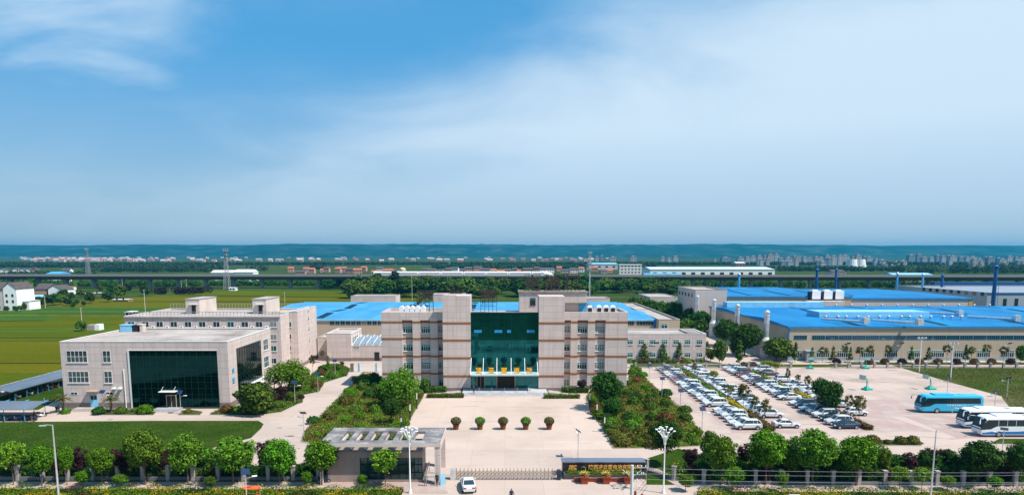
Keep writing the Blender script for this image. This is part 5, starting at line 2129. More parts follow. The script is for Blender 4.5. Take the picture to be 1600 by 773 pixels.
def big_house(px0, px1, yeave, yridge, ybase, label, depth=11, roofm='dark_roof', wall='white', gable=True):
    D = G(px0, ybase)[1]
    x0, ze = W(px0, yeave, D)
    x1, zr = W(px1, yridge, D)
    a = (x1 - x0) / 2
    t = thing('village_house', label, 'house', ((x0 + x1) / 2, D, 0))
    mb = MB()
    if gable:
        mb.prism([(-a, 0), (a, 0), (a, depth), (-a, depth)], 0, ze)
        mb.add([(-a, 0, ze), (a, 0, ze), (0, 0, zr), (-a, depth, ze), (a, depth, ze), (0, depth, zr)], [(0, 1, 2), (4, 3, 5)])
        part('wall', mb, M[wall], t)
        mb = MB()
        for s in (-1, 1):
            q = [(s * (a + .4), -.3, ze - .25), (0, -.3, zr + .15), (0, depth + .3, zr + .15), (s * (a + .4), depth + .3, ze - .25)]
            mb.add(q, [(0, 1, 2, 3) if s < 0 else (3, 2, 1, 0)])
            mb.add([(p[0], p[1], p[2] - .15) for p in q], [(3, 2, 1, 0) if s < 0 else (0, 1, 2, 3)])
        part('roof', mb, M[roofm], t)
    else:
        mb.prism([(-a, 0), (a, 0), (a, depth), (-a, depth)], 0, ze)
        part('wall', mb, M[wall], t)
        mb = MB()
        mb.add([(-a - .4, -.4, ze), (a + .4, -.4, ze), (a + .4, depth + .4, ze), (-a - .4, depth + .4, ze), (-a - .4, depth / 2, zr), (a + .4, depth / 2, zr)], [(0, 1, 5, 4), (2, 3, 4, 5), (1, 2, 5), (3, 0, 4), (3, 2, 1, 0)])
        part('roof', mb, M[roofm], t)
    fl = max(1, int(ze / 3.2))
    for k in range(fl):
        for s in (-.45, .4):
            mb = MB()
            mb.box(a * s - .55, -.07, .9 + 3.2 * k, a * s + .55, .04, 2.4 + 3.2 * k)
            part('window', mb, M['dark'], t)
    return t


big_house(3, 24, 450, 441.5, 485, 'tall white three-storey gabled house at the left edge of the photo', 14)
big_house(-22, 3, 452, 441, 485, 'dark-roofed house cut by the left edge of the photo', 12, wall='render_wall', gable=False)
big_house(24, 45, 470, 468.5, 484, 'low white annex right of the tall gabled house', 9, 'frame', gable=False)
big_house(72.5, 95, 452, 445.5, 466, 'white gabled house beyond the blue-roofed shed', 14)
big_house(54, 74, 451.5, 443, 466, 'brick house with dark roof beside the second gabled house', 12, wall='brick_wall', gable=False)
big_house(97, 106, 448, 447, 460, 'small pale house right of the gabled houses', 10, wall='white', roofm='red_roof', gable=False)
big_house(34, 73, 463.5, 461, 472, 'open blue-roofed shed between the white village houses', 10, 'pale_blue', 'brick_wall', False)
big_house(128, 141, 458.5, 458, 462, 'low brick shed in the village garden', 6, 'frame', 'brick_wall', False)
big_house(145, 168, 457.5, 457, 460.5, 'long low brick farm shed beyond the gardens', 6, 'frame', 'brick_wall', False)
big_house(176, 200, 468, 467, 471, 'low farm ruin with pale top beside a round tree', 6, 'render_wall', 'brick_wall', False)
big_house(357.5, 367.5, 449.8, 449, 454, 'tiny white hut in the fields by the lattice mast', 5, 'white', 'white', False)
# hut with white end in the wheat
x, y = G(148, 516)
t = thing('field_hut', 'small stone pump hut with white end wall in the wheat field', 'hut', (x, y, 0))
mb = MB()
mb.box(-3.1, 0, 0, 0, 3, 2.2)
part('wall', mb, M['kerb'], t)
mb = MB()
mb.box(0, -.1, 0, 1.9, 3.1, 2.4)
part('white_wall', mb, M['white'], t)
tree_px('farmid', 127, 501, 517, 9, label='bushy tree beside the small hut in the wheat field')

# ------------------------------------------------------------ boundary walls and fences
XW = -108.8
M['fence_shaded'] = plain('fence_base_shaded', (0.16, 0.155, 0.15), .85)  # base wall colour darkened to stand in for the shade of the front trees
t = thing('boundary_wall', 'white rendered boundary wall with grey posts beside the wheat field', 'wall', (XW, 120, 0))
mb = MB()
mb.box(-.12, -40, 0, .12, 95, 1.75)
part('panel', mb, M['white'], t)
mb = MB()
mb.box(-.22, -40, 1.75, .22, 95, 1.92)
part('coping', mb, M['kerb'], t)
pmm = MB()
pmm.box(-.2, -.2, 0, .2, .2, 1.75)
pmm = pmm.mesh('post', M['kerb'])
for i in range(30):
    link('post', pmm, t, (.0, -40 + i * 4.6, 0), 0, (1.3, 1, 1))


def fence_run(pts, label, pil_h, wall_h, gap, pil_w=.45, rail=True, wallm='kerb', pilm='render_wall', railm='grey_metal', rail_h=None):
    x0, y0 = pts[0]
    t = thing('boundary_fence', label, 'fence', (x0, y0, 0))
    pil = MB()
    pil.box(-pil_w / 2, -pil_w / 2, 0, pil_w / 2, pil_w / 2, pil_h)
    pil.box(-pil_w / 2 - .06, -pil_w / 2 - .06, pil_h, pil_w / 2 + .06, pil_w / 2 + .06, pil_h + .12)
    pm_ = pil.mesh('pillar', M[pilm])
    wm, rm = MB(), MB()
    for (xa, ya), (xb, yb_) in zip(pts[:-1], pts[1:]):
        L = math.hypot(xb - xa, yb_ - ya)
        n = max(1, round(L / gap))
        ux, uy = (xb - xa) / L, (yb_ - ya) / L
        nx_, ny_ = -uy, ux
        wt_ = .12
        vs = []
        for z in (0, wall_h):
            for px_, py_ in ((xa, ya), (xb, yb_)):
                for s in (-1, 1):
                    vs.append((px_ - x0 + nx_ * wt_ * s, py_ - y0 + ny_ * wt_ * s, z))
        wm.add(vs, [(0, 2, 6, 4), (3, 1, 5, 7), (4, 6, 7, 5), (0, 4, 5, 1), (2, 3, 7, 6)])
        for i in range(n + 1):
            link('pillar', pm_, t, (xa - x0 + ux * L * i / n, ya - y0 + uy * L * i / n, 0), math.atan2(uy, ux))
        rh2 = rail_h or pil_h - .15
        for z in (wall_h + .12, rh2):
            rm.tube([(xa - x0, ya - y0, z), (xb - x0, yb_ - y0, z)], .03, n=4)
        m_ = int(L / .28)
        for i in range(m_):
            px_, py_ = xa - x0 + ux * L * i / m_, ya - y0 + uy * L * i / m_
            rm.tube([(px_, py_, wall_h), (px_, py_, rh2 + .08)], .016, n=3)
    part('base_wall', wm, M[wallm], t)
    part('railing', rm, M[railm], t)
    return t


fence_run([(31, 179.3), (76, 179.3)], 'grey fence with square pillars behind the parked cars, left of the factory road', 1.35, .35, 3.6, .5, pilm='kerb', railm='hoop_green' if False else 'grey_metal')
fence_run([(88, 179.3), (160, 179.3)], 'low fence with square pillars between court and blue-roof factory', 1.35, .35, 3.45, .5, pilm='kerb', railm='mullion')
fence_run([(-72, 88.4), (-25, 88.4)], 'front fence of grey pillars and dark railings left of the gatehouse', 1.9, .5, 3.3, pilm='kerb', wallm='fence_shaded', railm='mullion')
fence_run([(19.6, 91.5), (22.6, 88.3), (26.2, 86.9), (70, 86.0)], 'front fence of grey pillars and dark railings right of the name wall', 1.9, .5, 3.4, pilm='kerb', wallm='fence_shaded', railm='mullion')  # darker pillar and base colours carry the tree shade here

# white gate with blue posts by the main building
gy_ = G(0, 580.5)[1]
t = thing('side_gate', 'white barred gate with bright blue posts beside the left wing', 'gate', (0, gy_, 0))
xa, xb = W(549, 580, gy_)[0], W(594, 580, gy_)[0]
mb = MB()
n = 34
for i in range(n + 1):
    mb.box(xa + (xb - xa) * i / n - .03, -.03, .15, xa + (xb - xa) * i / n + .03, .03, 1.75)
mb.box(xa, -.04, .1, xb, .04, .2)
mb.box(xa, -.04, 1.7, xb, .04, 1.8)
part('bars', mb, M['white'], t)
for px in (561, 588):
    mb = MB()
    x = W(px, 580, gy_)[0]
    mb.box(x - .14, -.14, 0, x + .14, .14, 2.3)
    part('post', mb, M['gate_blue'] if 'gate_blue' in M else M.setdefault('gate_blue', plain('bright_blue', (.02, .35, .5))), t)
mb = MB()
x = W(551, 580, gy_)[0]
mb.box(x - .5, -.4, 0, x + .3, .4, 2.2)
part('gate_pier', mb, M['plinth'], t)

# ------------------------------------------------------------ gatehouse
GY = 87.6
t = thing('gatehouse', 'low beige gatehouse under a big slotted concrete canopy', 'gatehouse', (-16.4, GY, 0))
zc = W(600, 692, 86.6)[1]
X0, X1 = -24.3 + 16.4, -8.45 + 16.4
Y0, Y1 = 86.4 - GY, G(0, 667.5, zc)[1] - GY
slots = [(-22.0, -20.75), (-20.05, -18.8), (-18.1, -16.85), (-16.15, -14.9), (-14.2, -12.95), (-12.25, -11.0)]
mb = MB()
th = .38
ya, yb_ = Y0 + 1.7, Y1 - 2.0
mb.box(X0, Y0, zc - th, X1, ya, zc)
mb.box(X0, yb_, zc - th, X1, Y1, zc)
cur = X0
for a_, b_ in slots:
    mb.box(cur, ya, zc - th, a_ + 16.4, yb_, zc)
    cur = b_ + 16.4
mb.box(cur, ya, zc - th, X1, yb_, zc)
M['canopy_top'] = ground_mat('weathered_grey_canopy', [(0.35, (0.13, 0.125, 0.135)), (0.52, (0.21, 0.20, 0.205)), (0.68, (0.38, 0.35, 0.33))], 0.5, 2.5, 0.2)
part('canopy', mb, M['canopy_top'], t)
mb = MB()
mb.box(X0 - .04, Y0 - .05, zc - th - .05, X1 + .04, Y0 - .005, zc + .03)
mb.box(X1 + .005, Y0, zc - th - .05, X1 + .06, Y1, zc + .03)
part('fascia', mb, M['render_wall'], t)
rx0, rx1 = W(512.5, 750, GY)[0] + 16.4, W(659.5, 730, GY)[0] + 16.4
rz_ = W(0, 705.5, GY)[1]
mb = MB()
wx0 = W(562.5, 730, GY)[0] + 16.4
wz0, wz1 = W(0, 748.5, GY)[1], W(0, 714.5, GY)[1]
mb.box(rx0, 0, 0, wx0, 6.6, rz_)
mb.box(wx0, 0, wz1, rx1, 6.6, rz_)
mb.box(wx0, 0, 0, rx1, 6.6, wz0)
mb.box(wx0, 1.2, wz0, rx1 - .3, 6.6, wz1)
part('wall', mb, tiled('beige_stone_cladding', (0.30, 0.235, 0.20), 1.7, 1.0, (0.72,), .02, off=.5), t)
# canopy supports: right portal frame and a rear wall
mb = MB()
mb.box(X1 - .75, Y0 + .05, 0, X1, Y0 + .8, zc - th)
mb.box(X1 - .75, Y1 - .9, 0, X1, Y1, zc - th)
mb.box(X1 - .45, Y0 + .8, zc - 1.3, X1 - .1, Y1 - .9, zc - th)
mb.box(X0, Y1 - .5, 0, X0 + .5, Y1, zc - th)
mb.box(X0 + 5, Y1 - .5, 0, X0 + 5.5, Y1, zc - th)
mb.box(X0 + .05, Y0 + .1, 0, X0 + .4, Y0 + .5, zc - th)
part('portal', mb, M['tile'], t)
mb = MB()
for i in range(7):
    xx = X0 + 2.2 + i * 1.9
    mb.box(xx, Y0 + .2, zc - th - .35, xx + .3, Y1 - .3, zc - th - .01)
part('beam', mb, M['render_wall'], t)
mb = MB()
mb.box(wx0 + .02, .12, wz0, rx1 - .02, .2, wz1)
gg = part('window_glass', mb, M['pane'], t)
mb = MB()
for i in range(9):
    x = wx0 + (rx1 - wx0) * i / 8
    mb.box(x - .05, .02, wz0, x + .05, .16, wz1)
for z in (wz0, wz0 + (wz1 - wz0) * .32, wz0 + (wz1 - wz0) * .68, wz1):
    mb.box(wx0, .03, z - .05, rx1, .17, z + .05)
part('window_frame', mb, M['mullion'], gg)
mb = MB()
for k in range(3):
    mb.box(rx1 + .1, .2 + k * 1.7, .03, X1 - .8, 1.6 + k * 1.7, .15 + k * .02)
part('steps', mb, M['kerb'], t)
mb = MB()
mb.tube([(rx1 + .5, .2, 0), (rx1 + .5, .2, 1.0), (rx1 + .5, 4, 1.6), (rx1 + .5, 4, .2)], .05, n=5)
part('handrail', mb, M['grey_metal'], t)

# ------------------------------------------------------------ retracting gate
gx0, gx1 = W(704, 740, 88.8)[0], W(876, 740, 88.8)[0]
t = thing('folding_gate', 'silver folding lattice gate closed across the entrance', 'gate', ((gx0 + gx1) / 2, 88.8, 0))
gw = (gx1 - gx0) / 2
mb = MB()
n = 26
for i in range(n):
    xa = -gw + .8 + (2 * gw - 1.4) * i / n
    xb = xa + (2 * gw - 1.4) / n
    for yy in (-.25, .25):
        mb.box(xa - .03, yy - .03, .12, xa + .03, yy + .03, 1.45)
        for z0 in (.25, .7):
            mb.tube([(xa, yy, z0), (xb, yy, z0 + .5)], .036, n=4)
            mb.tube([(xb, yy, z0), (xa, yy, z0 + .5)], .036, n=4)
    mb.box(xa - .05, -.3, .05, xa + .05, .3, .14)
    mb.lathe([(.03, 1.45), (.06, 1.52), (.01, 1.6)], xa, 0, 6)
part('lattice', mb, plain('champagne_steel', (.36, .29, .23), .45, .3), t)
mb = MB()
mb.box(-gw, -.35, .05, -gw + .7, .35, 1.5)
part('gate_motor', mb, M['light_metal'], t)
mb = MB()
mb.box(gw - .5, -.4, 0, gw, .4, 1.3)
part('gate_housing', mb, M['cloth_dark'], t)
mb = MB()
mb.box(-gw, -.32, .0, gw, -.28, .052)
mb.box(-gw, .28, .0, gw, .32, .052)
part('track', mb, M['grey_metal'], t)

# ------------------------------------------------------------ name wall
SY = 90.2
sx0, sx1 = W(879, 722, SY)[0], W(1007.5, 722, SY)[0]
zs_ = W(940, 722, SY)[1]
t = thing('name_wall', 'long black granite name wall with golden company lettering beside the gate', 'sign', ((sx0 + sx1) / 2, SY, 0))
sa = (sx1 - sx0) / 2
mb = MB()
mb.box(-sa, 0, 0, sa, 1.5, zs_)
part('wall', mb, M['black_stone'], t)
mb = MB()
mb.box(-sa - .12, -.1, zs_, sa + .12, 1.75, zs_ + .14)
part('coping', mb, glass_mat('black_granite_sky_sheen', (0.16, 0.18, 0.24), .15, .3), t)  # blue-grey sky reflection mixed into the colour of the polished black stone
mb = MB()
mb.box(-sa + .1, -1.5, 0, sa - .1, -1.25, .62)
mb.box(-sa + .1, -1.25, 0, -sa + .4, -.01, .62)
mb.box(sa - .4, -1.25, 0, sa - .1, -.01, .62)
mb.box(-sa + .4, -1.25, 0, sa - .4, -.01, .42)
part('planter', mb, M['dark_planter'] if 'dark_planter' in M else M.setdefault('dark_planter', plain('dark_grey_stone', (.07, .06, .055))), t)
hedge('clipped_hedge', (sx0 + sx1) / 2 - sa + .5, SY - 1.2, (sx0 + sx1) / 2 + sa - .5, SY - .2, .42, ['l_lime', 'l_green'], 'bright green clipped hedge in the planter of the black name wall', 3, 160, .07, z0=.42)


def wall_text(s, px, py, size, mat='gold', bold=.01, shear=0, name='letter', ext=.04):
    x, z = W(px, py, SY)
    o = link(name, text_mesh(s, size, ext, M[mat], bold=bold, shear=shear), t, (x - (sx0 + sx1) / 2, -.06, z))
    return o


for i, ch in enumerate('陕西凌云蓄电池有限公司'):
    wall_text(ch, 923 + i * 7.55, 731.4, .66, bold=.012)
wall_text('SEC', 894, 731.0, .62, bold=.02, shear=.25, name='initials')
wall_text('凌云电器', 894.5, 734.3, .30, bold=.008, name='small_lettering')
wall_text('SHAANXI LINGYUN STORAGE BATTERY CO.,LTD', 958, 734.6, .24, name='small_lettering', ext=.02)
mb = MB()
x, z = W(911.5, 731.5, SY)
pts = [(x - (sx0 + sx1) / 2 + .28 * math.cos(a_), -.06, z + .28 * math.sin(a_)) for a_ in [R(-50 + 15 * i) for i in range(15)]]
mb.tube(pts, .05, .02, n=6)
part('emblem', mb, plain('dull_gold', (.45, .36, .15), .4), t)
# terracotta trough with three planted pots
x0, x1 = W(897, 756, 87.7)[0], W(991, 756, 87.7)[0]
t = thing('flower_trough', 'long low terracotta trough in front of the black name wall', 'planter', ((x0 + x1) / 2, 88.0, 0))
ta = (x1 - x0) / 2
mb = MB()
n = 6
for i in range(n):
    xa = -ta + 2 * ta * i / n
    xb = xa + 2 * ta / n - .06
    mb.box(xa, -.35, .02, xb, .25, .42)
    mb.box(xa - .02, -.4, .42, xb + .02, .3, .5)
part('trough', mb, M['terracotta'], t)
mb = MB()
mb.box(-ta + .05, -.3, .5, ta - .1, .2, .53)
part('soil', mb, M['bark'], t)
pots = []
for px in (913, 947, 980):
    x, _ = W(px, 750, 87.2)
    o = thing('agave_pot', None, 'potted plant', (x, 87.15, 0), group='agave pots before the name wall')
    mb = MB()
    mb.add([(-.4, -.4, 0), (.4, -.4, 0), (.4, .4, 0), (-.4, .4, 0), (-.5, -.5, 1.0), (.5, -.5, 1.0), (.5, .5, 1.0), (-.5, .5, 1.0)], [(3, 2, 1, 0), (4, 5, 6, 7), (0, 1, 5, 4), (1, 2, 6, 5), (2, 3, 7, 6), (3, 0, 4, 7)])
    mb.box(-.56, -.56, .9, .56, .56, 1.05)
    part('pot', mb, M['terracotta'], o)
    mb = MB()
    for k in range(26):
        a_ = k * 2.4
        el = .35 + .9 * (k / 26)
        L = .95
        c_, s_ = math.cos(a_), math.sin(a_)
        r1, z1 = L * .5 * math.cos(el), 1.05 + L * .5 * math.sin(el)
        r2, z2_ = L * math.cos(el * .8), 1.05 + L * math.sin(el * .8) * .9
        w_ = .07
        mb.add([(-s_ * w_, c_ * w_, 1.05), (s_ * w_, -c_ * w_, 1.05), (c_ * r1 + s_ * w_, s_ * r1 - c_ * w_, z1), (c_ * r1 - s_ * w_, s_ * r1 + c_ * w_, z1), (c_ * r2, s_ * r2, z2_)], [(0, 1, 2, 3), (3, 2, 4)])
    part('leaves', mb, plain('agave_yellow', (.45, .36, .07), .6) if px == 913 else bpy.data.materials['agave_yellow'], o)
    pots.append(o)
rank(pots, 'terracotta pot with yellow spiky agave before the name wall, #')

# round clipped trees in pots on the plaza
pl = []
for k, px in enumerate((712.5, 750, 786, 821.5, 858)):
    x, y = G(px, 670.5)
    o = thing('topiary_pot', None, 'potted tree', (x, y, .03), group='round topiary pots on the plaza')
    mb = MB()
    mb.lathe([(.42, 0), (.52, .75), (.6, .78), (.6, .9), (.5, .9), (.48, .82)], n=16)
    part('pot', mb, M['pot'], o)
    me = None
    rs = np.random.RandomState(k)
    n = 1500
    dd = rs.normal(size=(n, 3))
    dd /= np.linalg.norm(dd, axis=1)[:, None]
    P = dd * np.array([.9, .9, .68]) * (1 - .15 * rs.rand(n) + .05 * rs.normal(size=n))[:, None] + np.array([0, 0, 1.5])
    nn = dd + .5 * rs.normal(size=(n, 3))
    nn /= np.linalg.norm(nn, axis=1)[:, None]
    link('crown', quad_mesh('crown', P, nn, .085 * rs.uniform(.6, 1.3, n), [M['l_olive' if k in (0, 2, 4) else 'l_green']]), o)
    pl.append(o)
rank(pl, 'clipped round shrub in a brown pot on the plaza, #')

# ------------------------------------------------------------ lamps
FL = {}


def flower_lamp():
    t = thing('plaza_lamp', None, 'street lamp')
    mb = MB()
    mb.cyl(0, 0, 0, 6.6, .11, .065, 12)
    mb.cyl(0, 0, 0, .5, .25, .2, 12)
    part('pole', mb, M['white'], t)
    mb = MB()
    for k in range(12):
        a_ = k * math.pi / 6
        c_, s_ = math.cos(a_), math.sin(a_)
        r_ = 1.05 if k % 2 else .75
        top = 8.15 if k % 2 else 8.4
        mb.tube([(.1 * c_, .1 * s_, 6.3), (.2 * c_, .2 * s_, 7.0), (.5 * r_ * c_, .5 * r_ * s_, 7.6), (r_ * c_, r_ * s_, top)], .032, n=5)
    mb.lathe([(.08, 6.3), (.17, 6.6), (.12, 7.0), (.22, 7.4), (.08, 7.5)], n=12)
    part('arms', mb, M['white'], t)
    for k in range(12):
        a_ = k * math.pi / 6
        r_ = 1.12 if k % 2 else .8
        top = 8.2 if k % 2 else 8.45
        l_ = MB()
        l_.lathe([(.06, -.1), (.16, -.04), (.18, .03), (.08, .06)], r_ * math.cos(a_), r_ * math.sin(a_), 10)
        l_.v = [(x_, y_, z_ + top) for x_, y_, z_ in l_.v]
        part('lamp_head', l_, [M['lamp']], t)
    return t


for px, lab in ((641, 'white flower-headed lamp post in front of the gatehouse'), (1036.5, 'white flower-headed lamp post beside the fence right of the name wall')):
    x, y = G(px, 770)
    place(FL, 'f', flower_lamp, (x, y, 0), .1, lab)


def solar_lamp(h=4.2):
    t = thing('solar_lamp', None, 'street lamp')
    mb = MB()
    mb.cyl(0, 0, 0, h, .06, .05, 8)
    mb.cyl(0, 0, 0, .9, .08, n=8)
    part('pole', mb, M['light_metal'], t)
    mb = MB()
    mb.add([(-.5, -.35, h - .15), (.5, -.35, h - .15), (.5, .35, h + .35), (-.5, .35, h + .35), (-.5, -.32, h - .2), (.5, -.32, h - .2), (.5, .38, h + .3), (-.5, .38, h + .3)], [(0, 1, 2, 3), (7, 6, 5, 4), (0, 4, 5, 1), (1, 5, 6, 2), (2, 6, 7, 3), (3, 7, 4, 0)])
    part('solar_panel', mb, M['solar'], t)
    mb = MB()
    mb.tube([(0, 0, h - .8), (.9, 0, h - .6)], .03, n=6)
    ar = part('arm', mb, M['light_metal'], t)
    mb = MB()
    mb.box(.7, -.12, h - .62, 1.3, .12, h - .52)
    part('lamp_head', mb, M['white'], ar)
    return t


SL = {}
grp = []
for px, py, rz in [(162, 646, 0), (283, 647, 0), (401, 648, 0), (461, 629, 0), (497, 613, 0), (524, 590, 0), (475, 684, 3.1)]:
    x, y = G(px, py)
    grp.append(place(SL, 'a', solar_lamp, (x, y, 0), rz, group='solar lamps'))
    grp[-1].name = 'solar_lamp'
rank(grp, 'solar panel lamp post along the left driveway, #')
grp = []
for px, py in [(1014, 598), (1034, 622), (1062.5, 644), (1096.5, 677)]:
    x, y = G(px, py)
    grp.append(place(SL, 'a', solar_lamp, (x, y, 0), 0, group='solar lamps'))
rank(grp, 'solar panel lamp post along the left edge of the car park, #')
x, y = G(903, 716)
place(SL, 'a', solar_lamp, (x, y, 0), 1.6, 'lone solar lamp post on the plaza behind the name wall')
grp = []
for px, py in [(1026, 566), (1090, 572), (1124, 562), (1139, 536), (1179, 556)]:
    x, y = G(px, py)
    grp.append(place(SL, 'b', lambda: solar_lamp(5.5), (x, y, 0), 3.14, group='solar lamps'))
rank(grp, 'tall solar lamp along the factory road left of the silver stacks, #')
grp = []
for px in (1324, 1407, 1488, 1575):
    x, y = G(px, 567)
    grp.append(place(SL, 'b', lambda: solar_lamp(5.5), (x, y, 0), 3.14, group='solar lamps'))
rank(grp, 'tall solar lamp before the blue-roof factory front, #')
grp = []
for px, py in ((1573, 621), (1553, 645), (1479, 622), (1337, 655)):
    x, y = G(px, py)
    grp.append(place(SL, 'a', solar_lamp, (x, y, 0), 3.0, group='solar lamps'))
rank(grp, 'solar lamp post standing around the court and buses, #')
x, y = G(1565, 713)
place(SL, 'a', solar_lamp, (x, y, 0), 2.5, 'solar lamp half hidden by trees below the white buses')
x, y = G(386, 790)
place(SL, 'a', solar_lamp, (x, y, 0), .4, 'solar lamp at the bottom edge beside the orange tricycle')
# tall court floodlight poles
grp = []
for px, yt, yb in [(1436, 529, 581), (1485, 538, 593)]:
    x, y = G(px, yb)
    _, z = W(px, yt, y)
    t = thing('floodlight_pole', None, 'light pole', (x, y, 0))
    mb = MB()
    mb.cyl(0, 0, 0, z, .13, .08, 10)
    part('pole', mb, M['white'], t)
    mb = MB()
    mb.box(-1.1, -.1, z, 1.1, .1, z + .12)
    for s in (-.9, 0, .9):
        mb.box(s - .25, -.35, z + .12, s + .25, .05, z + .45)
    part('floodlights', mb, M['light_metal'], t)
    grp.append(t)
rank(grp, 'tall white floodlight pole at the edge of the court grass, #')
# bollard lamps along the plaza
grp = []
for px, yt, yb in [(651.5, 610, 639), (641, 628, 657), (627, 650, 668), (921.5, 611, 639), (932.5, 628, 655), (944.5, 648, 675)]:
    x, y = G(px, yb)
    _, z = W(px, yt, y)
    t = thing('garden_lamp', None, 'lamp', (x, y, 0), group='garden lamps along the plaza')
    mb = MB()
    mb.box(-.1, -.1, 0, .1, .1, z * .55)
    part('post', mb, M['cloth_dark'], t)
    mb = MB()
    mb.box(-.09, -.09, z * .55, .09, .09, z * .92)
    part('lamp_shade', mb, M['white'], t)
    mb = MB()
    mb.box(-.14, -.14, z * .92, .14, .14, z)
    part('cap', mb, M['cloth_dark'], t)
    grp.append(t)
rank(grp, 'slim dark and white garden lamp beside the plaza, #')

# street light, poles and wires at the front
D = 80.0
x, z = W(82, 663, D)
t = thing('street_lamp', 'tall grey street lamp with short arm at the lower left', 'street lamp', (x, D, 0))
mb = MB()
mb.cyl(0, 0, 0, z, .13, .07, 10)
part('pole', mb, M['light_metal'], t)
mb = MB()
mb.tube([(0, 0, z - .05), (-.7, 0, z), (-1.3, 0, z - .1)], .045, n=6)
ar = part('arm', mb, M['light_metal'], t)
mb = MB()
mb.box(-1.6, -.13, z - .17, -.8, .13, z - .07)
part('lamp_head', mb, M['light_metal'], ar)

D1 = 64.0
x1_, z1_ = W(988, 726, D1)
t = thing('utility_pole', 'concrete utility pole with white insulators in front of the name wall', 'utility pole', (x1_, D1, 0))
mb = MB()
mb.cyl(0, 0, 0, z1_, .19, .13, 12)
part('pole', mb, M['frame'], t)
ins = MB()
arm = MB()
for k, zz_ in enumerate((z1_ - .25, z1_ - .95, z1_ - 1.6, z1_ - 2.2)):
    arm.tube([(-.0, 0, zz_), (1.5 - .25 * k, 0, zz_ + .03)], .025, n=5)
    for q in (.5, .9, 1.3 - .2 * k):
        ins.lathe([(.02, 0), (.055, .05), (.02, .1), (.055, .15), (.015, .22)], q, 0, 8)
        ins.v[-40:] = [(a_, b_, c_ + zz_ + .04) for a_, b_, c_ in ins.v[-40:]]
arm.tube([(0, 0, z1_ - 1.2), (-1.0, 0, z1_ - .45)], .05, n=5)
arm.tube([(0, 0, z1_ - 1.2), (.9, 0, z1_ - .5)], .04, n=5)
part('crossarm', arm, M['light_metal'], t)
part('insulators', ins, M['white'], t)
mb = MB()
for k in range(3):
    mb.tube([(1.3 - .2 * k, 0, z1_ - .3 - .6 * k), (1.5, .05, z1_ - 1.2 - .5 * k), (.9, .1, z1_ - 2.2 - .4 * k), (.35, 0, z1_ - 2.6 - .4 * k)], .02, n=4)
part('jumper_cable', mb, M['tyre'], t)
for k in range(2):
    mb = MB()
    mb.box(.25 + .7 * k, -.12, z1_ - 3.1 - .3 * k, .45 + .7 * k, .12, z1_ - 2.6 - .3 * k)
    part('fuse', mb, M['terracotta'], t)

D2_ = 75.0
x2_, z2__ = W(1463, 671, D2_)
t = thing('steel_pole', 'thin tall steel pole rising before the trees at lower right', 'utility pole', (x2_, D2_, 0))
mb = MB()
mb.cyl(0, 0, 0, z2__, .13, .05, 10)
part('pole', mb, M['light_metal'], t)
mb = MB()
mb.tube([(0, 0, z2__ - .2), (.55, 0, z2__ - .25)], .025, n=4)
mb.tube([(0, 0, z2__ - 4.6), (.45, 0, z2__ - 4.4)], .02, n=4)
for z in (z2__ - 2.0, z2__ - 3.4):
    mb.tube([(-.25, 0, z), (.3, 0, z)], .02, n=4)
part('bracket', mb, M['grey_metal'], t)

wires = []
for k, (za, zb_, sag) in enumerate([(744, 736.5, .25), (746.5, 738.5, .3), (755.5, 749.5, .35), (758, 751, .3)]):
    p0 = (x1_ + .4, D1 + .1, z1_ - .3 - .55 * k)
    xm_, zm_ = W(1320, za + 2, 69)
    xe, ze_ = W(1600, zb_, 74)
    pts = []
    for i in range(25):
        u = i / 24
        X = p0[0] + (xe + 12 - p0[0]) * u
        Yv = D1 + (74 - D1) * u
        Z = p0[2] + (ze_ - p0[2]) * u - sag * 4 * u * (1 - u)
        pts.append((X, Yv, Z))
    mb = MB()
    mb.tube(pts, .011, n=5)
    wires.append(solo('overhead_wire', mb, M['grey_metal'], ['highest', 'second highest', 'third highest', 'lowest'][k] + ' of the wires running right from the concrete pole', 'cable', group='overhead wires'))

# ------------------------------------------------------------ cars
PAINT = {'white': (.60, .61, .62), 'silver': (.42, .45, .48), 'grey': (.12, .13, .14), 'red': (.34, .02, .02), 'maroon': (.13, .015, .025), 'dark blue': (.018, .04, .09), 'black': (.015, .016, .018), 'light blue': (.28, .42, .52), 'champagne': (.40, .36, .31)}
for k, c in PAINT.items():
    m_, tt, b = newmat('paint_' + k.replace(' ', '_'))
    b.inputs['Base Color'].default_value = (*c, 1)
    b.inputs['Roughness'].default_value = .3
    b.inputs['Metallic'].default_value = .0 if k == 'white' else .3
    b.inputs['Coat Weight'].default_value = .6
    M['paint_' + k] = m_

CARG = {   # length, half width, height, profile top (x from the nose, z), cabin [base front, top front, top rear, base rear]
    'sedan': (4.65, .9, 1.46, [(0, .52), (.12, .70), (1.15, .92), (1.5, .96), (3.7, 1.02), (4.5, .98), (4.65, .72)], (1.25, 2.05, 3.25, 4.05), .97),
    'suv': (4.7, .94, 1.72, [(0, .62), (.12, .85), (1.15, 1.06), (1.4, 1.1), (4.45, 1.14), (4.62, 1.0), (4.7, .7)], (1.15, 1.85, 4.1, 4.55), 1.08),
    'hatchback': (4.15, .87, 1.52, [(0, .55), (.1, .74), (.95, .96), (1.2, 1.0), (3.85, 1.05), (4.05, .95), (4.15, .65)], (1.0, 1.75, 3.35, 4.0), .99),
    'minivan': (4.9, .93, 1.78, [(0, .62), (.1, .85), (.8, 1.05), (1.0, 1.1), (4.7, 1.14), (4.85, 1.0), (4.9, .6)], (.75, 1.65, 4.45, 4.82), 1.08),
}
CM = {}


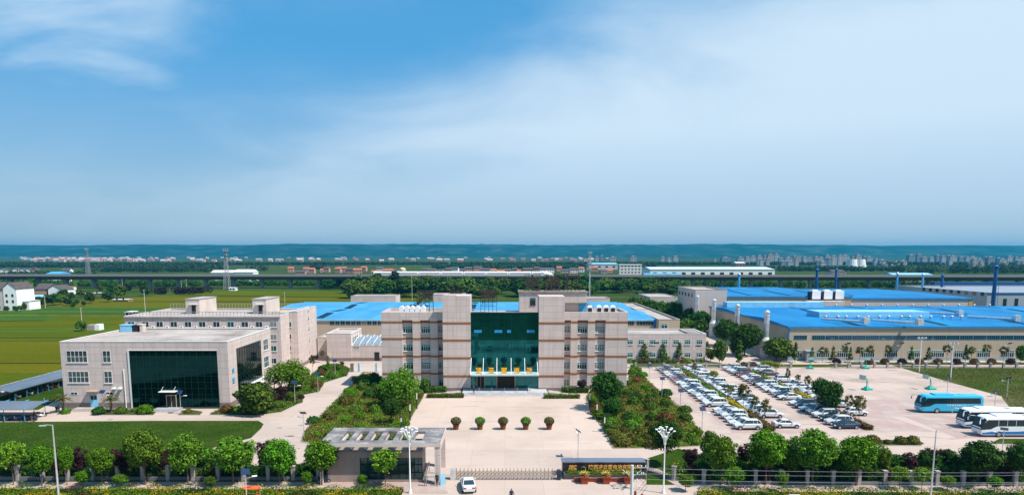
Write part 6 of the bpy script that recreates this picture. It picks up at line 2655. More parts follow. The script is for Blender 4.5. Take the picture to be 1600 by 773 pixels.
def car_meshes(kind):
    L, hw_, H_, top, cab, belt_ = CARG[kind]
    body = MB()
    secs = []
    for x, z in top:
        e = min(1, .80 + .2 * min(x, L - x) / .45)
        w = hw_ * e
        zb = .28 if .3 < x < L - .3 else .36
        secs.append([(x, -w * .93, zb), (x, -w, zb + .16), (x, -w, z - .14), (x, -w * .90, z), (x, w * .90, z), (x, w, z - .14), (x, w, zb + .16), (x, w * .93, zb)])
    n = 8
    vs = [p for s in secs for p in s]
    fs = [(i * n + j, i * n + (j + 1) % n, (i + 1) * n + (j + 1) % n, (i + 1) * n + j) for i in range(len(secs) - 1) for j in range(n)]
    fs += [tuple(range(n))[::-1], tuple(range((len(secs) - 1) * n, len(secs) * n))]
    body.add(vs, [tuple(reversed(f_)) for f_ in fs])
    a, b, c, d_ = cab
    wb, wtp = hw_ * .86, hw_ * .70
    zt_, zb = H_, belt_ - .04
    gl = MB()
    rows = [(a, zb, wb), (b, zt_ - .05, wtp), (c, zt_ - .05, wtp), (d_, zb, wb)]
    vs = []
    for x, z, w in rows:
        vs += [(x, -w, z), (x, w, z)]
    vs += [((a + b) / 2 + .25, -wb * 1.0, zb), ((c + d_) / 2 - .2, -wb * 1.0, zb), ((a + b) / 2 + .25, wb, zb), ((c + d_) / 2 - .2, wb, zb)]
    gl.add(vs, [(0, 1, 3, 2), (2, 3, 5, 4), (4, 5, 7, 6), (0, 2, 4, 6), (7, 5, 3, 1)])
    # painted roof skin and pillars
    r_ = .03
    m0, m1 = b - .02, c + .02
    zt2 = zt_
    body.add([(m0, -wtp - .02, zt2 - .05), (m1, -wtp - .02, zt2 - .05), (m1, wtp + .02, zt2 - .05), (m0, wtp + .02, zt2 - .05),
              (m0 + .15, -wtp + .1, zt2 + .02), (m1 - .15, -wtp + .1, zt2 + .02), (m1 - .15, wtp - .1, zt2 + .02), (m0 + .15, wtp - .1, zt2 + .02)],
             [(4, 5, 6, 7), (0, 1, 5, 4), (1, 2, 6, 5), (2, 3, 7, 6), (3, 0, 4, 7), (3, 2, 1, 0)])
    for s in (-1, 1):
        body.tube([(a, s * (wb + .0), zb), (b, s * (wtp + .0), zt_ - .04)], .035, n=5)
        body.tube([(d_, s * (wb), zb), (c, s * (wtp), zt_ - .04)], .05 if kind == 'sedan' else .08, n=5)
        xm = (b + c) / 2 + .1
        body.tube([(xm, s * (wb + .005), zb), (xm, s * (wtp + .012), zt_ - .04)], .035, n=5)
        if kind in ('suv', 'minivan'):
            xm = c - .35
            body.tube([(xm, s * (wb + .005), zb), (xm, s * (wtp + .012), zt_ - .04)], .04, n=5)
        # door mirrors
        body.box(a + .28, s * (hw_ - .02), belt_ - .02, a + .42, s * (hw_ + .17), belt_ + .12)
    # dark sill, arches, grille
    trim = MB()
    trim.box(.6, -hw_ + .02, .2, L - .6, hw_ - .02, .30)
    trim.box(-.02, -hw_ * .55, .38, .03, hw_ * .55, .56)
    for wx in (.82, L - .9):
        for s in (-1, 1):
            trim.tube([(wx, s * (hw_ - .05), .36), (wx, s * (hw_ + .012), .36)], .40, n=16)
    wheel = MB()
    wheel.tube([(0, -.11, 0), (0, .11, 0)], .33, n=18, m=0)
    wheel.tube([(0, -.125, 0), (0, .125, 0)], .21, n=14, m=1)
    hd = MB()
    hd.box(-.02, -.2, -.07, .12, .2, .07)
    return dict(body=body, glass=gl, trim=trim, wheel=wheel, head=hd)


CD = {}


def make_car(kind, paint):
    L, hw_, H_, top, cab, belt_ = CARG[kind]
    if kind not in CD:
        g = car_meshes(kind)
        hd = g['head']
        CD[kind] = dict(g=g, glass=g['glass'].mesh('windows', M['carglass']), trim=g['trim'].mesh('trim', M['tyre']), wheel=g['wheel'].mesh('wheel', [M['tyre'], M['rim']]),
                        head=hd.mesh('headlight', M['lamp']), tail=hd.mesh('tail_light', M['tail']))
    c = CD[kind]
    t = thing({'sedan': 'sedan_car', 'suv': 'suv_car', 'hatchback': 'hatchback_car', 'minivan': 'minivan_car'}[kind], None, 'car')
    link('body', c['g']['body'].mesh('body', M['paint_' + paint]), t)
    link('windows', c['glass'], t)
    link('trim', c['trim'], t)
    for wx in (.82, L - .9):
        for s in (-1, 1):
            link('wheel', c['wheel'], t, (wx, s * (hw_ - .08), .33))
    for s in (-1, 1):
        link('headlight', c['head'], t, (.03, s * (hw_ * .62), top[1][1] - .06))
        link('tail_light', c['tail'], t, (L - .1, s * (hw_ * .62), top[-1][1] + .08))
    return t


CARS = {}


def car(kind, paint, x, y, rz=0.0, label=None, group='cars parked in the car park', z=.035):
    """x, y is the point under the nose"""
    return place(CARS, (kind, paint), lambda: make_car(kind, paint), (x, y, z), rz, label, None, group)


w, s_, g_, r_c, mr, db, bk, lb, ch = 'white', 'silver', 'grey', 'red', 'maroon', 'dark blue', 'black', 'light blue', 'champagne'
row1 = [(s_, 'sedan'), (g_, 'sedan'), (g_, 'sedan'), (w, 'suv'), (w, 'sedan'), (s_, 'hatchback'), (r_c, 'sedan'), (g_, 'sedan'), (w, 'sedan'), (w, 'suv'), (w, 'sedan'), (db, 'sedan'), (w, 'sedan'), (s_, 'hatchback'), (w, 'suv'), (w, 'sedan'), (w, 'hatchback'), (w, 'suv'), None, (w, 'sedan'), (s_, 'sedan'), (w, 'suv'), (w, 'hatchback'), (w, 'sedan'), (w, 'suv')]


def parking_row(cars, xn, y_far, step, text, rev=None):
    rr = random.Random(len(text))
    k = 0
    tot = sum(1 for c in cars if c)
    for i, c in enumerate(cars):
        if c is None:
            continue
        y = y_far - step * i
        flip = rev and rr.random() < rev
        L = CARG[c[1]][0]
        x = xn + rr.uniform(-.15, .25)
        nm = 'farthest' if k == 0 else ('nearest' if k == tot - 1 else (ordn(k) + ' from the far end' if k < tot / 2 else ordn(tot - 1 - k) + ' from the near end'))
        lab = f'{c[0]} {c[1]} in {text}, {nm}'
        if flip:
            car(c[1], c[0], x + L, y, math.pi + rr.uniform(-.02, .02), lab)
        else:
            car(c[1], c[0], x, y, rr.uniform(-.04, .04), lab)
        k += 1


parking_row(row1, 39.7, 176.0, 2.52, 'the row left of the first hedge')
row1r = [(w, 'sedan'), (w, 'suv'), (s_, 'sedan'), (w, 'sedan'), (w, 'hatchback'), (w, 'suv'), (s_, 'sedan'), (w, 'sedan'), (w, 'suv'), (s_, 'sedan'), (w, 'sedan'), (w, 'suv'), (w, 'sedan'), (w, 'sedan'), (w, 'hatchback'), (g_, 'suv'), (w, 'sedan'), (w, 'sedan'), (lb, 'hatchback'), (w, 'minivan'), (w, 'suv')]
parking_row(row1r, 46.6, 176.4, 2.62, 'the row right of the first hedge', .45)
car('sedan', 'white', 51.5, 116.6, math.pi, 'white sedan at the near end of the first hedge, standing apart')
row2 = [(w, 'suv'), (w, 'sedan'), (w, 'suv'), (g_, 'suv'), (r_c, 'sedan'), (w, 'sedan'), (w, 'hatchback'), (mr, 'sedan'), (bk, 'sedan'), (w, 'suv'), (w, 'sedan'), (w, 'sedan'), (w, 'suv'), (db, 'sedan'), (w, 'sedan'), None, (w, 'sedan'), (db, 'minivan'), (lb, 'sedan'), (ch, 'minivan'), (w, 'suv'), (bk, 'sedan'), (w, 'suv'), (db, 'sedan')]
parking_row(row2, 57.0, 176.2, 2.62, 'the row left of the second hedge')
for i, (px, py, k, c, rv) in enumerate([(1174, 581, 'suv', w, 0), (1186, 586, 'sedan', g_, 1), (1214, 597, 'suv', w, 1), (1230, 605, 'sedan', w, 0), (1242, 609, 'sedan', w, 0), (1255, 616, 'suv', w, 0), (1268, 623, 'sedan', w, 0), (1306, 636, 'suv', w, 1), (1326, 649, 'hatchback', w, 1)]):
    x, y = G(px, py)
    L = CARG[k][0]
    lab = f'{c} {k} right of the second hedge, ' + ('farthest loose car' if i == 0 else ordn(i) + ' loose car from the far end')
    xn = max(63.9, x - L / 2)
    car(k, c, xn + (L if rv else 0), y + .3, math.pi if rv else 0, lab)
x, y = G(724, 772)
car('sedan', 'white', x + .2, y + 4.6, -1.45, 'white sedan on the driveway just outside the folding gate', None)
x, y = G(1208, 793)
car('sedan', 'white', x, y, 0, 'white car whose roof shows at the bottom edge behind hedges', None)

# ------------------------------------------------------------ buses


def bus(x, y, c_body, c_low, label, blue):
    t = thing('coach_bus', label, 'bus', (x, y, .04), group='coaches parked by the court')
    L, hw_, H_ = 11.7, 1.25, 3.45
    mb = MB()
    prof = [(0, .45, 1.5, .93), (.10, .40, 1.75, .96), (.65, .34, 3.15, 1.0), (1.1, .34, 3.38, 1.0), (11.2, .34, 3.38, 1.0), (11.6, .40, 3.2, .97), (11.7, .5, 2.9, .95)]
    secs = []
    for x_, zb, zt_, e in prof:
        w_ = hw_ * e
        secs += [(x_, -w_ * .96, zb), (x_, -w_, zb + .2), (x_, -w_, zt_ - .35), (x_, -w_ * .93, zt_ - .08), (x_, -w_ * .8, zt_), (x_, w_ * .8, zt_), (x_, w_ * .93, zt_ - .08), (x_, w_, zt_ - .35), (x_, w_, zb + .2), (x_, w_ * .96, zb)]
    n = 10
    fs = [(i * n + j, (i + 1) * n + j, (i + 1) * n + (j + 1) % n, i * n + (j + 1) % n) for i in range(len(prof) - 1) for j in range(n)]
    fs += [tuple(range(n)), tuple(range((len(prof) - 1) * n, len(prof) * n))[::-1]]
    mb.add(secs, fs)
    part('body', mb, M[c_body], t)
    mb = MB()
    for s in (-1, 1):
        yy = s * (hw_ + .012)
        f_ = lambda v: v if s < 0 else v[::-1]
        mb.add([(.75, yy, 1.30), (1.5, yy, 1.35), (2.5, yy, 1.85), (11.2, yy, 1.85), (11.0, yy, 2.9), (.9, yy, 2.9), (.72, yy, 2.6)], [f_((0, 1, 2, 3, 4, 5, 6))])
    sw = part('side_windows', mb, M['bus_glass'], t)
    mb = MB()
    for s in (-1, 1):
        for k in range(6):
            xx = 2.7 + k * 1.45
            mb.box(xx, s * (hw_ + .004), 1.9, xx + .05, s * (hw_ + .03), 2.85)
    part('window_pillars', mb, M[c_body] if not blue else M['dark'], sw)
    mb = MB()
    # raked windscreen
    mb.add([(.0, -1.21, 1.25), (.0, 1.21, 1.25), (.10, 1.23, 1.75), (.10, -1.23, 1.75), (.60, 1.235, 3.05), (.60, -1.235, 3.05), (.76, -1.27, 1.3), (.76, -1.27, 2.9), (.76, 1.27, 1.3), (.76, 1.27, 2.9)], [(3, 2, 1, 0), (5, 4, 2, 3), (0, 6, 7, 5, 3), (8, 1, 2, 4, 9)])
    mb.v = [(a_ - .03, b_, c_) for a_, b_, c_ in mb.v]
    part('windscreen', mb, M['bus_glass'], t)
    mb = MB()
    for s in (-1, 1):
        yy = s * (hw_ + .01)
        vs = [(.2, yy, .5), (11.55, yy, .5), (11.6, yy, .95)] + [(11.6 - k * 1.1, yy, .95 + .35 * math.exp(-((k - 2.2) / 1.6) ** 2)) for k in range(1, 10)] + [(.1, yy, .75)]
        f_ = tuple(range(len(vs)))
        mb.add(vs, [f_ if s < 0 else f_[::-1]])
    part('lower_stripe', mb, M[c_low], t)
    mb = MB()
    mb.box(2.6, -.85, 3.38, 6.2, .85, 3.58)
    part('roof_unit', mb, M[c_body], t)
    mb = MB()
    mb.box(7.6, -.4, 3.38, 8.4, .4, 3.44)
    part('roof_hatch', mb, M['grey_metal'] if not blue else M[c_body], t)
    wm = MB()
    wm.tube([(0, -.16, 0), (0, .16, 0)], .5, n=20)
    wm.tube([(0, -.175, 0), (0, .175, 0)], .3, n=16, m=1)
    wme = wm.mesh('wheel', [M['tyre'], M['rim']])
    for wx in (2.9, 8.9):
        for s in (-1, 1):
            link('wheel', wme, t, (wx, s * (hw_ - .12), .5))
    mb = MB()
    for s in (-1, 1):
        mb.tube([(.35, s * 1.0, 3.1), (-.3, s * 1.25, 3.15), (-.5, s * 1.45, 2.8)], .05, n=6)
        mb.box(-.58, s * 1.36, 2.3, -.44, s * 1.54, 2.8)
    part('wing_mirrors', mb, M[c_body], t)
    for s in (-1, 1):
        mb = MB()
        mb.box(-.03, s * .6, .75, .1, s * 1.1, .98)
        part('headlight', mb, M['lamp'], t)
    mb = MB()
    mb.box(-.03, -.3, .5, .02, .3, .65)
    part('number_plate', mb, M['mid_blue_steel'], t)
    if blue:
        for i, c_ in enumerate('陕西凌云电器公司'):
            link('letter', text_mesh(c_, .34, .006, M['white'], bold=.006), t, (4.9 + i * .45, -hw_ - .03, 1.42))
        mb = MB()
        pts = [(6.9 + 4.3 * u, -hw_ - .02, .75 + .85 * math.sin(u * 2.6)) for u in [i / 12 for i in range(13)]]
        mb.tube(pts, .05, n=4)
        part('swoosh', mb, M['pale_blue'], t)
    return t


M['bus_glass'] = plain('bus_glass', (0.008, 0.025, 0.03), 0.12, spec=.35)
m_, tt, b = newmat('bus_cyan')
b.inputs['Base Color'].default_value = (.03, .40, .62, 1)
b.inputs['Roughness'].default_value = .3
M['bus_cyan'] = m_
m_, tt, b = newmat('bus_deep_blue')
b.inputs['Base Color'].default_value = (.02, .15, .42, 1)
b.inputs['Roughness'].default_value = .3
M['bus_deep'] = m_
m_, tt, b = newmat('bus_white')
b.inputs['Base Color'].default_value = (.74, .77, .78, 1)
b.inputs['Roughness'].default_value = .3
M['bus_white'] = m_
x, y = G(1440, 645.5)
bus(x, y + 1.3, 'bus_cyan', 'bus_cyan', 'bright cyan-blue coach parked apart beside the court', True)
x, y = G(1507, 670)
bus(x, y + 1.3, 'bus_white', 'bus_deep', 'white coach with blue skirt, the farther of the two white ones', False)
x, y = G(1533, 683)
bus(x, y + 1.3, 'bus_white', 'bus_deep', 'white coach with blue skirt, the nearer one cut by the right edge', False)

# ------------------------------------------------------------ basketball hoops


def hoop():
    t = thing('basketball_hoop', None, 'basketball hoop')
    mb = MB()
    mb.box(-.5, -.9, 0, 1.6, .9, .4)
    mb.add([(-.3, -.6, .4), (1.3, -.6, .4), (1.3, .6, .4), (-.3, .6, .4), (.1, -.3, .9), (.7, -.3, .9), (.7, .3, .9), (.1, .3, .9)], [(0, 1, 5, 4), (1, 2, 6, 5), (2, 3, 7, 6), (3, 0, 4, 7), (4, 5, 6, 7)])
    part('base', mb, M['hoop_green'], t)
    mb = MB()
    mb.tube([(.4, 0, .8), (.35, 0, 2.4), (.0, 0, 3.3), (-1.2, 0, 3.5)], .13, .10, 8)
    mb.tube([(1.0, 0, .8), (.3, 0, 3.0)], .05, n=6)
    part('mast', mb, M['hoop_green'], t)
    mb = MB()
    mb.box(-1.26, -.9, 2.9, -1.2, .9, 4.0)
    part('backboard', mb, M['glassy_board'] if 'glassy_board' in M else M.setdefault('glassy_board', plain('backboard_glass', (.42, .55, .53), .2)), t)
    mb = MB()
    for k in (2.9, 3.95):
        mb.box(-1.3, -.95, k, -1.17, .95, k + .08)
    for k in (-.95, .88):
        mb.box(-1.3, k, 2.98, -1.17, k + .07, 3.95)
    part('board_frame', mb, M['hoop_green'], t)
    mb = MB()
    mb.tube([(-1.5 + .22 * math.cos(a_) - .05, .22 * math.sin(a_), 3.05) for a_ in [R(30 * i) for i in range(13)]], .02, n=5)
    part('rim', mb, M['orange_red'], t)
    return t


HP = {}
for px, py, rz, lab in [(1266, 576, R(75), 'far left green basketball hoop near the low fence'), (1353, 576, R(75), 'far right green basketball hoop near the low fence'), (1352, 609, R(20), 'green basketball hoop in the middle of the court facing left'), (1451, 608, R(10), 'green basketball hoop at the grass edge of the court')]:
    x, y = G(px, py)
    place(HP, 'h', hoop, (x, y, .03), rz, lab, .85)


# ------------------------------------------------------------ bicycle sheds and scooters
def bike_shed(x0, x1, y0, y1, z, label, nw, posts):
    t = thing('bike_shed', label, 'bike shed', ((x0 + x1) / 2, y0, 0))
    a, d = (x1 - x0) / 2, y1 - y0
    mb = MB()
    K = 24
    long_x = (x1 - x0) > (y1 - y0)
    for i in range(K):
        u0, u1 = i / K, (i + 1) / K
        hgt = lambda u: .55 * math.sin(u * math.pi) - .15
        if long_x:
            q = [(-a, d * u0, z + hgt(u0)), (a, d * u0, z + hgt(u0)), (a, d * u1, z + hgt(u1)), (-a, d * u1, z + hgt(u1))]
        else:
            q = [(-a + 2 * a * u0, 0, z + hgt(u0)), (-a + 2 * a * u1, 0, z + hgt(u1)), (-a + 2 * a * u1, d, z + hgt(u1)), (-a + 2 * a * u0, d, z + hgt(u0))]
        mb.add(q, [(0, 1, 2, 3)])
        mb.add([(p[0], p[1], p[2] - .08) for p in q], [(3, 2, 1, 0)])
    part('roof', mb, M['shed_roof'], t)
    for i in range(posts):
        u = (i + .5) / posts
        mb = MB()
        if long_x:
            mb.tube([(-a + 2 * a * u, .4, 0), (-a + 2 * a * u, .4, z - .05), (-a + 2 * a * u, d - .2, z + .1)], .07, n=6)
        else:
            mb.tube([(a - .5, d * u, 0), (a - .5, d * u, z - .1), (-a + .2, d * u, z)], .07, n=6)
        part('post', mb, M['mid_blue_steel'], t)
    return t


M['shed_roof'] = roof_mat('shed_blue_grey_sheet', (0.11, 0.15, 0.20), (0.17, 0.21, 0.26), .6)
bike_shed(-107.6, -100.6, 136.5, 168, 2.35, 'long blue-grey bicycle shed along the white boundary wall', 1, 9)
bike_shed(-118, -85, 120.2, 127.5, 2.5, 'blue-grey bicycle shed in front, cut by the left edge', 1, 9)


def scooter(c):
    t = thing('motor_scooter', None, 'scooter')
    mb = MB()
    mb.add([(-.55, -.13, .3), (.5, -.13, .25), (.5, .13, .25), (-.55, .13, .3), (-.7, -.1, .72), (.05, -.12, .6), (.05, .12, .6), (-.7, .1, .72)], [(3, 2, 1, 0), (4, 5, 6, 7), (0, 1, 5, 4), (1, 2, 6, 5), (2, 3, 7, 6), (3, 0, 4, 7)])
    mb.add([(.42, -.2, .25), (.42, .2, .25), (.62, .14, .95), (.62, -.14, .95), (.52, -.2, .25), (.52, .2, .25), (.68, .14, .95), (.68, -.14, .95)], [(0, 3, 2, 1), (4, 5, 6, 7), (0, 4, 7, 3), (1, 2, 6, 5), (3, 7, 6, 2)])
    part('body', mb, M[c], t)
    mb = MB()
    mb.box(-.72, -.14, .73, .0, .14, .84)
    part('seat', mb, M['tyre'], t)
    mb = MB()
    mb.tube([(.62, 0, .9), (.6, 0, 1.05)], .03, n=6)
    mb.tube([(.5, -.32, 1.08), (.6, 0, 1.05), (.5, .32, 1.08)], .022, n=6)
    part('handlebar', mb, M['tyre'], t)
    for wx in (-.55, .72):
        mb = MB()
        mb.tube([(wx, -.05, .23), (wx, .05, .23)], .23, n=14)
        mb.tube([(wx, -.055, .23), (wx, .055, .23)], .12, n=10, m=1)
        part('wheel', mb, [M['tyre'], M['rim']], t)
    return t


SCO = {}
grp = []
cols = ['cloth_dark', 'terracotta', 'white', 'cloth_blue', 'cloth_grey', 'orange_red', 'paint_silver']
rr = random.Random(3)
for i in range(24):
    c = rr.choice(cols)
    x = -106 + i * .9 + rr.uniform(-.1, .1)
    grp.append(place(SCO, c, lambda: scooter(c), (x, 121.5 + rr.uniform(-.3, .3), .025), -1.4 + rr.uniform(-.2, .2), group='scooters under the sheds'))
rank(grp, 'motor scooter under the near bicycle shed, #')
grp = []
for i in range(16):
    c = rr.choice(cols)
    grp.append(place(SCO, c, lambda: scooter(c), (-102.2 + rr.uniform(-.2, .2), 139 + i * 1.7, .035), 3.0 + rr.uniform(-.2, .2), group='scooters under the sheds'))
rank(grp, 'motor scooter under the long bicycle shed, #')
grp = []
for px, py, c in [(54, 653, 'orange_red'), (58, 650, 'white'), (64, 651, 'white'), (49, 655, 'terracotta'), (90, 641, 'cloth_dark')]:
    x, y = G(px, py)
    grp.append(place(SCO, c, lambda: scooter(c), (x, y, .03), rr.uniform(0, 3), group='scooters in the open by the sheds'))
rank(grp, 'motor scooter standing in the open right of the near shed, #')
x, y = G(505, 754)
place(SCO, 'cloth_dark', lambda: scooter('cloth_dark'), (x, y, .05), .2, 'dark motor scooter parked at the left corner of the gatehouse')
# blue notice sign by the sheds
x, y = G(71, 645)
t = thing('notice_sign', 'round blue notice sign on a pole beside the bicycle sheds', 'sign', (x, y, 0))
mb = MB()
mb.cyl(0, 0, 0, 3.0, .05, n=8)
part('pole', mb, M['light_metal'], t)
mb = MB()
mb.box(-.35, -.06, 1.4, .35, -.01, 2.3)
part('sign_face', mb, M['gate_blue'], t)
# orange cargo tricycle top at the bottom edge
x, y = G(394, 786)
t = thing('cargo_tricycle', 'orange-red canopy tricycle at the bottom edge behind the yellow hedge', 'tricycle', (x, y, .02))
mb = MB()
mb.box(-.9, -.5, .45, .9, .5, 1.0)
part('cargo_bed', mb, M['terracotta'], t)
mb = MB()
mb.box(-.95, -.6, 1.95, .95, .6, 2.05)
for a_ in (-.85, .8):
    for b_ in (-.5, .45):
        mb.box(a_, b_, 1.0, a_ + .05, b_ + .05, 1.95)
part('canopy', mb, M['orange_red'], t)
for xx, yy in ((-.6, -.55), (-.6, .55), (1.3, 0)):
    mb = MB()
    mb.tube([(xx, yy - .06, .3), (xx, yy + .06, .3)], .3, n=14)
    part('wheel', mb, M['tyre'], t)
mb = MB()
mb.tube([(1.3, 0, .3), (1.0, 0, 1.1), (1.0, -.3, 1.15)], .03, n=5)
mb.tube([(1.0, 0, 1.1), (1.0, .3, 1.15)], .03, n=5)
mb.box(.9, -.2, .35, 1.3, .2, .5)
part('handlebar', mb, M['grey_metal'], t)


# ------------------------------------------------------------ people
def person(x, y, z, rz, top, bottom, label, pose='stand'):
    J = {'pelvis': (0, 0, .95), 'spine': (0, 0, 1.18), 'chest': (0, .0, 1.38), 'neck': (0, .0, 1.52), 'head': (0, -.01, 1.62), 'crown': (0, 0, 1.73)}
    fw = .18 if pose == 'walk' else .03
    pts = list(J.values())
    edges = [(i, i + 1) for i in range(5)]
    rad = [.15, .14, .165, .06, .105, .075]
    for s in (-1, 1):
        b = len(pts)
        pts += [(s * .17, 0, 1.43), (s * .24, s * fw * .5, 1.15), (s * .27, s * fw * .9 - .06, .90), (s * .27, s * fw - .09, .80)]
        rad += [.06, .05, .04, .035]
        edges += [(2, b), (b, b + 1), (b + 1, b + 2), (b + 2, b + 3)]
        b = len(pts)
        pts += [(s * .10, -s * fw * .3, .85), (s * .11, -s * fw * .8, .48), (s * .12, -s * fw * 1.2, .08), (s * .12, -s * fw * 1.2 - .16, .05)]
        rad += [.10, .07, .045, .04]
        edges += [(0, b), (b, b + 1), (b + 1, b + 2), (b + 2, b + 3)]
    me = bpy.data.meshes.new('person')
    me.from_pydata(pts, edges, [])
    o = bpy.data.objects.new('person', me)
    COL.objects.link(o)
    md = o.modifiers.new('skin', 'SKIN')
    for i, v in enumerate(me.skin_vertices[0].data):
        v.radius = (rad[i], rad[i] * (.75 if i < 3 else 1))
        v.use_root = (i == 0)
    sb = o.modifiers.new('sub', 'SUBSURF')
    sb.levels = sb.render_levels = 1
    bpy.context.view_layer.update()
    em = bpy.data.meshes.new_from_object(o.evaluated_get(bpy.context.evaluated_depsgraph_get()))
    bpy.data.objects.remove(o)
    em.materials.clear()
    for m in (M['skin'], M[top], M[bottom], M['hair'], M['tyre']):
        em.materials.append(m)
    for p in em.polygons:
        c = p.center
        p.use_smooth = True
        if c.z > 1.67 or (c.z > 1.58 and c.y > .02):
            p.material_index = 3
        elif c.z > 1.50:
            p.material_index = 0
        elif c.z < .12:
            p.material_index = 4
        elif abs(c.x) > .2 and c.z < .88:
            p.material_index = 0
        elif c.z > .93 or abs(c.x) > .2:
            p.material_index = 1
        else:
            p.material_index = 2
    o = link('person', em, None, (x, y, z), rz)
    return tag(o, label, 'person')


x, y = G(665, 759)
person(x, y, .05, .2, 'cloth_grey', 'cloth_grey', 'person in grey standing at the gatehouse steps', 'stand')
x, y = G(683, 759)
person(x, y, .05, -.3, 'cloth_dark', 'cloth_dark', 'person in dark clothes standing by the gatehouse column')
person(-6.7, YM - 4.6, .4, .0, 'cloth_dark', 'cloth_dark', 'person in black on the entrance steps of the main building')
x, y = G(549, 608)
person(x, y, .03, 2.6, 'cloth_blue', 'cloth_dark', 'person in blue walking up the left driveway', 'walk')
x, y = G(799, 777)
person(x, y - 1.6, .03, 3.0, 'cloth_dark', 'cloth_dark', 'person whose dark head shows at the bottom edge of the driveway', 'walk')
# leaning signboard by the gatehouse column
x, y = G(692, 757)
t = thing('notice_board', 'small blue and pink notice board leaning by the gatehouse column', 'sign', (x, y, 0))
mb = MB()
mb.add([(-.3, -.3, 0), (.3, -.3, 0), (.3, .1, 1.3), (-.3, .1, 1.5), (-.3, -.24, 0), (.3, -.24, 0), (.3, .16, 1.5), (-.3, .16, 1.5)], [(0, 1, 2, 3), (7, 6, 5, 4), (0, 3, 7, 4), (1, 5, 6, 2), (3, 2, 6, 7)])
part('board', mb, M['pale_blue'], t)
mb = MB()
mb.tube([(-.25, .12, 1.4), (-.25, .6, 0)], .03, n=5)
mb.tube([(.25, .12, 1.4), (.25, .6, 0)], .03, n=5)
part('stand', mb, M['terracotta'], t)

# ------------------------------------------------------------ trees
FRONT = [  # kind, px, crown top, base, half width
    ('limetree', 21, 687, 757, 22), ('street', 66, 696, 759, 20), ('street', 105, 697, 757, 14), ('street', 160, 700, 758, 20),
    ('street', 227, 671, 757, 30), ('streetb', 294, 675, 757, 31), ('street', 365, 683, 757, 34), ('streetb', 437, 686, 757, 28),
    ('street', 503, 688, 757, 27), ('limetree', 602, 700, 760, 24), ('street', 130, 735, 762, 14), ('street', 190, 740, 762, 12),
    ('streetb', 330, 742, 765, 10), ('streetb', 480, 735, 763, 9)]
g1 = [tree_px(*f_, group='trees along the front fence') for f_ in FRONT]
rank(g1, 'green street tree along the front fence left of the gate, #')
g1 = [tree_px('street', 567, 741, 763, 9, label='small young tree between the gatehouse wall and the road')]
BACK = []
rb = random.Random(8)
for px in list(range(8, 400, 31)) + list(range(1110, 1600, 37)):
    if 395 < px < 1000:
        continue
    BACK.append((rb.choice(['darktree', 'bushdark', 'streetb', 'bush', 'darktree']), px + rb.uniform(-8, 8), 703 + rb.uniform(-6, 10), 741, rb.uniform(15, 24)))
g1 = [tree_px(*f_, group='lower second row of trees behind the front fence') for f_ in BACK]
rank(g1, 'low bushy tree in the second row behind the front fence, #')
FR2 = [('streetb', 1126, 680, 757, 28), ('street', 1196, 672, 757, 34), ('street', 1269, 671, 757, 35), ('street', 1337, 682, 759, 34), ('darktree', 1528, 688, 757, 36), ('darktree', 1590, 690, 757, 24), ('limetree', 1379, 698, 752, 12),
       ('limetree', 1405, 728, 764, 16), ('limetree', 1440, 730, 764, 15), ('streetb', 1145, 728, 765, 16), ('street', 1221, 735, 768, 10), ('darktree', 1302, 700, 752, 16), ('streetb', 1235, 700, 752, 14), ('street', 1480, 742, 766, 12)]
g1 = [tree_px(*f_, group='trees along the front fence') for f_ in FR2]
rank(g1, 'green street tree right of the name wall, #')
g1 = [tree_px('street', 1071, 742, 767, 13), tree_px('street', 1553, 744, 768, 12)]
g1[0]['label'] = 'small bushy tree on the pavement beside the second flower-headed lamp'
g1[1]['label'] = 'small bushy tree on the pavement at lower right'
tree_px('darktree', 1040, 655, 728, 27, label='dark green tree directly behind the right flower-headed lamp')
tree_px('bush', 1107, 674, 720, 15, label='olive-green tree at the foot of the right garden')
PL = [(127, 697, 748, 15), (192, 695, 748, 18), (257, 700, 745, 12), (333, 700, 742, 9), (412, 686, 740, 14), (1078, 697, 738, 16), (1162, 690, 742, 14), (1233, 680, 735, 14), (1310, 700, 740, 12), (1418, 705, 744, 15), (1448, 697, 741, 17), (1474, 698, 741, 12), (1562, 705, 744, 16), (1585, 715, 748, 14), (1380, 716, 745, 10), (1500, 708, 744, 12), (90, 712, 748, 12), (1345, 700, 735, 12), (1275, 712, 745, 13)]
g1 = [tree_px('plum', *f_, group='purple-leaved plum trees') for f_ in PL]
rank(g1, 'dark purple-leaved plum tree among the front trees, #')

# garden trees
tree_px('broad', 627, 579, 640, 30, label='largest light-green tree in the left garden by the plaza')
tree_px('bush', 603, 593, 634, 20, label='bushy yellow-green tree left of the largest left-garden tree')
tree_px('darktree', 612, 622, 663, 17, label='blue-green tree low in the left garden, below the largest tree')
tree_px('dense', 947, 578, 640, 29, label='large dark tree at the left tip of the right garden')
tree_px('dense', 957, 620, 653, 17, label='smaller dark tree just below the large right-garden tree')
tree_px('bush', 664, 590, 614, 8, label='small dark tree against the left wing windows')
tree_px('plum', 909, 592, 613, 9, label='purple plum tree against the right wing ground floor')
tree_px('bush', 402, 598, 648, 32, label='wide olive-green tree at the near end of the driveway island')
tree_px('broad', 452, 566, 612, 34, label='wide round tree in front of the dormitory gable')
tree_px('plum', 442, 600, 632, 9, label='reddish plum tree between the two wide island trees')
g1 = [tree_px(k, px, a_, b_, c_) for k, px, a_, b_, c_ in [('sapling', 489, 553, 586, 7), ('column', 513, 553, 580, 4), ('sapling', 538, 537, 561, 6), ('sapling', 569, 535, 562, 7), ('sapling', 504, 546, 566, 6)]]
rank(g1, 'slender young tree between dormitory and workshop, #')

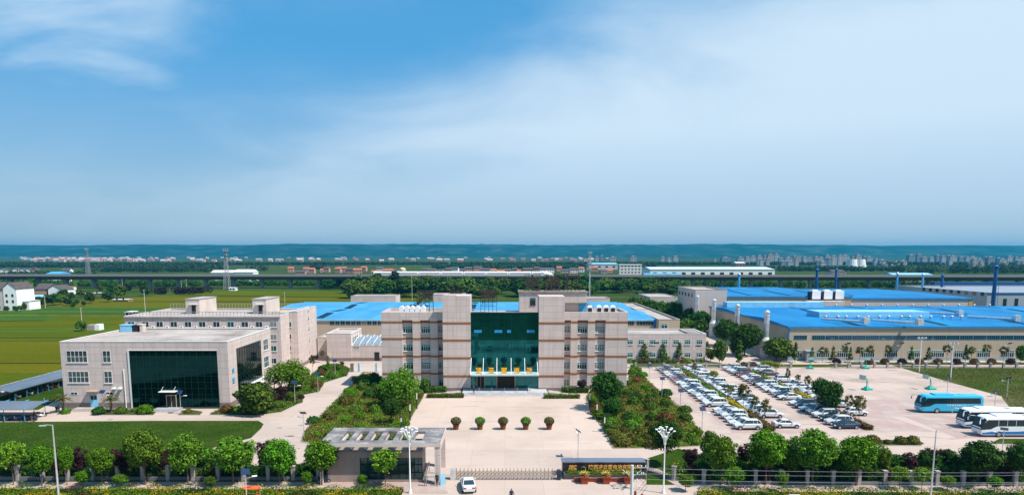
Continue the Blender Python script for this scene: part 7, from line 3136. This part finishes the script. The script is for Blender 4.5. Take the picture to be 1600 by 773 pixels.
# parking trees
PT = [('darktree', 1282, 590, 634, 17), ('dense', 1297, 594, 648, 21), ('sapling', 1326, 615, 655, 9), ('sapling', 1341, 618, 663, 13)]
g1 = [tree_px(*f_) for f_ in PT]
for o, l in zip(g1, ('dense dark tree, left one of the pair among the parked cars', 'dense dark tree, right and larger one of the pair among the cars', 'left of two slim trees near the dark parking pair', 'right of two slim trees at the near end of the second hedge')):
    o['label'] = l
PT = [('limesap', 1114, 579, 606, 10), ('sapling', 1137, 599, 630, 10), ('sapling', 1161, 598, 643, 14), ('sapling', 1178, 617, 650, 9), ('sapling', 1194, 622, 664, 10)]
g1 = [tree_px(*f_, group='slim trees in the first hedge') for f_ in PT]
rank(g1, 'slim tree growing in the first car park hedge, #')
PT = [('limesap', 1197, 563, 588, 10), ('limesap', 1212, 566, 590, 11), ('sapling', 1230, 574, 606, 5), ('sapling', 1246, 584, 605, 6), ('sapling', 1261, 585, 617, 7), ('limesap', 1073, 560, 582, 9), ('sapling', 1085, 566, 590, 5)]
g1 = [tree_px(*f_, group='slim trees at the far side of the car park') for f_ in PT]
rank(g1, 'thin pale young tree at the far side of the car park, #')

# trees along the factory road
RT = [('column', 1006, 534, 565, 10), ('column', 1035, 534, 565, 9), ('column', 1061, 533, 565, 8), ('bush', 1096, 531, 562, 9), ('column', 1104, 530, 563, 7), ('bush', 1110, 545, 564, 8), ('bush', 1124, 531, 567, 12), ('column', 1155, 529, 572, 8), ('bush', 1213, 528, 564, 22), ('column', 1242, 533, 566, 7)]
g1 = [tree_px(*f_, group='trees along the factory road') for f_ in RT]
rank(g1, 'green tree along the road between fence and factories, #')
RT = []
for px, k in [(1268, 'column'), (1285, 'sapling'), (1301, 'column'), (1319, 'sapling'), (1328, 'column'), (1343, 'sapling'), (1358, 'sapling'), (1387, 'sapling'), (1423, 'column'), (1450, 'column'), (1479, 'sapling'), (1508, 'column'), (1517, 'sapling'), (1540, 'sapling'), (1567, 'sapling'), (1594, 'bush')]:
    RT.append((k, px, 538 + random.uniform(-2, 3), 566, 5.5 if k == 'column' else 8))
g1 = [tree_px(*f_, group='young trees before the factory front') for f_ in RT]
rank(g1, 'young tree before the beige factory front, #')
g1 = []
for i, px in enumerate([1307, 1358, 1382, 1409, 1436, 1465, 1494, 1522, 1549, 1579]):
    x, y = G(px, 569)
    g1.append(shrub('l_brown' if i % 3 else 'l_purple', x, y, 1.15, 1.7, group='round shrubs before the factory'))
rank(g1, 'round red-brown shrub behind the low fence of the court, #')

# dense trees between offices and stacks
CT = [('bushdark', 1023, 463, 485, 15), ('bush', 1040, 474, 497, 16), ('bushdark', 1058, 474, 505, 20), ('bushdark', 1078, 482, 512, 18), ('bush', 1072, 497, 520, 14), ('bushdark', 1095, 486, 520, 18), ('bush', 1094, 500, 524, 12), ('bush', 1003, 466, 497, 15), ('bushdark', 1016, 469, 502, 16), ('bush', 1032, 471, 503, 15), ('bushdark', 1047, 472, 505, 16), ('bush', 992, 463, 478, 11), ('bushdark', 1024, 474, 506, 15), ('bush', 1056, 470, 500, 12), ('dense', 1133, 497, 541, 20), ('dense', 1163, 506, 556, 24), ('bushdark', 1150, 534, 556, 11), ('bush', 1118, 488, 515, 12), ('bushdark', 1090, 475, 500, 12)]
g1 = [tree_px(*f_, group='dense trees beside the silver stacks') for f_ in CT]
rank(g1, 'dense green tree in the belt beside the silver stacks, #')
# the thicket behind the factories: individual bushy trees
g1 = []
rr = random.Random(21)
for i in range(215):
    px = rr.uniform(505, 1060)
    py = rr.choice([rr.uniform(445, 452), rr.uniform(450, 466)])
    if px < 540 and py > 455:
        continue
    x, y = G(px, py)
    if y < 312:
        continue
    h = rr.uniform(7.5, 13) * (1 if px < 920 else .85)
    g1.append(tree(rr.choice(['far', 'farmid', 'far', 'farmid']), x, y, h, h * rr.uniform(.55, .9), group='trees of the thicket'))
rank(g1, 'bushy tree in the thicket behind the factory roofs, #')
g1 = [tree_px('poplar', 592, 424, 452, 5.5), tree_px('poplar', 617, 420, 453, 9.5), tree_px('poplar', 546, 443, 470, 3)]
for o, l in zip(g1, ('slim dark poplar just left of the larger one by the train', 'tall broad dark poplar standing before the train', 'short dark poplar left of the pale shed behind the blue roof')):
    o['label'] = l
# trees in the fields and round the village
g1 = []
for px, py, h in [(52, 478, 5), (62, 480, 6), (75, 478, 7), (85, 477, 7), (95, 476, 6.5), (100, 472, 8), (112, 468, 5), (106, 478, 5), (126, 464, 6), (45, 482, 5), (38, 484, 4), (60, 465, 9), (45, 455, 9), (52, 451, 9), (175, 460, 8), (189, 466, 9), (226, 462, 8), (141, 474, 7), (169, 472, 7), (25, 487, 3), (32, 486, 3), (10, 487, 3), (157, 455, 5), (180, 458, 5), (120, 476, 3), (131, 478, 3), (114, 481, 3)]:
    x, y = G(px, py)
    g1.append(tree(rr.choice(['far', 'farmid', 'far']), x, y, h, h * .5, group='trees round the left village'))
rank(g1, 'tree standing in the gardens and fields near the left village, #')
# palms
PM = {}


def palm():
    t = thing('palm_tree', None, 'palm')
    mb = MB()
    mb.tube([(0, 0, 0), (.05, 0, 1.0), (0, 0, 2.2)], .22, .18, 10)
    part('trunk', mb, M['bark'], t)
    P, Q, S = [], [], []
    rs = np.random.RandomState(2)
    for k in range(34):
        a_ = k * 2.4
        el = rs.uniform(-.4, 1.2)
        for q in range(16):
            u = (q + 1) / 16
            r_ = 1.5 * u * math.cos(el)
            z_ = 2.3 + 1.4 * u * math.sin(el) - .5 * u * u
            for s in (-1, 1):
                off = .22 * math.sin(u * 2.8) * s
                P.append((math.cos(a_) * r_ - math.sin(a_) * off, math.sin(a_) * r_ + math.cos(a_) * off, z_))
                Q.append((rs.normal() * .3, rs.normal() * .3, 1))
                S.append(.10)
    Q = np.array(Q)
    Q /= np.linalg.norm(Q, axis=1)[:, None]
    link('crown', quad_mesh('crown', np.array(P), Q, np.array(S), [M['l_olive']]), t)
    return t


for px, py, lab in ((99, 644, 'palm at the left corner of the glass-front building'), (174, 644, 'palm under the small windows of the glass-front building')):
    x, y = G(px, py)
    place(PM, 'p', palm, (x, y, .1), 0, lab, 1.15)

# hedges of the car park and plaza
hedge('clipped_hedge', 44.9, 138.5, 46.1, 178, .8, ['l_green', 'l_lime'], 'green far part of the first car park hedge', 1, 45, .12)
hedge('clipped_hedge', 44.9, 125.5, 46.1, 138.2, .85, ['l_yellow'], 'bright yellow part of the first car park hedge', 2, 60, .12)
hedge('clipped_hedge', 44.8, 113.6, 46.2, 125.2, .85, ['l_brown', 'l_olive'], 'red-brown near part of the first car park hedge', 3, 60, .12)
hedge('clipped_hedge', 62.2, 147.5, 63.3, 178, .8, ['l_green', 'l_lime'], 'green far part of the second car park hedge', 4, 45, .12)
hedge('clipped_hedge', 62.2, 134.0, 63.3, 147.2, .85, ['l_yellow'], 'bright yellow part of the second car park hedge', 5, 60, .12)
hedge('clipped_hedge', 62.1, 114.5, 63.4, 133.7, .8, ['l_brown', 'l_olive'], 'red-brown near part of the second car park hedge', 6, 50, .12)
for p0, p1, yb, h, lab in [(667, 724, 621.5, .8, 'low clipped hedge at the left of the entrance steps'), (850, 906, 622.5, .8, 'low clipped hedge at the right of the entrance steps'), (655, 676, 614, 1.3, 'taller rounded hedge under the left wing, left one'), (677, 697, 613, 1.2, 'taller rounded hedge under the left wing, right one'), (878, 920, 614, 1.2, 'taller rounded hedge under the right wing')]:
    xa, y = G(p0, yb)
    xb, _ = G(p1, yb)
    hedge('clipped_hedge', xa, y - .2, xb, y + 1.4, h, ['l_olive', 'l_green'] if h < 1 else ['l_green', 'l_dark'], lab, int(p0), 60, .11)

# planting of the gardens
pal = ['l_green', 'l_bright', 'l_olive', 'l_bright', 'l_brown', 'l_olive', 'l_mid', 'l_bright']
scatter_cover('ground_cover', gl, pal, 27, .65, .13, 5, 'mixed low green and russet planting filling the left garden', z0=.1)
scatter_cover('ground_cover', gr, pal, 25, .65, .13, 8, 'mixed low green and russet planting filling the right garden', z0=.1)
scatter_cover('ground_cover', il, ['l_green', 'l_olive', 'l_green'], 26, .35, .12, 11, 'low green planting on the driveway island', z0=.1)


def edge_shrubs(poly, n, seed, text, kinds, rmin, rmax, hfac=1.2, group=None, avoid=None):
    rr = random.Random(seed)
    xs = [p[0] for p in poly]
    ys = [p[1] for p in poly]
    out = []
    tries = 0
    while len(out) < n and tries < 9000:
        tries += 1
        x, y = rr.uniform(min(xs), max(xs)), rr.uniform(min(ys), max(ys))
        if not inside(poly, x, y):
            continue
        r_ = rr.uniform(rmin, rmax)
        if any(math.hypot(x - o.location.x, y - o.location.y) < (r_ + o.scale[0]) * .85 for o in out):
            continue
        out.append(shrub(rr.choice(kinds), x, y, r_, r_ * hfac * rr.uniform(.85, 1.25), group=group, z=.1))
    rank(out, text)
    return out


edge_shrubs(gl, 48, 1, 'rounded shrub in the garden left of the plaza, #', ['l_green', 'l_olive', 'l_bright', 'l_brown', 'l_green', 'l_mid', 'l_dark', 'l_bright'], .5, 1.35, group='shrubs of the left garden')
edge_shrubs(gr, 66, 2, 'rounded shrub in the garden right of the plaza, #', ['l_green', 'l_olive', 'l_bright', 'l_brown', 'l_olive', 'l_dark', 'l_mid', 'l_bright'], .55, 1.5, group='shrubs of the right garden')
edge_shrubs(il, 26, 3, 'rounded shrub on the driveway island, #', ['l_green', 'l_dark', 'l_brown', 'l_purple', 'l_mid'], .6, 1.3, group='shrubs of the driveway island')
g1 = []
for px, py, r_ in [(961, 690, .9), (968, 694, 1.1), (990, 692, 1.15), (1008, 688, .9), (953, 672, 1.0), (947, 658, .9), (938, 645, .8), (957, 682, 1.0), (975, 676, .8), (1000, 677, .9), (1018, 694, .9)]:
    x, y = G(px, py)
    g1.append(shrub('l_olive', x, y, r_, r_ * 1.3, group='olive ball shrubs of the right garden', z=.1))
rank(g1, 'olive ball shrub along the plaza edge of the right garden, #')
# big dark clipped balls near the left wing
for px, py, r_, k, lab in [(574, 604, 1.7, 'l_dark', 'large dark clipped ball shrub beside the left wing, left one'), (588, 600, 1.5, 'l_dark', 'large dark clipped ball shrub beside the left wing, right one'), (541, 633, 1.5, 'l_olive', 'olive ball shrub at the driveway edge of the left garden'), (516, 655, 1.3, 'l_olive', 'olive ball shrub lower down the driveway edge'), (472, 590, 1.8, 'l_purple', 'purple-brown mound of shrubs on the driveway island')]:
    x, y = G(px, py)
    shrub(k, x, y, r_, r_ * 1.35, lab)
g1 = []
for px, py, r_ in [(1363, 694, 1.15), (1386, 693, .55), (1407, 693, .95), (1426, 693, 1.0)]:
    x, y = G(px, py)
    g1.append(shrub('l_olive', x, y, r_, r_ * 1.35, group='ball shrubs on the small island'))
rank(g1, 'olive clipped ball shrub on the island below the car park, #')
g1 = []
for px, py, r_, k in [(155, 647, 1.2, 'l_dark'), (190, 646, 1.1, 'l_mid'), (227, 646, 1.5, 'l_green'), (211, 643, .7, 'l_mid'), (103, 646, .8, 'l_green'), (294, 645, .7, 'l_olive')]:
    x, y = G(px, py)
    g1.append(shrub(k, x, y, r_, r_ * 1.2, group='shrubs before the glass-front building'))
rank(g1, 'round shrub before the glass-front building, #')
g1 = []
for i in range(16):
    px = 985 + i * 7.5 + random.uniform(-2, 2)
    x, y = G(px, 567)
    g1.append(shrub(random.choice(['l_mid', 'l_brown', 'l_olive', 'l_green']), x, y, random.uniform(.5, 1.0), 1.1, group='shrubs behind the car park fence'))
rank(g1, 'small shrub behind the fence of the car park, #')
g1 = [shrub('l_purple', *G(px, 572.5), 1.0, 1.3) for px in (1162, 1171, 1177)]
rank(g1, 'dark red ball shrub at the factory road mouth, #')
# planting strips along the street
st1 = [(-66, 79.5), (-13, 79.5), (-13, 84.7), (-66, 84.9)]
st2 = [(23.5, 79.5), (70, 79.5), (70, 83.4), (24.5, 84.0)]
sheet('planting_soil', st1, .056, 'soil', False)
sheet('planting_soil', st2, .056, 'soil', False)
scatter_cover('ground_cover', st1, ['l_green', 'l_lime', 'l_green', 'l_yellow', 'l_lime', 'l_dark', 'l_brown'], 90, .9, .085, 21, 'yellow and green hedge planting along the street, left', .25)
scatter_cover('ground_cover', st2, ['l_green', 'l_lime', 'l_yellow', 'l_lime', 'l_dark', 'l_green', 'l_brown'], 90, 1.1, .085, 23, 'yellow and green hedge planting along the street, right', .25)
bf = [(21, 88.8), (27, 88.2), (70, 87.2), (70, 93), (24, 94)]
scatter_cover('ground_cover', bf, ['l_dark', 'l_green', 'l_olive', 'l_dark', 'l_yellow'], 26, 1.2, .15, 25, 'dark undergrowth behind the right front fence', .2)
bf = [(-66, 89.2), (-25.5, 89.2), (-25.5, 93), (-66, 93)]
scatter_cover('ground_cover', bf, ['l_dark', 'l_green', 'l_dark', 'l_olive'], 26, 1.0, .15, 27, 'dark undergrowth behind the left front fence', .2)
g1 = []
rr = random.Random(77)
for i in range(46):
    x = -64 + i * .86 + rr.uniform(-.4, .4)
    r_ = rr.uniform(.8, 1.4)
    g1.append(shrub(rr.choice(['l_dark', 'l_dark', 'l_green', 'l_mid']), x, rr.uniform(89.6, 91.5), r_, r_ * rr.uniform(1.2, 1.9), group='undergrowth behind the left front fence'))
rank(g1, 'bush in the undergrowth behind the left front fence, #')
g1 = []
for i in range(52):
    x = 25 + i * .88 + rr.uniform(-.4, .4)
    r_ = rr.uniform(.9, 1.5)
    g1.append(shrub(rr.choice(['l_dark', 'l_dark', 'l_green', 'l_mid', 'l_purple']), x, rr.uniform(87.6, 90.5), r_, r_ * rr.uniform(1.2, 2.0), group='undergrowth behind the right front fence'))
rank(g1, 'bush in the undergrowth behind the right front fence, #')
# rough grass
def grass(poly, n, seed, label, mats=('l_mid', 'l_mid', 'l_green'), h=.22, size=.10):
    xs = [p[0] for p in poly]
    ys = [p[1] for p in poly]
    scatter_cover('grass', poly, list(mats), n, h, size, seed, label, .08, .03, 'grass')


grass([G(*p) for p in [(-20, 660), (404, 659), (408, 663), (405, 668), (390, 683), (328, 699), (328, 748), (-20, 748)]], 34, 31, 'rough green lawn between the left path and the front fence', ('l_lawn', 'l_mid', 'l_lawn'), h=.22, size=.055)
grass([G(*p) for p in [(1397, 572), (1610, 576), (1610, 650), (1590, 650), (1570, 622), (1566, 617), (1483, 594)]], 12, 33, 'dry rough grass right of the court', ('l_olive', 'l_mid', 'l_olive'), .25, .1)

# stepping stones, drain covers, crates
g1 = []
for i, (px, py) in enumerate([(60, 652), (172, 655), (470, 664), (555, 640), (1212, 672), (437, 668)]):
    x, y = G(px, py)
    mb = MB()
    mb.cyl(0, 0, 0, .02, .45, n=16)
    g1.append(solo('manhole_cover', mb, M['grey_metal'], None, 'manhole cover', (x, y, .035), group='manhole covers'))
rank(g1, 'round manhole cover set in the concrete paving, #')
g1 = []
for px, py in [(330, 636), (336, 636), (343, 636)]:
    x, y = G(px, py)
    t = thing('litter_bin', None, 'bin', (x, y, .03))
    mb = MB()
    mb.add([(-.3, -.3, 0), (.3, -.3, 0), (.3, .3, 0), (-.3, .3, 0), (-.38, -.38, .95), (.38, -.38, .95), (.38, .38, .95), (-.38, .38, .95)], [(3, 2, 1, 0), (0, 1, 5, 4), (1, 2, 6, 5), (2, 3, 7, 6), (3, 0, 4, 7)])
    part('bin_body', mb, M['cloth_dark'], t)
    mb = MB()
    mb.box(-.42, -.42, .95, .42, .42, 1.05)
    part('lid', mb, M['mullion'], t)
    g1.append(t)
rank(g1, 'dark wheeled bin at the right end of the big glass front, #')

# ------------------------------------------------------------ haze
mb = MB()
mb.box(-10600, -200, -3, 10600, 9900, 175)
hz = link('haze', mb.mesh('haze', None) if False else mb.mesh('haze', bpy.data.materials.new('haze_air')))
hz['kind'] = 'stuff'
hm = hz.data.materials[0]
hm.use_nodes = True
ht = hm.node_tree
ht.nodes.clear()
pv = ht.nodes.new('ShaderNodeVolumePrincipled')
pv.inputs['Color'].default_value = (0.030, 0.41, 0.72, 1)
pv.inputs['Density'].default_value = HAZE
pv.inputs['Anisotropy'].default_value = 0.1
oo = ht.nodes.new('ShaderNodeOutputMaterial')
ht.links.new(pv.outputs[0], oo.inputs['Volume'])
